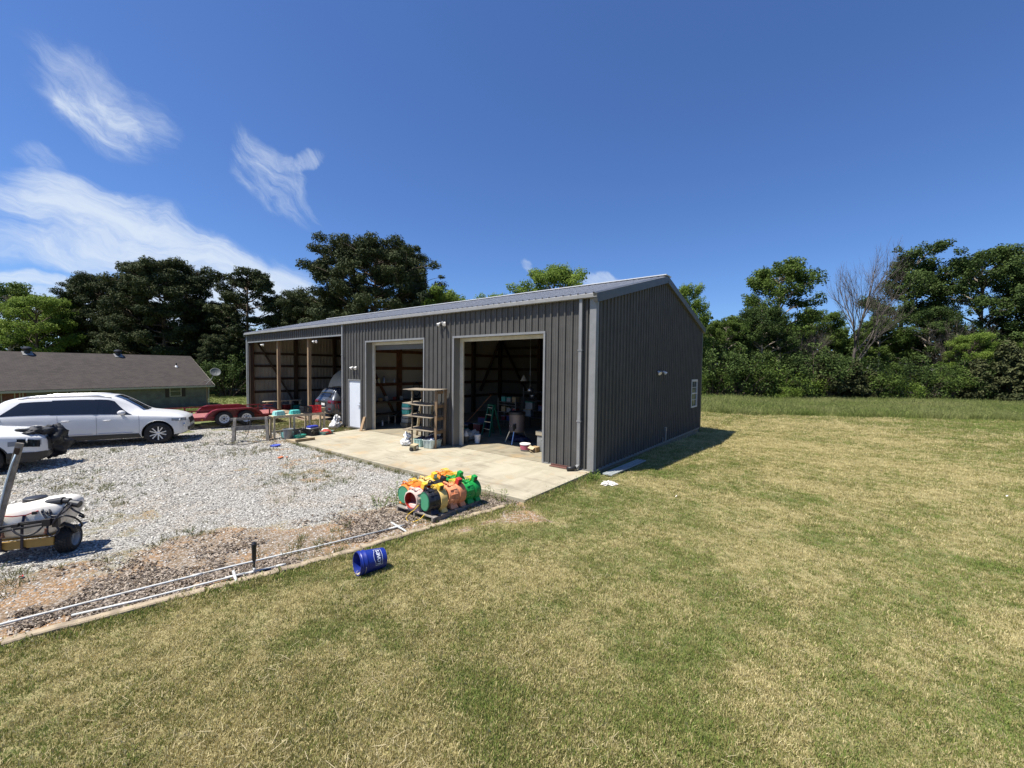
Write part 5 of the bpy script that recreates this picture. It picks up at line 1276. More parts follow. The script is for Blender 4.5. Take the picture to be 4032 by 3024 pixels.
# timber edging: weathered landscape timbers lying end to end
TP = [(-2.6, -14.0), (-2.05, -11.9), (-1.45, -9.8), (-1.09, -8.2), (-.88, -7.42), (-.66, -6.35), (-.49, -5.0), (-.19, -3.45)]
TL = ['timber edging piece leaving the picture at lower left', 'timber edging piece nearest the lower left corner', 'timber edging piece left of the black riser', 'short timber edging piece beside the crossed white pipe', 'timber edging piece left of the blue bucket', 'timber edging piece above the blue bucket', 'timber edging piece beside the pallet of blowers']
TIMB = pm('timber', (.40,.32,.21), .9, 0, .3, 6, .5, 30, col2=(.24,.19,.13), stretch=(1, 1, 1))
for i in range(7):
    a, b = Vector((*TP[i], 0)), Vector((*TP[i+1], 0)); d = (b-a).normalized(); a += d*.02; b -= d*.02
    a.z = gz(a.x, a.y)+.005+.01*(i % 3); b.z = gz(b.x, b.y)+.012
    def tf(m):
        k = 9; rows = []
        for q in range(k+1):
            p = a.lerp(b, q/k)+Vector((.012*math.sin(q*2.1+i), 0, .006*math.sin(q*1.7+i*2))); s = Vector((d.y, -d.x, 0)); ww = .055; hh = .035
            rows.append([tuple(p+s*x+Vector((0, 0, z))) for x, z in ((-ww, -.06), (-ww, hh*.6), (-ww*.75, hh), (ww*.75, hh), (ww, hh*.6), (ww, -.06))])
        m.grid(rows, closeu=True); m.f += [tuple(range(5, -1, -1)), tuple(k*6+j for j in range(6))]; m.mi += [0, 0]
    obj1('landscape_timber', TL[i], 'timber', TIMB, tf, 'timbers edging the gravel lot', smooth=True, angle=30)
# white PVC pipes
PVC = pm('pvc', (.56,.57,.54), .4, 0, .06, 5, dirt=(.40,.36,.29), ds=5)
def pipeobj(name, label, pts, parts):
    r = thing(name, label, 'pipe'); part('pipe', PVC, r, lambda m: m.tube(pts, .014, 12), smooth=True)
    for nm, p in parts: part(nm, PVC, r, lambda m: [m.tube(q, .018, 12) for q in p] and None, smooth=True)
zz = lambda p, h=.03: (p[0], p[1], gz(*p)+h)
pipeobj('pvc_pipe', 'long white plastic pipe running beside the timbers up to the pallet', [zz(p) for p in ((-2.9, -13.6), (-2.28, -11.3), (-1.97, -9.8), (-1.80, -8.93), (-1.56, -7.82), (-1.27, -6.72), (-.98, -5.48))],
        [('cross_fitting', [[zz((-1.22, -5.40), .03), zz((-.66, -5.48), .03)], [zz((-1.01, -5.6), .03), zz((-.95, -5.32), .03)]]), ('coupling', [[zz((-1.64, -8.2)), zz((-1.62, -8.1))]])])
pp = pipeobj('pvc_pipe', 'shorter white plastic pipe that carries the black riser', [zz(p) for p in ((-1.62, -9.3), (-1.44, -8.77), (-1.22, -7.86), (-1.15, -7.62), (-1.06, -7.33))],
        [('tee_fitting', [[zz((-1.33, -7.83), .05), zz((-1.0, -7.90), .03)], [zz((-1.25, -7.95)), zz((-1.19, -7.74))]]), ('end_cap', [[zz((-1.08, -7.39)), zz((-1.04, -7.28))]]), ('riser_tee', [[zz((-1.17, -7.70)), zz((-1.13, -7.58))], [zz((-1.15, -7.64), .02), zz((-1.15, -7.64), .085)]])])
rs = thing('sprinkler_riser', 'black upright plastic riser standing on the shorter white pipe', 'sprinkler', (-1.15, -7.64, gz(-1.15, -7.64)+.07))
part('stem', BLACKP, rs, lambda m: m.cyl((0, 0, 0), (0, 0, .14), .013, n=14), smooth=True)
part('body', BLACKP, rs, lambda m: m.lathe([(0, .11), (.02, .11), (.027, .135), (.028, .30), (.032, .305), (.033, .345), (.026, .355), (.018, .37), (0, .372)], None, 20), smooth=True, angle=35)
# blue bucket lying on the lawn
def bucket():
    mth = Vector((.06, -6.84, 0)); bs = Vector((.135, -6.47, 0)); ax = (bs-mth).normalized(); zc = gz(.1, -6.65)
    r = thing('bucket', 'blue plastic bucket with white lettering lying on its side in the grass', 'bucket', (mth.x, mth.y, zc+.158))
    zt = Vector((ax.x, ax.y, -.055)).normalized(); up = Vector((0, 0, 1)); sx = zt.cross(up).normalized(); sy = sx.cross(zt)   # sy ~ up
    M = Matrix((sx, sy, zt)).transposed().to_4x4()
    body = part('body', BLUEP, r, lambda m: m.lathe([(.142, .0), (.152, -.002), (.154, .012), (.150, .018), (.158, .03), (.158, .036), (.150, .04), (.153, .075), (.158, .085), (.158, .092), (.149, .097), (.1485, .11), (.131, .362), (.126, .368), (.12, .366), (0, .362), (0, .356), (.122, .356), (.127, .35), (.142, .0)], M, 64), smooth=True, angle=35)
    part('handle', STEEL, r, lambda m: m.tube([M @ Vector((math.cos(a)*.16, math.sin(a)*.16, .055+.015*math.sin((a+PI/2)*1.0))) for a in np.linspace(-PI, 0, 24)], .003, 6), smooth=True)
    PR = pm('print_white', (.58,.62,.68), .4, spec=.4)
    def wrap(u, v): # u: along circumference (m), v: along the axis from the mouth; returns point on the shell
        rad = .1485-(v-.11)*.0695+.0012; th = TH0+u/.14; return M @ Vector((math.cos(th)*rad, math.sin(th)*rad, v))
    TH0 = R_(38)
    def stroke(path, w):
        m = MB(); P = [];
        for a, b in zip(path[:-1], path[1:]):
            n = max(2, int(math.dist(a, b)/.008))
            for k in range(n): P.append((a[0]+(b[0]-a[0])*k/n, a[1]+(b[1]-a[1])*k/n))
        P.append(path[-1]); L_, R2 = [], []
        for k, p in enumerate(P):
            q0, q1 = P[max(0, k-1)], P[min(len(P)-1, k+1)]; dx, dy = q1[0]-q0[0], q1[1]-q0[1]; l = math.hypot(dx, dy) or 1
            L_.append(wrap(p[0]-dy/l*w/2, p[1]+dx/l*w/2)); R2.append(wrap(p[0]+dy/l*w/2, p[1]-dx/l*w/2))
        m.grid([L_, R2]); m.build('printed_mark', PR, body, smooth=True)
    # emblem: gabled outline with a dark field behind capital letters
    m = MB(); rows = []
    for i in range(25):
        u = -.115+.23*i/24; g = .205-(.022 if abs(u) < .03 else (.022-(abs(u)-.03)*.42)) if abs(u) < .082 else .205
        rows.append([tuple(Vector(wrap(u, g+(.298-g)*j/3))-(M @ Vector((0, 0, 0)))*0) for j in range(4)])
    m.grid(rows); m.build('printed_field', pm('print_navy', (.006,.012,.10), .4), body, smooth=True)
    stroke([(-.115, .205), (-.082, .205), (-.03, .183), (.03, .183), (.082, .205), (.115, .205), (.115, .298), (-.115, .298), (-.115, .205)], .006)
    for dx, ch, sz in [(-.088, 'L', 1), (-.051, 'O', .86), (-.008, 'W', .86), (.034, 'E', .86), (.056, '\u2019', .7), (.082, 'S', .86)]:
        o = txt('printed_letter', ch, .078*sz, body, None, PR, ext=.0, off=.0022)
        me = o.data
        # flow the flat letter round the shell: letters read along the circumference, tops towards the mouth
        for v in me.vertices:
            x, y = v.co.x*.98, v.co.y; v.co = wrap(x+dx, .252-y)+ (M @ Vector((math.cos(TH0), math.sin(TH0), 0)))*.0006
    # dried mud inside
    part('mud_stain', pm('dried_mud', (.45,.40,.32), .9), body, lambda m: m.grid([[M @ Vector((math.cos(R_(-100+a*5))*(.1415-z*.045), math.sin(R_(-100+a*5))*(.1415-z*.045), z)) for a in range(int(7-3*(k % 2)))] + [M @ Vector((math.cos(R_(-100+30))*(.1415-z*.045), math.sin(R_(-100+30))*(.1415-z*.045), z))]*(int(3*(k % 2))) for k, z in enumerate((.004, .02, .04, .055))]))
bucket()
# pallet of air blowers
PZ = gz(-1.24, -4.28)
pal = thing('pallet', 'grey wooden pallet under the row of inflatable blowers', 'pallet', (-1.24, -4.28, PZ-.02), R_(2))
for x in (-.5, 0, .5): part('stringer', WOODGR, pal, lambda m: m.b2((x-.02, -.62, .015), (x+.02, .62, .10)))
for k in range(7): part('deck_board', WOODGR, pal, lambda m: m.b2((-.55, -.62+k*.19, .102), (.55, -.62+k*.19+.10, .12)))
for k in range(3): part('bottom_board', WOODGR, pal, lambda m: m.b2((-.55, -.62+k*.57, .0), (.55, -.62+k*.57+.10, .013)))
ORG = pm('orange_plastic', (.72,.22,.03), .5, 0, .1, 8, dirt=(.6,.28,.12), ds=4); SAL = pm('salmon_plastic', (.70,.27,.12), .6, 0, .12, 6, dirt=(.62,.36,.24), ds=3)
GRN = pm('green_plastic', (.01,.27,.05), .45, 0, .12, 6); GRL = pm('green_grille', (.02,.15,.07), .5, 0, .1, 8); PINK = pm('pale_pink', (.68,.47,.40), .6, 0, .08, 6); DRED = pm('dark_red_plastic', (.33,.02,.012), .5)
CRM = pm('cream_yellow', (.70,.50,.16), .55, 0, .1, 6, dirt=(.72,.58,.34), ds=4); CORD = pm('yellow_cord', (.80,.52,.03), .5); BLK2 = pm('blower_black', (.012,.013,.017), .35)
def blower(label, x, y, rz, c1, c2, grille=GRL, box=GREYP, boxface=BLACKP, cord=True, s=1.0, open_=False, top='handle', num=None, tilt=0):
    r = thing('air_blower', label, 'blower', (x, y, PZ+.10), rz, 'air blowers packed on the pallet'); r.scale = (s,)*3
    if tilt: r.rotation_euler = (tilt, 0, rz)
    A = Matrix.Translation((0, 0, .225)) @ Matrix.Rotation(R_(90), 4, 'X')       # lathe z -> -Y (the inlet side)
    # drum in two halves with a step between
    part('front_shell', c1, r, lambda m: m.lathe([(.165, .235), (.185, .228), (.196, .20), (.200, .13), (.212, .12), (.214, .05), (.205, .03), (.205, .0)], A, 44), smooth=True, angle=30)
    part('rear_shell', c2, r, lambda m: m.lathe([(.205, .0), (.218, -.005), (.221, -.03), (.221, -.125), (.208, -.16), (.16, -.185), (0, -.19)], A, 44), smooth=True, angle=30)
    # moulded ribs and vent pockets round the camera side
    sh = part('rib', c1, r, lambda m: [m.bar(A @ Vector((math.cos(a)*.203, math.sin(a)*.203, .20)), A @ Vector((math.cos(a)*.216, math.sin(a)*.216, .05)), .022, .02, up=A.to_3x3() @ Vector((math.cos(a), math.sin(a), 0))) for a in np.radians(np.arange(-40, 230, 27))] and None, bevel=.004)
    sh['kind'] = 'stuff'
    part('foot', c1, r, lambda m: (m.add([(-.2, -.2, 0), (.2, -.2, 0), (.2, -.02, 0), (-.2, -.02, 0), (-.13, -.17, .13), (.13, -.17, .13), (.13, -.05, .13), (-.13, -.05, .13)], [(0,3,2,1),(4,5,6,7),(0,1,5,4),(1,2,6,5),(2,3,7,6),(3,0,4,7)])) and None, bevel=.012)
    part('foot', c2, r, lambda m: (m.add([(-.2, .03, 0), (.2, .03, 0), (.2, .17, 0), (-.2, .17, 0), (-.14, .05, .13), (.14, .05, .13), (.14, .14, .13), (-.14, .14, .13)], [(0,3,2,1),(4,5,6,7),(0,1,5,4),(1,2,6,5),(2,3,7,6),(3,0,4,7)])) and None, bevel=.012)
    if grille:
        gr = part('grille', grille, r, lambda m: (m.lathe([(0, .205), (.15, .205), (.168, .232), (.176, .24), (.165, .246), (.155, .24)], A, 40)) and None, smooth=True, angle=40)
        for k in range(-6, 7):
            xx = k*.0225; h = math.sqrt(max(0, .152**2-xx*xx)); part('bar', pm('grille_bar', (.14,.50,.28), .5), gr, lambda m: m.b2((xx-.0055, -.244, .225-h), (xx+.0055, -.232, .225+h)))
    else:
        part('inlet', DRED, r, lambda m: m.lathe([(.168, .232), (.16, .1), (.15, .06), (0, .05)], A, 36), smooth=True)
    part('handle', c1, r, lambda m: m.tube([(-.07, -.19, .40), (-.075, -.19, .445), (-.05, -.19, .475), (.05, -.19, .475), (.075, -.19, .445), (.07, -.19, .40)], .014, 10), smooth=True)
    if box:
        b = part('switch_box', box, r, lambda m: m.box((.10, .05, .475), (.10, .10, .12), rot=(0, R_(18), 0)), bevel=.012)
        part('switch_face', boxface, b, lambda m: m.box((.152, .05, .458), (.006, .07, .08), rot=(0, R_(18), 0)))
    if cord:
        cd = part('power_cord', CORD, r, lambda m: [m.tube([(-.02+.075*math.cos(t)+.004*k, .0+.022*k-.03, .455+.04*math.sin(t)+.006*math.sin(k*2)) for t in np.linspace(0, 2*PI, 20, endpoint=False)], .0055, 6, closed=True) for k in range(5)] and None, smooth=True)
    if num:
        for i_, (t_, a_) in enumerate(num): 
            M_ = Matrix.Rotation(a_, 4, 'Y') @ Matrix.Translation((.2225, .07, 0)) @ Matrix.Rotation(R_(90), 4, 'Y') @ Matrix.Rotation(R_(90), 4, 'Z')
            txt('stencil_mark', t_, .05, r, Matrix.Translation((0, 0, .225)) @ M_, pm('marker_brown', (.12,.07,.05), .8), .001)
    return r
blower('black blower with a round green grille and a yellow rear half, nearest the camera', -.94, -4.62, R_(-8), BLK2, CRM, GRL, YEL, BLACKP, True, 1.0)
blower('salmon orange blower with number 15 between the black one and the green one', -.93, -4.16, R_(-4), SAL, SAL, None, pm('red_box', (.45,.03,.025), .5), BLACKP, True, 1.03, num=[('15', R_(-30))])
blower('green blower with a green switch box at the right end of the front row', -.90, -3.74, R_(-3), GRN, GRN, None, GRN, BLACKP, True, .98)
blower('pale pink and dark red blower tipped toward the left behind the black one', -1.30, -4.72, R_(6), PINK, DRED, None, YEL, BLACKP, False, .93)
blower('all black blower in the middle of the pallet', -1.32, -4.22, R_(4), BLK2, BLK2, None, BLK2, BLACKP, False, .97)
blower('green blower in the second row behind the salmon one', -1.30, -3.77, R_(5), GRN, GRN, None, GRN, GRN, True, 1.02)
blower('orange blower with a round green grille at the far left of the pallet', -1.64, -4.60, R_(2), ORG, ORG, GRL, None, BLACKP, True, .98)
blower('cream and yellow blower in the back row between the two orange ones', -1.66, -4.16, R_(0), CRM, YEL, None, YEL, WHITEP, False, 1.0)
blower('orange blower at the far right of the back row', -1.64, -3.74, R_(0), ORG, ORG, None, None, BLACKP, True, 1.06)
obj1('cable', 'loose yellow cable looping off the front corner of the pallet', 'cable', CORD, lambda m: m.tube([(-1.02, -4.95, PZ+.28), (-1.05, -5.02, PZ+.2), (-1.18, -5.06, PZ+.10), (-1.22, -5.08, PZ+.02), (-1.1, -5.14, PZ+.012), (-.98, -5.1, PZ+.012), (-.9, -5.0, PZ+.06), (-.88, -4.92, PZ+.13)], .006, 7), smooth=True)
# weeds beside the pallet
def weed(label, x, y, h, n, seed):
    rng = np.random.default_rng(seed); r = thing('weed', label, 'weed', (x, y, gz(x, y)), 0, 'tall weeds round the pallet'); st = MB(); C = []; N = []; S = []; T = []
    for i in range(n):
        a = rng.random()*6.3; q = rng.random()*.13; b = np.array([math.cos(a)*q, math.sin(a)*q, 0]); hh = h*(.55+.5*rng.random()); e = b+np.array([math.cos(a)*.09, math.sin(a)*.09, hh]); P = bez(b, e, (.02*math.cos(a), .02*math.sin(a), 0), 5); st.tube(P, [.0035, .003, .0025, .002, .001], 4)
        for t in np.linspace(.15, 1, 13):
            k = min(int(t*4), 3); c = np.array(P[k])+(np.array(P[k+1])-np.array(P[k]))*(t*4-k); d = unit(1, rng)[0]; d[2] = abs(d[2])*.5
            C.append(c+d*.02); S.append(.018); nn = np.array([d[1], -d[0], 1.0]); N.append(nn/np.linalg.norm(nn)); T.append(rng.random())
    st.build('stem', pm('weed_stem', (.12,.15,.05), .8), r); leaves('leaf_cluster', np.array(C), np.array(S), np.array(N), 3.0, LEAF_LIGHT, np.array(T), r, rng)
weed('bushy weed standing left of the orange blower with the green grille', -1.98, -4.75, .46, 12, 3); weed('thin weed at the far left corner of the pallet', -2.1, -4.4, .40, 8, 4); weed('low weed left of the pallet in the gravel', -2.2, -5.0, .26, 10, 5)
weed('wispy weed on the slab edge behind the green blowers', -1.0, -3.2, .36, 5, 6); weed('wispy weed at the slab edge right of the green blower', -.5, -3.12, .28, 5, 7); weed('green tuft at the near corner of the metal building', .28, -.42, .24, 16, 8)
# tow sprayer at the left edge
def sprayer():
    a = Vector((.355, .935)).normalized(); rz = R_(61); a = Vector((math.cos(rz), math.sin(rz))); mid = Vector((-4.14, -9.10))-a*.42
    r = thing('tow_sprayer', 'white tank tow behind sprayer with black folded boom and yellow frame at the left edge', 'sprayer', (mid.x, mid.y, -.12), rz)
    TANK = pm('tank_plastic', (.76,.72,.64), .45, 0, .06, 4); FY = pm('frame_yellow', (.36,.215,.05), .5, 0, .12, 5); HOSE = pm('hose_black', (.014,.014,.018), .45)
    m = MB(); rows = []; n = 26
    for x, k in ((-.56, .5), (-.55, .74), (-.50, .92), (-.42, .99), (-.2, 1), (.05, 1.02), (.25, 1), (.38, .98), (.46, .9), (.51, .72), (.525, .45)):
        row = []
        for j in range(n):
            t = 2*PI*j/n; c, s = math.cos(t), math.sin(t); y = .27*math.copysign(abs(c)**.6, c)*k; z = .53+.235*math.copysign(abs(s)**.62, s)*(k if s > 0 else .3+.7*k)
            if s > .3: z += .045*math.sin(3.2*x+.6)+.05*x
            row.append((x-(.16*max(0, x-.2)/.3*max(0, .62-z)/.3), y-.02, z))
        rows.append(row)
    m.grid(rows, closeu=True); m.f += [tuple(range(n-1, -1, -1)), tuple(10*n+j for j in range(n))]; m.mi += [0, 0]
    tk = m.build('tank', TANK, r, smooth=True, angle=60)
    part('lid', BLACKP, tk, lambda m: m.lathe([(0, .06), (.11, .06), (.125, .05), (.13, 0)], Matrix.Translation((.02, .02, .775)), 28), smooth=True, angle=40)
    part('decal', WHITE, tk, lambda m: m.b2((-.36, -.298, .30), (-.25, -.291, .43))); part('decal_print', BLACKP, tk, lambda m: (m.b2((-.30, -.301, .385), (-.265, -.2985, .42)), m.b2((-.30, -.301, .32), (-.265, -.2985, .37))) and None)
    part('frame', FY, r, lambda m: (m.b2((-.75, -.31, .18), (.36, -.27, .30)), m.b2((-.75, .18, .16), (.40, .22, .27)), m.b2((-.7, -.27, .2), (-.62, .18, .25)), m.b2((.25, -.27, .2), (.33, .18, .25))) and None, bevel=.006)
    part('drawbar', FY, r, lambda m: (m.bar((-.1, .2, .2), (-.1, 1.3, .25), .06, .06), m.bar((-.9, -.33, .22), (-.66, -.31, .10), .05, .1)) and None)
    part('axle', BLACKP, r, lambda m: m.cyl((-.5, 0, .19), (.42, 0, .19), .018))
    for x, sg in ((.43, 1), (-.52, -1)):
        ax = Matrix.Translation((x, -.1 if sg > 0 else -.32, .19)) @ Matrix.Rotation(R_(90)*sg, 4, 'Y')
        w = part('wheel', RUBBER, r, lambda m: m.lathe([(.11, -.085), (.165, -.09), (.182, -.07), (.19, -.04), (.19, .04), (.182, .07), (.165, .09), (.11, .085), (.108, .0)], ax, 40), smooth=True, angle=45)
        tr = MB()
        for k in range(30):
            for j, q in enumerate((-.05, -.018, .018, .05)):
                t = 2*PI*(k+.5*(j % 2))/30; tr.box((math.cos(t)*.191, math.sin(t)*.191, q), (.009, .026, .024), rot=(0, 0, t), M=ax)
        tr.build('tread', RUBBER, w)
        part('rim', pm('rim_grey', (.42,.42,.40), .5, .2, .1, 6), w, lambda m: m.lathe([(0, .02), (.03, .02), (.035, .035), (.05, .03), (.075, .0), (.1, .02), (.105, .075), (.117, .088), (.118, .075)], ax, 36), smooth=True, angle=40)
    part('fender', BLACKP, r, lambda m: m.tube([(.24, -.2, .33), (.31, -.2, .41), (.43, -.2, .45), (.52, -.2, .40), (.56, -.2, .30)], .03, 8), smooth=True)
    bm = part('boom', BLACKP, r, lambda m: (m.bar((-1.2, -.40, .49), (.36, -.36, .56), .028, .028), m.bar((-.30, -.425, .475), (.30, -.39, .525), .03, .024), m.bar((.05, -.40, .58), (.32, -.38, .58), .02, .02), m.box((.34, -.38, .55), (.09, .07, .10)), m.box((.42, -.35, .53), (.07, .06, .13)), m.box((.02, -.40, .55), (.07, .05, .05))) and None, bevel=.004)
    for x in (-.16, .06): part('bracket', pm('bracket_dark', (.02,.017,.035), .45), r, lambda m: m.tube([(x+.03, -.29, .16), (x-.02, -.33, .2), (x-.005, -.35, .35), (x, -.35, .50), (x, -.30, .66 if x > 0 else .5)], .016, 8), smooth=True)
    for x in (-.42, -.10, .34): part('nozzle', pm('nozzle_brown', (.16,.07,.04), .6), bm, lambda m: (m.cyl((x, -.42, .47), (x, -.42, .42), .014), m.cyl((x, -.42, .425), (x, -.42, .40), .02)) and None)
    def hs(m):
        for pts in ([(-.62, -.4, .5), (-.44, -.41, .57), (-.40, -.41, .63), (-.34, -.41, .66), (-.26, -.40, .65), (-.2, -.38, .6)],
                    [(0, -.42, .50), (.05, -.44, .45), (.14, -.45, .41), (.24, -.43, .43), (.3, -.41, .5)],
                    [(.25, -.2, .74), (.3, -.3, .66), (.42, -.36, .62), (.52, -.33, .68), (.56, -.28, .76)],
                    [(.3, -.25, .72), (.4, -.36, .58), (.52, -.38, .62), (.6, -.3, .55), (.63, -.2, .42), (.58, -.12, .34)],
                    [(.5, -.25, .74), (.6, -.3, .66), (.68, -.28, .58), (.66, -.22, .52), (.6, -.2, .56)],
                    [(.34, -.38, .5), (.36, -.42, .4), (.42, -.42, .35), (.46, -.38, .42), (.4, -.36, .5)],
                    [(.28, -.2, .76), (.24, -.28, .70), (.30, -.35, .63), (.36, -.37, .56)], [(.5, -.2, .78), (.48, -.32, .70), (.44, -.38, .6), (.40, -.40, .52)]):
            P = [Vector(p) for p in pts]; Q = []
            for i in range(len(P)-1):
                for t in np.linspace(0, 1, 5, endpoint=False):
                    p0, p1, p2, p3 = P[max(i-1, 0)], P[i], P[i+1], P[min(i+2, len(P)-1)]
                    Q.append(.5*((2*p1)+(p2-p0)*t+(2*p0-5*p1+4*p2-p3)*t*t+(3*p1-p0-3*p2+p3)*t**3))
            m.tube(Q+[P[-1]], .0125, 7)
    part('hose', HOSE, r, hs, smooth=True)['kind'] = 'stuff'
    part('pump', BLACKP, r, lambda m: (m.cyl((.24, -.16, .76), (.44, -.2, .79), .062), m.cyl((.44, -.2, .79), (.52, -.22, .79), .04), m.cyl((.52, -.22, .76), (.64, -.25, .73), .05), m.box((.34, -.16, .70), (.16, .10, .08), rot=(.1, .15, .2)), m.cyl((.2, -.18, .78), (.24, -.2, .70), .035)) and None, bevel=.006)
    part('red_strap', pm('strap_red', (.55,.03,.03), .6), r, lambda m: m.tube([(-.30, -.27, .70), (-.18, -.30, .675), (-.05, -.31, .655), (.08, -.31, .66), (.2, -.28, .70)], .008, 6), smooth=True)
    for x in (-.17, .17): part('clip', BLACKP, r, lambda m: m.b2((x-.02, -.325, .66), (x+.02, -.295, .70)))
    # wooden post leaning on the sprayer: a thing of its own
    R0 = Matrix.Translation((mid.x, mid.y, -.12)) @ Matrix.Rotation(rz, 4, 'Z')
    p0, p1 = R0 @ Vector((-.225, -.335, .44)), R0 @ Vector((.045, -.30, 1.70))
    po = thing('wooden_post', 'grey wooden post with a plastic tube on it leaning up from the sprayer', 'post')
    b = R0 @ Vector((-.28, -.342, .145)); part('board', WOODGR, po, lambda m: m.bar(b, p1, .032, .078, up=R0.to_3x3() @ Vector((1, 0, 0))), bevel=.003)
    dn = (p1-b).normalized(); fr = R0.to_3x3() @ Vector((0, -1, 0)); sd = dn.cross(fr)
    part('bolt_plate', pm('rusty_dark', (.05,.03,.02), .7, .3), po, lambda m: m.bar(p1-dn*.16+fr*.024, p1-dn*.07+fr*.024, .05, .012, up=fr))
    part('tube', pm('clear_tube', (.45,.55,.62), .3), po, lambda m: m.tube([p1-dn*.16+fr*.026, p1-dn*.3+fr*.03-sd*.012, p1-dn*.6+fr*.028-sd*.02, p1-dn*.9+fr*.026-sd*.006+(-sd)*.01, p1-dn*1.15+fr*.026-sd*.012], .010, 8), smooth=True)
sprayer()
# sawhorse
def sawhorse():
    a, b = Vector((-12.29, -4.42)), Vector((-11.84, -3.40)); d = (b-a); rz = math.atan2(d.y, d.x)-PI/2; c = (a+b)/2
    r = thing('sawhorse', 'weathered grey wooden sawhorse on the gravel in front of the trailer wheels', 'sawhorse', (c.x, c.y, -.11), rz)
    part('top_rail', WOODGR, r, lambda m: m.b2((-.02, -.64, .78), (.02, .64, .87)))
    part('plank', WOODGR, r, lambda m: m.b2((.10, -.6, .42), (.125, .58, .58)))
    for y in (-.5, .48):
        for sg in (-1, 1): part('leg', WOODGR, r, lambda m: m.bar((sg*.03, y, .87), (sg*.25, y+(.06 if y > 0 else -.05), .0), .09, .035, up=(0, 1, 0) if False else (sg, 0, .3)))
        part('gusset', WOODGR, r, lambda m: m.b2((-.11, y-.02, .45), (.10, y+.0, .53)))
sawhorse()
HOSEB = pm('garden_hose', (.03,.03,.03), .5)
def hose(label, pts, rad=.011):
    P = [Vector(p) for p in pts]; Q = []
    for i in range(len(P)-1):
        for t in np.linspace(0, 1, 7, endpoint=False):
            p0, p1, p2, p3 = P[max(i-1, 0)], P[i], P[i+1], P[min(i+2, len(P)-1)]
            Q.append(.5*((2*p1)+(p2-p0)*t+(2*p0-5*p1+4*p2-p3)*t*t+(3*p1-p0-3*p2+p3)*t**3))
    return obj1('garden_hose', label, 'hose', HOSEB, lambda m: m.tube(Q+[P[-1]], rad, 8), smooth=True)
hose('black hose draped over the sawhorse and running past the slab to the building', [(-12.0, -4.12, .25), (-12.06, -4.02, .60), (-12.0, -3.98, .775), (-11.9, -4.0, .58), (-11.80, -4.12, .2), (-11.7, -4.4, -.06), (-11.75, -4.85, -.09), (-12.0, -5.0, -.09), (-12.3, -4.9, -.09), (-12.2, -4.75, -.09), (-11.8, -4.75, -.09), (-11.35, -4.5, -.09), (-11.4, -4.1, -.09), (-11.6, -3.75, -.09), (-11.7, -3.3, -.085), (-11.62, -2.6, -.08), (-11.45, -1.9, -.06), (-11.5, -1.3, -.05), (-11.9, -.8, -.06), (-12.4, -.35, -.04), (-12.5, -.16, .02), (-12.5, -.13, .3)])
# long work bench beside the slab
def bench():
    r = thing('work_bench', 'long pale wooden bench holding tubs and crates at the slab corner', 'bench', (-11.88, -2.27, -.1))
    part('top', WOODL, r, lambda m: (m.b2((-.19, -1.03, .86), (-.01, 1.03, .885)), m.b2((.0, -1.03, .86), (.19, 1.03, .885))) and None)
    part('apron', WOODL, r, lambda m: (m.b2((.15, -1.0, .79), (.18, 1.0, .858)), m.b2((-.18, -1.0, .79), (-.15, 1.0, .858))) and None)
    for y in (-.98, -.25, .35, .96):
        for x in (-.17, .17): part('leg', WOODL, r, lambda m: m.b2((x-.02, y-.035, 0), (x+.02, y+.035, .80)))
    part('lower_rail', WOODL, r, lambda m: m.b2((-.2, -1.0, .2), (-.17, 1.0, .27)))
bench()
def tub_profile(m, sx, sy, h, tp=.82, up=False):
    pass
def tote(name, label, loc, rz, sx, sy, h, mat, tp=.82, inv=False, cat='tub', group=None, contents=None, lid=None, ribs_=True):
    """open box with tapering ribbed walls and a rolled rim; inv turns it upside down"""
    r = thing(name, label, cat, loc, rz, group)
    def ring(k, z, grow=0): a, b, c = sx/2*k+grow, sy/2*k+grow, min(sx, sy)*.12; return [(sg1*(a-c*q1), sg2*(b-c*q2), z) for sg1, sg2, q1, q2 in ((-1, -1, 0, 1), (-1, -1, 1, 0), (1, -1, 1, 0), (1, -1, 0, 1), (1, 1, 0, 1), (1, 1, 1, 0), (-1, 1, 1, 0), (-1, 1, 0, 1))]
    F = (lambda z: h-z) if inv else (lambda z: z)
    m = MB(); m.grid([ring(tp*.9, F(0)), ring(tp, F(.01)), ring(1-.02, F(h*.9)), ring(1, F(h*.92), .012), ring(1, F(h), .012), ring(1, F(h), -.006), ring(tp, F(.016), -.006), ring(tp*.9, F(.014))], closeu=True)
    m.f += [tuple(range(7, -1, -1)), tuple(56+j for j in range(8))]; m.mi += [0, 0]
    b = m.build('body', mat, r, bevel=.003)
    if ribs_:
        def rb(m):
            for sg in (-1, 1):
                for q in (-.3, 0, .3):
                    m.bar((q*sx, sg*(sy/2*tp+.003), F(.02)), (q*sx, sg*(sy/2+.001), F(h*.88)), .045 if q else .06, .012, up=(0, sg, 0)); m.bar((sg*(sx/2*tp+.003), q*sy, F(.02)), (sg*(sx/2+.001), q*sy, F(h*.88)), .045, .012, up=(sg, 0, 0))
        part('moulded_rib', mat, r, rb)['kind'] = 'stuff'
    if contents:
        for i, (cm, cx_, cy_, cz_, cr_) in enumerate(contents): lump('contents', cm, r, (cx_, cy_, cz_), cr_, i*3+sx*10, (1.2, 1, .5), .8, 12)
    if lid: part('lid', lid, r, lambda m: m.b2((-sx/2-.02, -sy/2-.02, h+.001), (sx/2+.02, sy/2+.02, h+.03)), bevel=.01)
    return r
BT = .787
tote('upturned_tub', 'pale turquoise tub upside down on the left end of the bench', (-11.88, -3.02, BT), .05, .30, .38, .17, TURQL, .84, True)
tote('upturned_tub', 'brighter turquoise tub upside down in the middle of the bench', (-11.88, -2.42, BT), -.05, .28, .36, .16, TURQ, .84, True)
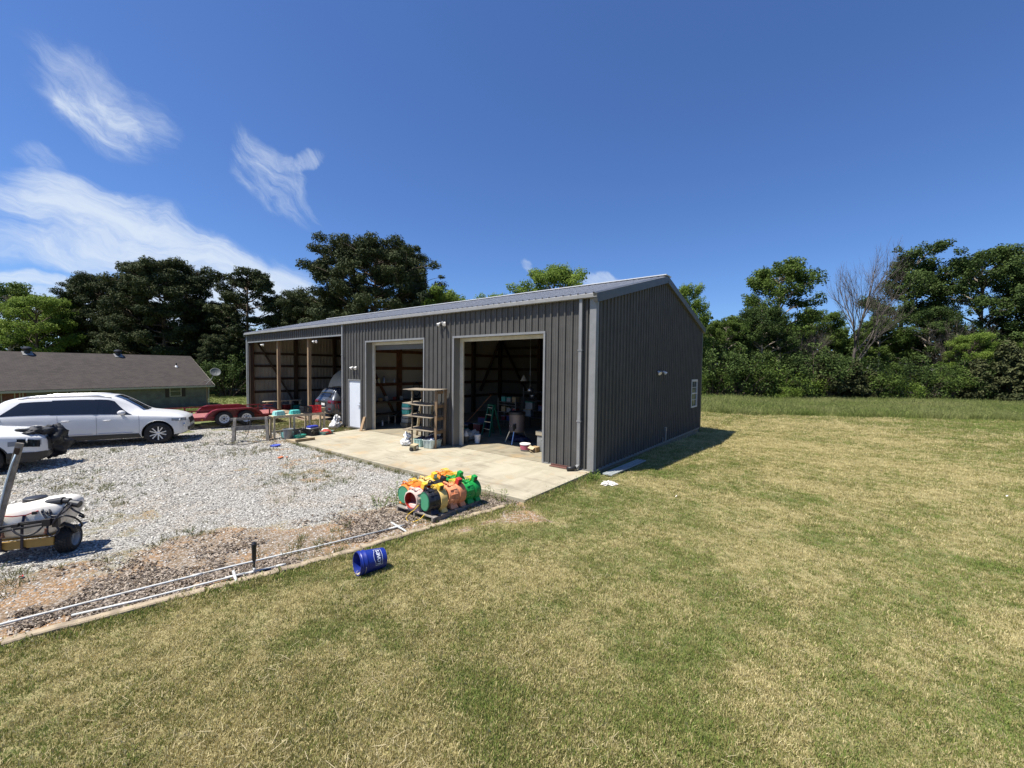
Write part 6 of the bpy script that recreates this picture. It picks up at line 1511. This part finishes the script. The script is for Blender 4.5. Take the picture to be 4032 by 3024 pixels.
def crate(label, loc, rz, mat, s=(.33, .33, .27)):
    r = thing('milk_crate', label, 'crate', loc, rz, 'plastic crates round the bench'); sx, sy, h = s
    part('rim', mat, r, lambda m: (m.b2((-sx/2, -sy/2, h-.03), (sx/2, -sy/2+.012, h)), m.b2((-sx/2, sy/2-.012, h-.03), (sx/2, sy/2, h)), m.b2((-sx/2, -sy/2+.012, h-.03), (-sx/2+.012, sy/2-.012, h)), m.b2((sx/2-.012, -sy/2+.012, h-.03), (sx/2, sy/2-.012, h))) and None)
    part('base', mat, r, lambda m: m.b2((-sx/2, -sy/2, 0), (sx/2, sy/2, .02)))
    def lat(m):
        for sg in (-1, 1):
            for k in range(-4, 5):
                o = k*sx/9
                for dd in (-.035, .035):
                    if abs(o+dd) < sx/2 and abs(o-dd) < sx/2:
                        m.bar((o-dd, sg*(sy/2-.005), .02), (o+dd, sg*(sy/2-.005), h-.03), .012, .009, up=(0, sg, 0)); m.bar((sg*(sx/2-.005), o-dd, .02), (sg*(sx/2-.005), o+dd, h-.03), .012, .009, up=(sg, 0, 0))
            m.b2((-sx/2, sg*(sy/2-.01)-.004, h*.45), (sx/2, sg*(sy/2-.01)+.004, h*.52))
    part('lattice', mat, r, lat)['kind'] = 'stuff'
    return r
CRB = pm('crate_black', (.02,.02,.024), .5); CRR = pm('crate_red', (.52,.02,.025), .45)
crate('black milk crate on the bench beside the red one', (-11.88, -1.98, BT), .06, CRB, (.33, .36, .28)); crate('red milk crate on the bench', (-11.88, -1.59, BT), -.03, CRR, (.33, .36, .29))
obj1('wooden_block', 'tan box at the right end of the bench next to the red crate', 'box', pm('tan_board', (.36,.29,.18), .8, 0, .15, 6), lambda m: m.box((-11.9, -1.30, BT+.09), (.2, .17, .18), rot=(0, 0, .05)), bevel=.004)
crate('black milk crate on the slab holding tools behind the green tray', (-11.38, -2.42, -.04), .3, CRB, (.36, .34, .28)); crate('black milk crate on the slab with a blue tool case on top', (-11.12, -2.08, -.04), .22, CRB, (.38, .36, .28))
def junk(parent_label, name, cat, loc, items): 
    r = thing(name, parent_label, cat, loc); 
    for nm, mat, fn in items: part(nm, mat, r, fn)
    return r
junk('silver hand tools sticking out of the black crate behind the green tray', 'hand_tools', 'tools', (-11.38, -2.42, -.02), [('shaft', STEEL, lambda m: m.bar((0, 0, .02), (.12, .05, .36), .015, .015)), ('shaft', STEEL, lambda m: m.bar((.05, -.05, .02), (.14, .1, .31), .02, .006)), ('grip', BLACKP, lambda m: m.bar((-.05, .1, .1), (.1, .34, .40), .025, .025)), ('jar', WHITEP, lambda m: m.cyl((.08, -.08, .02), (.08, -.08, .2), .04))])
tc = thing('tool_case', 'blue tool case with a white rim on top of the black crate', 'case', (-11.12, -2.08, .242), .22)
part('shell', pm('case_blue', (.03,.05,.36), .45), tc, lambda m: m.box((0, 0, .075), (.24, .38, .09)), bevel=.03); part('rim', WHITEP, tc, lambda m: m.box((0, 0, .02), (.25, .38, .035)), bevel=.01); part('handle', BLACKP, tc, lambda m: m.tube([(.125, -.06, .06), (.16, -.05, .07), (.16, .05, .07), (.125, .06, .06)], .008, 6))
# grey pail
pl = thing('pail', 'grey round plastic pail at the left end of the slab', 'pail', (-11.12, -3.0, -.04))
part('body', GREYP, pl, lambda m: m.lathe([(.135, 0), (.14, .01), (.172, .34), (.185, .345), (.188, .37), (.178, .375), (.168, .36), (.135, .015), (0, .012)], None, 40), smooth=True, angle=40)
part('handle', STEEL, pl, lambda m: m.tube([(.19*math.cos(t), .19*math.sin(t)*.9-.02, .35-.06*math.sin(t)) for t in np.linspace(0, PI, 16)], .004, 6))
tote('green_tray', 'small green tool tray on the slab beside the grey pail', (-10.93, -2.66, -.04), .25, .26, .38, .13, TEAL, .86, False, 'tray', None, [(BLACKP, 0, -.05, .09, .07), (TEAL, .03, .1, .09, .05)])
tote('turquoise_bin', 'turquoise bin half hidden behind the grey pail', (-11.55, -2.86, -.06), .1, .3, .36, .2, TURQL, .84)
tote('red_lined_tub', 'teal tub with a red inside at the right end of the row on the slab', (-11.02, -1.62, -.04), .2, .42, .52, .15, pm('tub_teal', (.20,.36,.32), .5), .86, False, 'tub', None, [(pm('red_cloth', (.36,.05,.03), .7), 0, 0, .10, .17), (pm('red_cloth', (.36,.05,.03), .7), .02, .12, .10, .12)])
lump('x', FOAMW, None, (0, 0, 0), .1, 3); bpy.data.objects.remove(bpy.data.objects['x'], do_unlink=True)
def bag(label, parts_, loc, mat=FOAMW, name='white_bag', rz=0):
    r = thing(name, label, 'bag', loc, rz)
    for i, (c, rad, sx, amp) in enumerate(parts_): lump('sack' if i == 0 else 'folded_top', mat, r, c, rad, i*7+loc[0], sx, amp, 22)
    return r
bag('small crumpled white bag behind the red lined tub', [((0, 0, .1), .13, (1, 1.2, .7), .3)], (-11.42, -1.42, -.05))
bag('white plastic sack slumped against the carport corner', [((0, 0, .17), .21, (1, 1, .95), .5), ((.03, .05, .42), .13, (1, 1, 1.2), .6), ((.02, .02, .56), .05, (1.2, 1, .9), .6)], (-12.72, -.28, -.1))
ht = thing('hand_truck', 'dark hand truck with red grips leaning at the carport corner', 'hand truck', (-12.5, -.19, -.02))
part('frame', BLACKP, ht, lambda m: [m.tube([(x, -.22, .05), (x, -.10, .8), (x+.0, -.14, .98)], .013, 7) for x in (-.12, .12)] and None); part('cross_bar', BLACKP, ht, lambda m: [m.bar((-.12, -.22+z*.16, z), (.12, -.22+z*.16, z), .012, .012) for z in (.15, .45, .72)] and None)
part('grip', pm('grip_red', (.25,.03,.03), .6), ht, lambda m: [m.cyl((x, -.10, .83), (x, -.15, 1.0), .02) for x in (-.12, .12)] and None)
obj1('wooden_beam', 'short thick wooden beam lying on the slab corner', 'beam', pm('beam_wood', (.27,.20,.11), .85, 0, .25, 6, .4, 20), lambda m: m.box((-10.12, -2.83, .02), (.09, .68, .09), rot=(0, 0, -.03)), bevel=.008)
ld = thing('plastic_disc', 'small blue plastic lid lying on the gravel beside the slab corner', 'lid', (-10.25, -3.78, -.085))
part('disc', pm('lid_blue', (.07,.10,.42), .45), ld, lambda m: m.lathe([(0, .02), (.12, .02), (.125, .028), (.15, .028), (.155, .0)], Matrix.Rotation(.06, 4, 'X'), 30), smooth=True, angle=40); part('clip', pm('lid_blue', (.07,.10,.42)), ld, lambda m: m.b2((-.02, -.18, .0), (.03, -.14, .03)))
obj1('leaning_board', 'short brown board leaning on the wall right of the white door', 'board', pm('board_brown', (.30,.20,.11), .8, 0, .2, 6), lambda m: m.bar((-10.62, -.30, .0), (-10.72, -.055, .56), .035, .16, up=(1, 0, 0)), bevel=.004)
# wooden shelf unit
def shelf_unit():
    r = thing('wooden_shelf', 'tall homemade wooden shelf with warped boards, standing between the two bays', 'shelf', (-5.45, -.71, -.02), R_(13))
    V = WOODP; WW = pm('shelf_board', (.30,.25,.175), .85, 0, .25, 7, .4, 30, col2=(.19,.155,.115)); DW = pm('shelf_post', (.19,.125,.07), .85, 0, .3, 6, .3, 20, stretch=(3, 3, .4))
    part('post', DW, r, lambda m: m.bar((0, 0, 0), (.035, .02, 1.93), .035, .09, up=(1, 0, 0))); part('post', DW, r, lambda m: m.bar((-.02, .55, 0), (.03, .56, 1.97), .035, .09, up=(1, 0, 0)))
    part('foot_block', WW, r, lambda m: m.b2((-.055, -.05, 0), (-.02, -.01, .22)))
    part('post', WW, r, lambda m: m.b2((-.98, -.03, 0), (-.95, .03, 1.93))); part('post', DW, r, lambda m: m.b2((-.98, .50, 0), (-.94, .56, 1.95)))
    for i, z in enumerate((.60, 1.06, 1.48)):
        part('cross_rail', DW, r, lambda m: m.b2((-.055, .045, z-.13), (-.02, .5, z-.03)))
    part('cross_rail', DW, r, lambda m: m.b2((-.055, .045, 1.83), (-.02, .5, 1.93)))
    for i, (z, xl, xr, warp) in enumerate(((.60, -1.28, -.06, .02), (1.06, -1.28, -.06, .015), (1.48, -1.30, -.06, .05), (1.975, -1.27, .08, .012))):
        def bd(m):
            n = 10; top = [[(xl+(xr-xl)*k/n, y, z+warp*math.sin(PI*(k/n)*1.3+i)*.6+.01*(y > .2)) for y in (-.12, .15, .4, .62)] for k in range(n+1)]
            m.grid(top); m.grid([[(x, y, q-.02) for x, y, q in row][::-1] for row in top])
            for a, b in ((0, -1),):
                pass
            e = [row[0] for row in top]; m.grid([[(x, y, q-.02) for x, y, q in e], e]); e = [row[-1] for row in top]; m.grid([e, [(x, y, q-.02) for x, y, q in e]])
            for row, fl in ((top[0], 0), (top[-1], 1)): lo = [(x, y, q-.02) for x, y, q in row]; m.grid([row, lo] if not fl else [lo, row])
        part('shelf_board', WW, r, bd); 
        for xc in (-1.0, -.55): part('batten', WW, r, lambda m: m.b2((xc-.05, -.10, z-.045), (xc+.05, .58, z-.021)))
    part('brace', WOODL, r, lambda m: m.bar((-.85, .75, .0), (-.55, .60, 1.55), .03, .09, up=(0, 1, 0)))
    return r
shelf_unit()
obj1('tape_roll', 'small dark roll left on the third shelf of the wooden shelf', 'roll', BLACKP, lambda m: m.tube([(-6.45+.05*math.cos(t), -.62, 1.125+.045*math.sin(t)) for t in np.linspace(0, 2*PI, 20, endpoint=False)], .018, 8, closed=True), smooth=True)
RAG = pm('rag_dark', (.05,.05,.07), .8, 0, .5, 14); RAGR = pm('rag_red', (.16,.02,.03), .8); RAGW = pm('rag_grey', (.45,.46,.48), .8)
tote('pale_tub', 'sea green tub of rags at the left foot of the wooden shelf', (-6.20, -.68, -.015), R_(14), .36, .48, .27, pm('tub_sea', (.36,.55,.49), .5), .86, False, 'tub', None, [(RAG, 0, .05, .25, .12), (RAGW, .05, -.12, .25, .06), (RAG, -.08, .14, .26, .09)])
tote('pale_tub', 'larger grey green tub heaped with dark and white rags under the wooden shelf', (-5.72, -.60, -.015), R_(14), .46, .60, .29, pm('tub_grey', (.46,.54,.50), .5), .86, False, 'tub', None, [(RAG, 0, .1, .29, .17), (RAGR, -.12, .16, .31, .1), (RAGW, .1, -.14, .29, .1), (RAG, -.1, -.1, .29, .12), (RAGW, .02, .2, .31, .06)])
bag('knotted white plastic bag in front of the left foot of the wooden shelf', [((0, 0, .13), .16, (1.1, 1.1, .85), .5), ((.04, .05, .32), .11, (1.1, 1, .9), .7), ((.0, .0, .42), .04, (1, 1, 1.6), .5)], (-6.68, -.95, -.02))
bag('white plastic bag slumped behind the left foot of the wooden shelf', [((0, 0, .2), .17, (1.5, .9, .8), .5), ((.2, .0, .32), .1, (1.3, .9, 1.1), .6)], (-6.18, -.18, -.01))
tr_ = thing('small_motor', 'small tan and black box lying on the apron in front of the tubs', 'box', (-5.80, -1.30, -.02), R_(20))
part('shell', pm('khaki', (.22,.19,.11), .7), tr_, lambda m: m.box((0, 0, .09), (.2, .28, .17)), bevel=.03); part('label_plate', WHITEP, tr_, lambda m: m.b2((.1, -.03, .05), (.104, .05, .13))); part('cap', BLACKP, tr_, lambda m: m.cyl((.0, -.13, .06), (-.02, -.19, .06), .06)); part('flap', pm('cardboard', (.45,.36,.22), .8), tr_, lambda m: m.box((0, .02, .185), (.2, .26, .01), rot=(.05, .1, 0)))
ra = thing('red_board', 'short reddish brown channel lying against the wall base by the downspout', 'board', (-.84, -.17, -.0), R_(2))
part('web', pm('red_brown', (.13,.055,.04), .7), ra, lambda m: m.b2((-.38, -.07, .005), (.38, .07, .012))); part('flange', pm('red_brown', (.13,.055,.04)), ra, lambda m: m.b2((-.38, .05, .012), (.38, .07, .055)))
def grate():
    c = Vector((.40, 1.26)); r = thing('floor_grate', 'perforated grey panel lying half in the shade beside the gable wall', 'panel', (c.x, c.y, gz(.4, 1.2)+.045), 0, rot=(R_(-.3), 0, R_(-1)))
    MT = pm('grate_metal', (.45,.48,.47), .45, .2, .1, 5)
    part('frame', MT, r, lambda m: (m.b2((-.13, -1.17, 0), (-.11, 1.17, .03)), m.b2((.11, -1.17, 0), (.13, 1.17, .03)), m.b2((-.01, -1.17, 0), (.01, 1.17, .028)), m.b2((-.11, -1.17, .0), (.11, -1.15, .03)), m.b2((-.11, 1.15, .0), (.11, 1.17, .03))) and None)
    part('slats', MT, r, lambda m: [m.b2((-.11, y, .012), (.11, y+.045, .022)) for y in np.arange(-1.14, 1.12, .078)] and None)['kind'] = 'stuff'
grate()
PAP = pm('tissue', (.72,.66,.58), .8)
pr = thing('crumpled_paper', 'crumpled white paper lying in the grass off the building corner', 'litter', (.72, -.58, gz(.72, -.58)+.01))
for i, (c, rr_) in enumerate((((0, 0, .03), .09), ((.13, .06, .03), .05), ((-.05, -.1, .02), .06))): lump('sheet', PAP, pr, c, rr_, i*4+1, (1.3, 1, .5), 1.0, 14)
for i, (x, y, lb) in enumerate(((8.15, 4.6, 'small white scrap on the lawn left of the middle'), (13.6, 21.2, 'white scrap at the edge of the tall meadow grass'), (2.3, -.5, 'white scrap in the grass right of the crumpled paper'), (1.25, 6.2, 'white scrap in the shade beside the gable wall'))):
    obj1('paper_scrap', lb, 'litter', PAP, lambda m: m.grid([[(x+a*.022+.01*math.sin(b*3), y+b*.018, gz(x, y)+.035+.02*math.sin(a*2+b)) for a in range(-1, 2)] for b in range(-1, 2)]), 'scraps of litter on the lawn', solid=.004)
obj1('red_scrap', 'small red scrap on the ground in front of the sprayer', 'litter', pm('strap_red', (.55,.03,.03)), lambda m: m.grid([[(-3.35+a*.03, -9.62+b*.02, -.095+.02*math.sin(a*2+b)) for a in range(-1, 2)] for b in range(-1, 2)]), solid=.004)
obj1('orange_scrap', 'small orange brown scrap on the gravel near the slab', 'litter', pm('clay_red', (.45,.14,.06), .9), lambda m: (m.box((-8.2, -4.45, -.08), (.1, .16, .03), rot=(.1, .2, .4)), m.box((-8.12, -4.3, -.085), (.05, .07, .02), rot=(.1, .2, 1.0))) and None, bevel=.01)
# ------------------------------------------------------------------ inside the shop
def ladder():
    r = thing('step_ladder', 'green fibreglass step ladder standing inside the right bay', 'ladder', (-5.9, 2.3, 0), R_(-10)); G = pm('ladder_green', (.01,.14,.08), .5)
    for sg in (-1, 1):
        part('rail', G, r, lambda m: m.bar((sg*.25, 0, 0), (sg*.15, .28, 1.2), .03, .06, up=(0, 1, 0))); part('rear_rail', G, r, lambda m: m.bar((sg*.24, .62, 0), (sg*.15, .32, 1.2), .025, .05, up=(0, 1, 0)))
    for k in range(4): z = .27+k*.28; part('step', STEEL, r, lambda m: m.b2((-.235+z*.075, z*.233-.04, z-.01), (.235-z*.075, z*.233+.05, z+.012)))
    part('top_cap', G, r, lambda m: m.b2((-.18, .22, 1.2), (.18, .38, 1.24)), bevel=.008)
ladder()
def drum():
    r = thing('drum_cooker', 'grey steel drum on splayed tripod legs just inside the right bay', 'drum', (-4.05, 1.95, 0)); DG = pm('drum_grey', (.15,.125,.125), .45, .3, .12, 3)
    part('body', DG, r, lambda m: m.lathe([(.0, .40), (.25, .40), (.285, .44), (.29, .47), (.285, .5), (.285, 1.04), (.29, 1.06), (.285, 1.08)], None, 40), smooth=True, angle=40)
    part('rim', BLACKP, r, lambda m: m.lathe([(.30, 1.04), (.31, 1.05), (.31, 1.13), (.27, 1.15), (0, 1.17)], None, 40), smooth=True, angle=40)
    for a in (R_(-75), R_(-165), R_(60), R_(150)): part('leg', STEEL, r, lambda m: m.bar((math.cos(a)*.22, math.sin(a)*.22, .55), (math.cos(a)*.46, math.sin(a)*.46, 0), .028, .028))
    part('bracket', BLACKP, r, lambda m: (m.box((.10, -.28, .64), (.12, .06, .16)), m.box((.10, -.33, .58), (.05, .05, .2))) and None)
    for q in (-.10, -.02): part('knob', STEEL, r, lambda m: m.cyl((q, -.28, .64), (q, -.30, .64), .016))
drum()
def rack(label, x, y, w, d, h, levels, rz, mat):
    r = thing('storage_rack', label, 'shelf', (x, y, 0), rz)
    for sx in (-w/2, w/2):
        for sy in (-d/2, d/2): part('upright', mat, r, lambda m: m.b2((sx-.02, sy-.02, 0), (sx+.02, sy+.02, h)))
    for z in levels: part('shelf', mat, r, lambda m: m.b2((-w/2, -d/2, z-.02), (w/2, d/2, z)))
    return r
RK = pm('rack_grey', (.12,.115,.10), .5, .3); rack('grey metal rack of small parts behind the green ladder', -6.5, 4.6, 1.0, .45, 1.35, (.35, .75, 1.08, 1.2), 0, RK)
rg = random.Random(8); KC = [pm('k_red', (.16,.012,.012), .5), pm('k_white', (.25,.25,.24), .5), pm('k_blue', (.01,.025,.10), .5), pm('k_card', (.35,.24,.12), .8), BLACKP, GREYP, TEAL]
KN = ['red', 'white', 'dark blue', 'cardboard', 'black', 'grey', 'green']
def kbox(label, x, y, z, s, k, rz=0.0, lid=True):
    r = thing('storage_box', label, 'box', (x, y, z), rz); part('body', KC[k], r, lambda m: m.b2((-s[0]/2, -s[1]/2, 0), (s[0]/2, s[1]/2, s[2])), bevel=.01)
    if lid: part('lid', KC[(k+5) % 7 if k != 3 else 3], r, lambda m: m.b2((-s[0]/2-.01, -s[1]/2-.01, s[2]+.001), (s[0]/2+.01, s[1]/2+.01, s[2]+.03)), bevel=.005)
for i, z in enumerate((.35, .75, 1.2)):
    for j in range(3): k = (i*3+j*2) % 7; kbox('%s box, %s on the %s level of the grey rack' % (KN[k], ('leftmost', 'in the middle', 'rightmost')[j], ('lowest', 'second', 'top')[i]), -6.8+j*.31, 4.6, z, (.22, .25, .16+.06*rg.random()), k)
kbox('red box near the back left of the right bay floor', -6.75, 2.85, 0, (.4, .35, .34), 0); kbox('dark blue box behind the red box in the right bay', -7.2, 3.7, 0, (.5, .4, .5), 2); kbox('black bin on the floor left of the red box in the right bay', -7.35, 2.75, 0, (.45, .4, .3), 4)
kbox('green tub behind the white bags in the right bay', -6.9, 2.0, 0, (.4, .35, .28), 6); kbox('white panel box standing behind the drum', -5.6, 4.9, .9, (.38, .2, .3), 1); kbox('grey box below the white panel box behind the drum', -5.65, 4.85, .6, (.42, .25, .28), 5)
rack('dark rack behind the drum carrying grey and white boxes', -5.2, 5.0, 1.3, .5, 1.9, (.58, .88, 1.3, 1.7), 0, pm('rack_dark', (.05,.05,.05), .6))
kbox('dark blue tub on the dark rack behind the drum', -4.85, 4.95, .88, (.45, .35, .22), 2)
bag('white bags heaped behind the left jamb of the right bay', [((0, 0, .2), .2, (1.3, 1, .9), .6), ((.25, .1, .22), .14, (1, 1, 1.1), .6)], (-5.75, 1.15, 0), pm('bag_grey', (.5,.48,.44), .7), 'plastic_bag')
wb = thing('pail', 'white pail just inside the left jamb of the right bay', 'pail', (-5.12, 1.0, 0)); part('body', WHITEP, wb, lambda m: m.lathe([(.09, 0), (.12, .29), (.125, .3), (.115, .3), (.085, .01), (0, .01)], None, 28), smooth=True, angle=40)
jg = thing('jug', 'white jug with a dark lower half by the left jamb of the right bay', 'jug', (-5.45, .75, 0)); part('body', pm('jug_dark', (.10,.10,.09), .5), jg, lambda m: m.lathe([(.0, 0), (.09, 0), (.1, .02), (.1, .24)], None, 24), smooth=True, angle=40); part('top', WHITEP, jg, lambda m: m.lathe([(.1, .24), (.085, .32), (.03, .38), (.03, .42), (0, .42)], None, 24), smooth=True, angle=50)
ft = thing('food_tub', 'clear tub with a pink label on the floor by the right jamb', 'tub', (-2.95, .98, 0)); part('body', pm('tub_clear', (.30,.27,.25), .4), ft, lambda m: m.lathe([(0, 0), (.13, 0), (.145, .02), (.16, .22)], Matrix.Scale(1.1, 4, (1, 0, 0)), 32), smooth=True, angle=40); part('wrapper', pm('pink_label', (.40,.09,.13), .6), ft, lambda m: m.lathe([(.150, .06), (.160, .2)], Matrix.Scale(1.1, 4, (1, 0, 0)), 32), smooth=True); part('lid', WHITEP, ft, lambda m: m.lathe([(0, .25), (.16, .25), (.17, .24), (.17, .215)], Matrix.Scale(1.1, 4, (1, 0, 0)), 32), smooth=True, angle=40)
cb = thing('carton', 'torn open cardboard carton beside the tub with the pink label', 'carton', (-2.62, 1.08, 0)); part('body', pm('k_card', (.35,.24,.12)), cb, lambda m: (m.b2((-.1, -.12, 0), (.12, .12, .17))) and None); part('flap', pm('cardboard', (.45,.36,.22)), cb, lambda m: (m.box((-.02, -.19, .16), (.2, .14, .006), rot=(.5, .2, 0)), m.box((.02, -.2, .03), (.2, .14, .006), rot=(-.2, .5, .3))) and None)
bn = thing('storage_bin', 'black bin with a tan lid standing in the right jamb shadow', 'bin', (-2.42, 1.35, 0)); part('body', GREYP, bn, lambda m: m.b2((-.2, -.18, .0), (.2, .18, .52)), bevel=.02); part('lid', pm('tan_lid', (.36,.31,.22), .6), bn, lambda m: m.b2((-.24, -.21, .525), (.24, .21, .68)), bevel=.02); part('latch', STEEL, bn, lambda m: m.b2((-.02, -.2, .4), (.1, -.182, .46)))
br = thing('broom', 'broom with a thin handle leaning inside the left side of the right bay', 'broom', (-7.9, 3.4, 0)); part('handle', pm('orange_handle', (.45,.16,.05), .5), br, lambda m: m.cyl((-.3, 0, .1), (.35, 1.1, 1.45), .014)); part('head', BLACKP, br, lambda m: m.b2((-.45, -.1, 0), (-.15, .05, .12)))
sw = thing('shovel', 'wooden handled shovel leaning in the right bay behind the drum', 'shovel', (-3.9, 4.6, 0)); part('handle', WOODL, sw, lambda m: m.cyl((.1, -.3, .3), (-.15, .3, 1.55), .016)); part('blade', STEEL, sw, lambda m: m.box((.13, -.36, .15), (.2, .02, .3), rot=(.3, 0, 0)))
pk = thing('hanging_lamp', 'white cone shaped work lamp hanging in the right bay', 'lamp', (-5.0, 3.6, 0)); part('shade', pm('shade_white', (.35,.33,.28), .5), pk, lambda m: m.lathe([(.02, 2.42), (.035, 2.4), (.13, 2.22), (.14, 2.2)], None, 28), smooth=True, solid=.004); part('cord', BLACKP, pk, lambda m: m.cyl((0, 0, 2.42), (0, 0, 4.4), .006))
sv = thing('hanging_pots', 'shiny metal pots hanging below the work lamp', 'pots', (-4.75, 3.7, 0)); part('pot', STEEL, sv, lambda m: m.lathe([(0, 1.75), (.1, 1.75), (.11, 1.9), (.105, 1.9), (.095, 1.76)], None, 24), smooth=True); part('pot', STEEL, sv, lambda m: m.lathe([(0, 1.5), (.06, 1.5), (.07, 1.62)], Matrix.Translation((.12, 0, 0)), 20), smooth=True); part('hook', STEEL, sv, lambda m: (m.cyl((0, 0, 1.85), (0, 0, 4.4), .004)))
ob = thing('orange_lift', 'orange steel lift frame standing right of the drum', 'lift', (-3.3, 3.1, 0)); part('arm', pm('lift_orange', (.55,.10,.02), .5), ob, lambda m: (m.bar((0, 0, 0), (0, 0, 1.0), .07, .07), m.bar((0, 0, 1.0), (-.3, -.1, 1.12), .05, .07)) and None); part('base', BLACKP, ob, lambda m: m.b2((-.3, -.3, 0), (.3, .3, .06)))
he = thing('heater', 'grey utility heater on the floor right of the drum', 'heater', (-3.05, 2.5, 0)); part('case', pm('heater_grey', (.26,.25,.22), .5), he, lambda m: m.b2((-.13, -.1, .25), (.13, .1, .62)), bevel=.01); part('dial', BLACKP, he, lambda m: m.cyl((0, -.1, .5), (0, -.112, .5), .03)); part('vent', BLACKP, he, lambda m: m.b2((-.08, -.105, .3), (.08, -.1, .36))); part('leg', BLACKP, he, lambda m: m.b2((-.1, -.08, 0), (.1, .08, .25)))
lump('blue_tarp', pm('tarp_navy', (.012,.016,.06), .6), None, (-4.1, 2.15, .1), .24, 4, (1.5, 1, .5), .6); tag(bpy.data.objects['blue_tarp'], 'dark blue crumpled tarp on the floor under the drum', 'tarp')
# left bay: work counter with bottles, stacked tubs
wc = thing('work_counter', 'dark work counter along the partition in the left bay', 'counter', (-12.0, 3.2, 0)); DKW = pm('counter_wood', (.10,.07,.045), .8)
part('top', DKW, wc, lambda m: m.b2((-.1, -2.4, 1.02), (.5, 1.0, 1.08))); part('upper_shelf', WOODG, wc, lambda m: m.b2((-.12, -2.4, 1.90), (.12, -.45, 1.93)))
part('lower_shelf', DKW, wc, lambda m: m.b2((-.1, -2.4, .45), (.45, 1.0, .49)))
for y in (-2.35, -.7, .95): part('leg', DKW, wc, lambda m: m.b2((.4, y-.05, 0), (.5, y+.05, 1.02)))
def bottle(label, x, y, z, h, rr_, mat, capm=WHITEP):
    r = thing('bottle', label, 'bottle', (x, y, z), 0, 'bottles on the shelf in the left bay'); part('body', mat, r, lambda m: m.lathe([(0, 0), (rr_, 0), (rr_, h*.62), (rr_*.45, h*.85), (rr_*.42, h*.9)], None, 20), smooth=True, angle=40); part('cap', capm, r, lambda m: m.cyl((0, 0, h*.9), (0, 0, h), rr_*.46))
bottle('white jug, leftmost on the upper shelf in the left bay', -11.98, 1.25, 1.93, .24, .07, WHITEP); bottle('pale yellow jug, second on the upper shelf in the left bay', -11.98, 1.48, 1.93, .24, .07, pm('pale_yellow', (.6,.55,.35), .5), YEL)
bottle('tall steel flask on the upper shelf in the left bay', -11.98, 1.76, 1.93, .32, .055, STEEL, BLACKP); bottle('slim metal can at the right end of the upper shelf in the left bay', -11.98, 2.35, 1.93, .2, .03, STEEL, STEEL)
for i, (y, k, h) in enumerate(((1.1, 1, .2), (1.4, 3, .16), (1.75, 1, .24), (2.2, 0, .18), (2.6, 5, .2), (3.3, 4, .3))): kbox('%s box or tin, %s along the counter in the left bay' % (KN[k], ('leftmost', 'second from the left', 'third from the left', 'third from the right', 'second from the right', 'rightmost')[i]), -11.75, y, 1.08, (.16, .14, h), k, .2*i, False)
for i, (z, hh, mt, lb, w_) in enumerate(((0, .2, pm('tub_tan', (.22,.19,.13), .6), 'tan round edged tub at the bottom of the stack in the left bay', .5), (.2, .2, pm('tub_clear2', (.35,.36,.33), .5), 'clear tub second from the bottom of the stack in the left bay', .42), (.4, .18, pm('tub_clear2', (.35,.36,.33)), 'smaller clear tub under the turquoise ones in the left bay', .36), (.58, .2, TURQ, 'turquoise tub in the stack in the left bay', .38), (.79, .1, WHITEP, 'white tub between the turquoise ones in the left bay', .38), (.90, .18, TURQ, 'tilted turquoise lid tub topping the stack in the left bay', .38))):
    tote('stacked_tub', lb, (-10.15, 1.72, z), .1*i, w_, w_*.95, hh, mt, .9, i == 5, 'tub', 'tubs stacked in the left bay')
sb = thing('spray_bottle', 'white spray bottle on the floor of the left bay', 'bottle', (-11.2, 1.15, 0)); part('body', WHITEP, sb, lambda m: m.lathe([(0, 0), (.04, 0), (.04, .13), (.015, .19), (.015, .22)], None, 18), smooth=True, angle=40); part('trigger', WHITEP, sb, lambda m: m.box((0, -.02, .235), (.03, .08, .03)))
for i, (x, y, s_, lb) in enumerate(((-11.3, 1.9, .16, 'dark machine on the floor of the left bay beside the stacked tubs'), (-11.5, 2.5, .2, 'dark generator behind the other machine in the left bay'))):
    r = thing('machine', lb, 'machine', (x, y, 0)); part('engine', BLACKP, r, lambda m: (m.box((0, 0, .2), (.4, .3, .25)), m.cyl((.1, -.15, .3), (.1, .15, .3), .12)) and None, bevel=.01); part('tube_frame', STEEL, r, lambda m: [m.tube([(-.25, q, 0), (-.25, q, .42), (.25, q, .42), (.25, q, 0)], .013, 7) for q in (-.18, .18)] and None); part('tank', pm('k_white', (.25,.25,.24)), r, lambda m: m.box((0, 0, .38), (.2, .2, .08)), bevel=.02)
obj1('cable_coil', 'black cable coil hanging on the partition in the left bay', 'cable', BLACKP, lambda m: [m.tube([(-12.05, 3.75+.22*math.cos(t), 1.55+(.34+.02*k)*math.sin(t)) for t in np.linspace(0, 2*PI, 26, endpoint=False)], .014, 6, closed=True) for k in range(3)] and None, smooth=True)
obj1('green_board', 'pale board leaning inside the right jamb of the left bay', 'board', WOODL, lambda m: m.bar((-8.0, .55, .0), (-7.55, .42, 1.45), .03, .11, up=(0, 1, 0)))
# low bench with tubs at the back of the carport
cbn = thing('low_bench', 'low wooden bench along the end wall of the carport', 'bench', (-23.0, 1.6, -.12)); part('top', WOODL, cbn, lambda m: m.b2((-.2, -1.05, .52), (.2, 1.2, .56)))
for y in (-.9, -.2, .5, 1.1): part('leg', WOODL, cbn, lambda m: m.b2((.12, y-.06, -.05), (.18, y+.06, .52)))
kbox('dark blue tub under the left end of the low carport bench', -22.9, .75, -.12, (.4, .4, .35), 2); kbox('red crate under the low carport bench', -22.9, 1.85, -.12, (.4, .4, .3), 0); kbox('green tub under the right end of the low carport bench', -22.9, 2.45, -.12, (.4, .4, .24), 6)
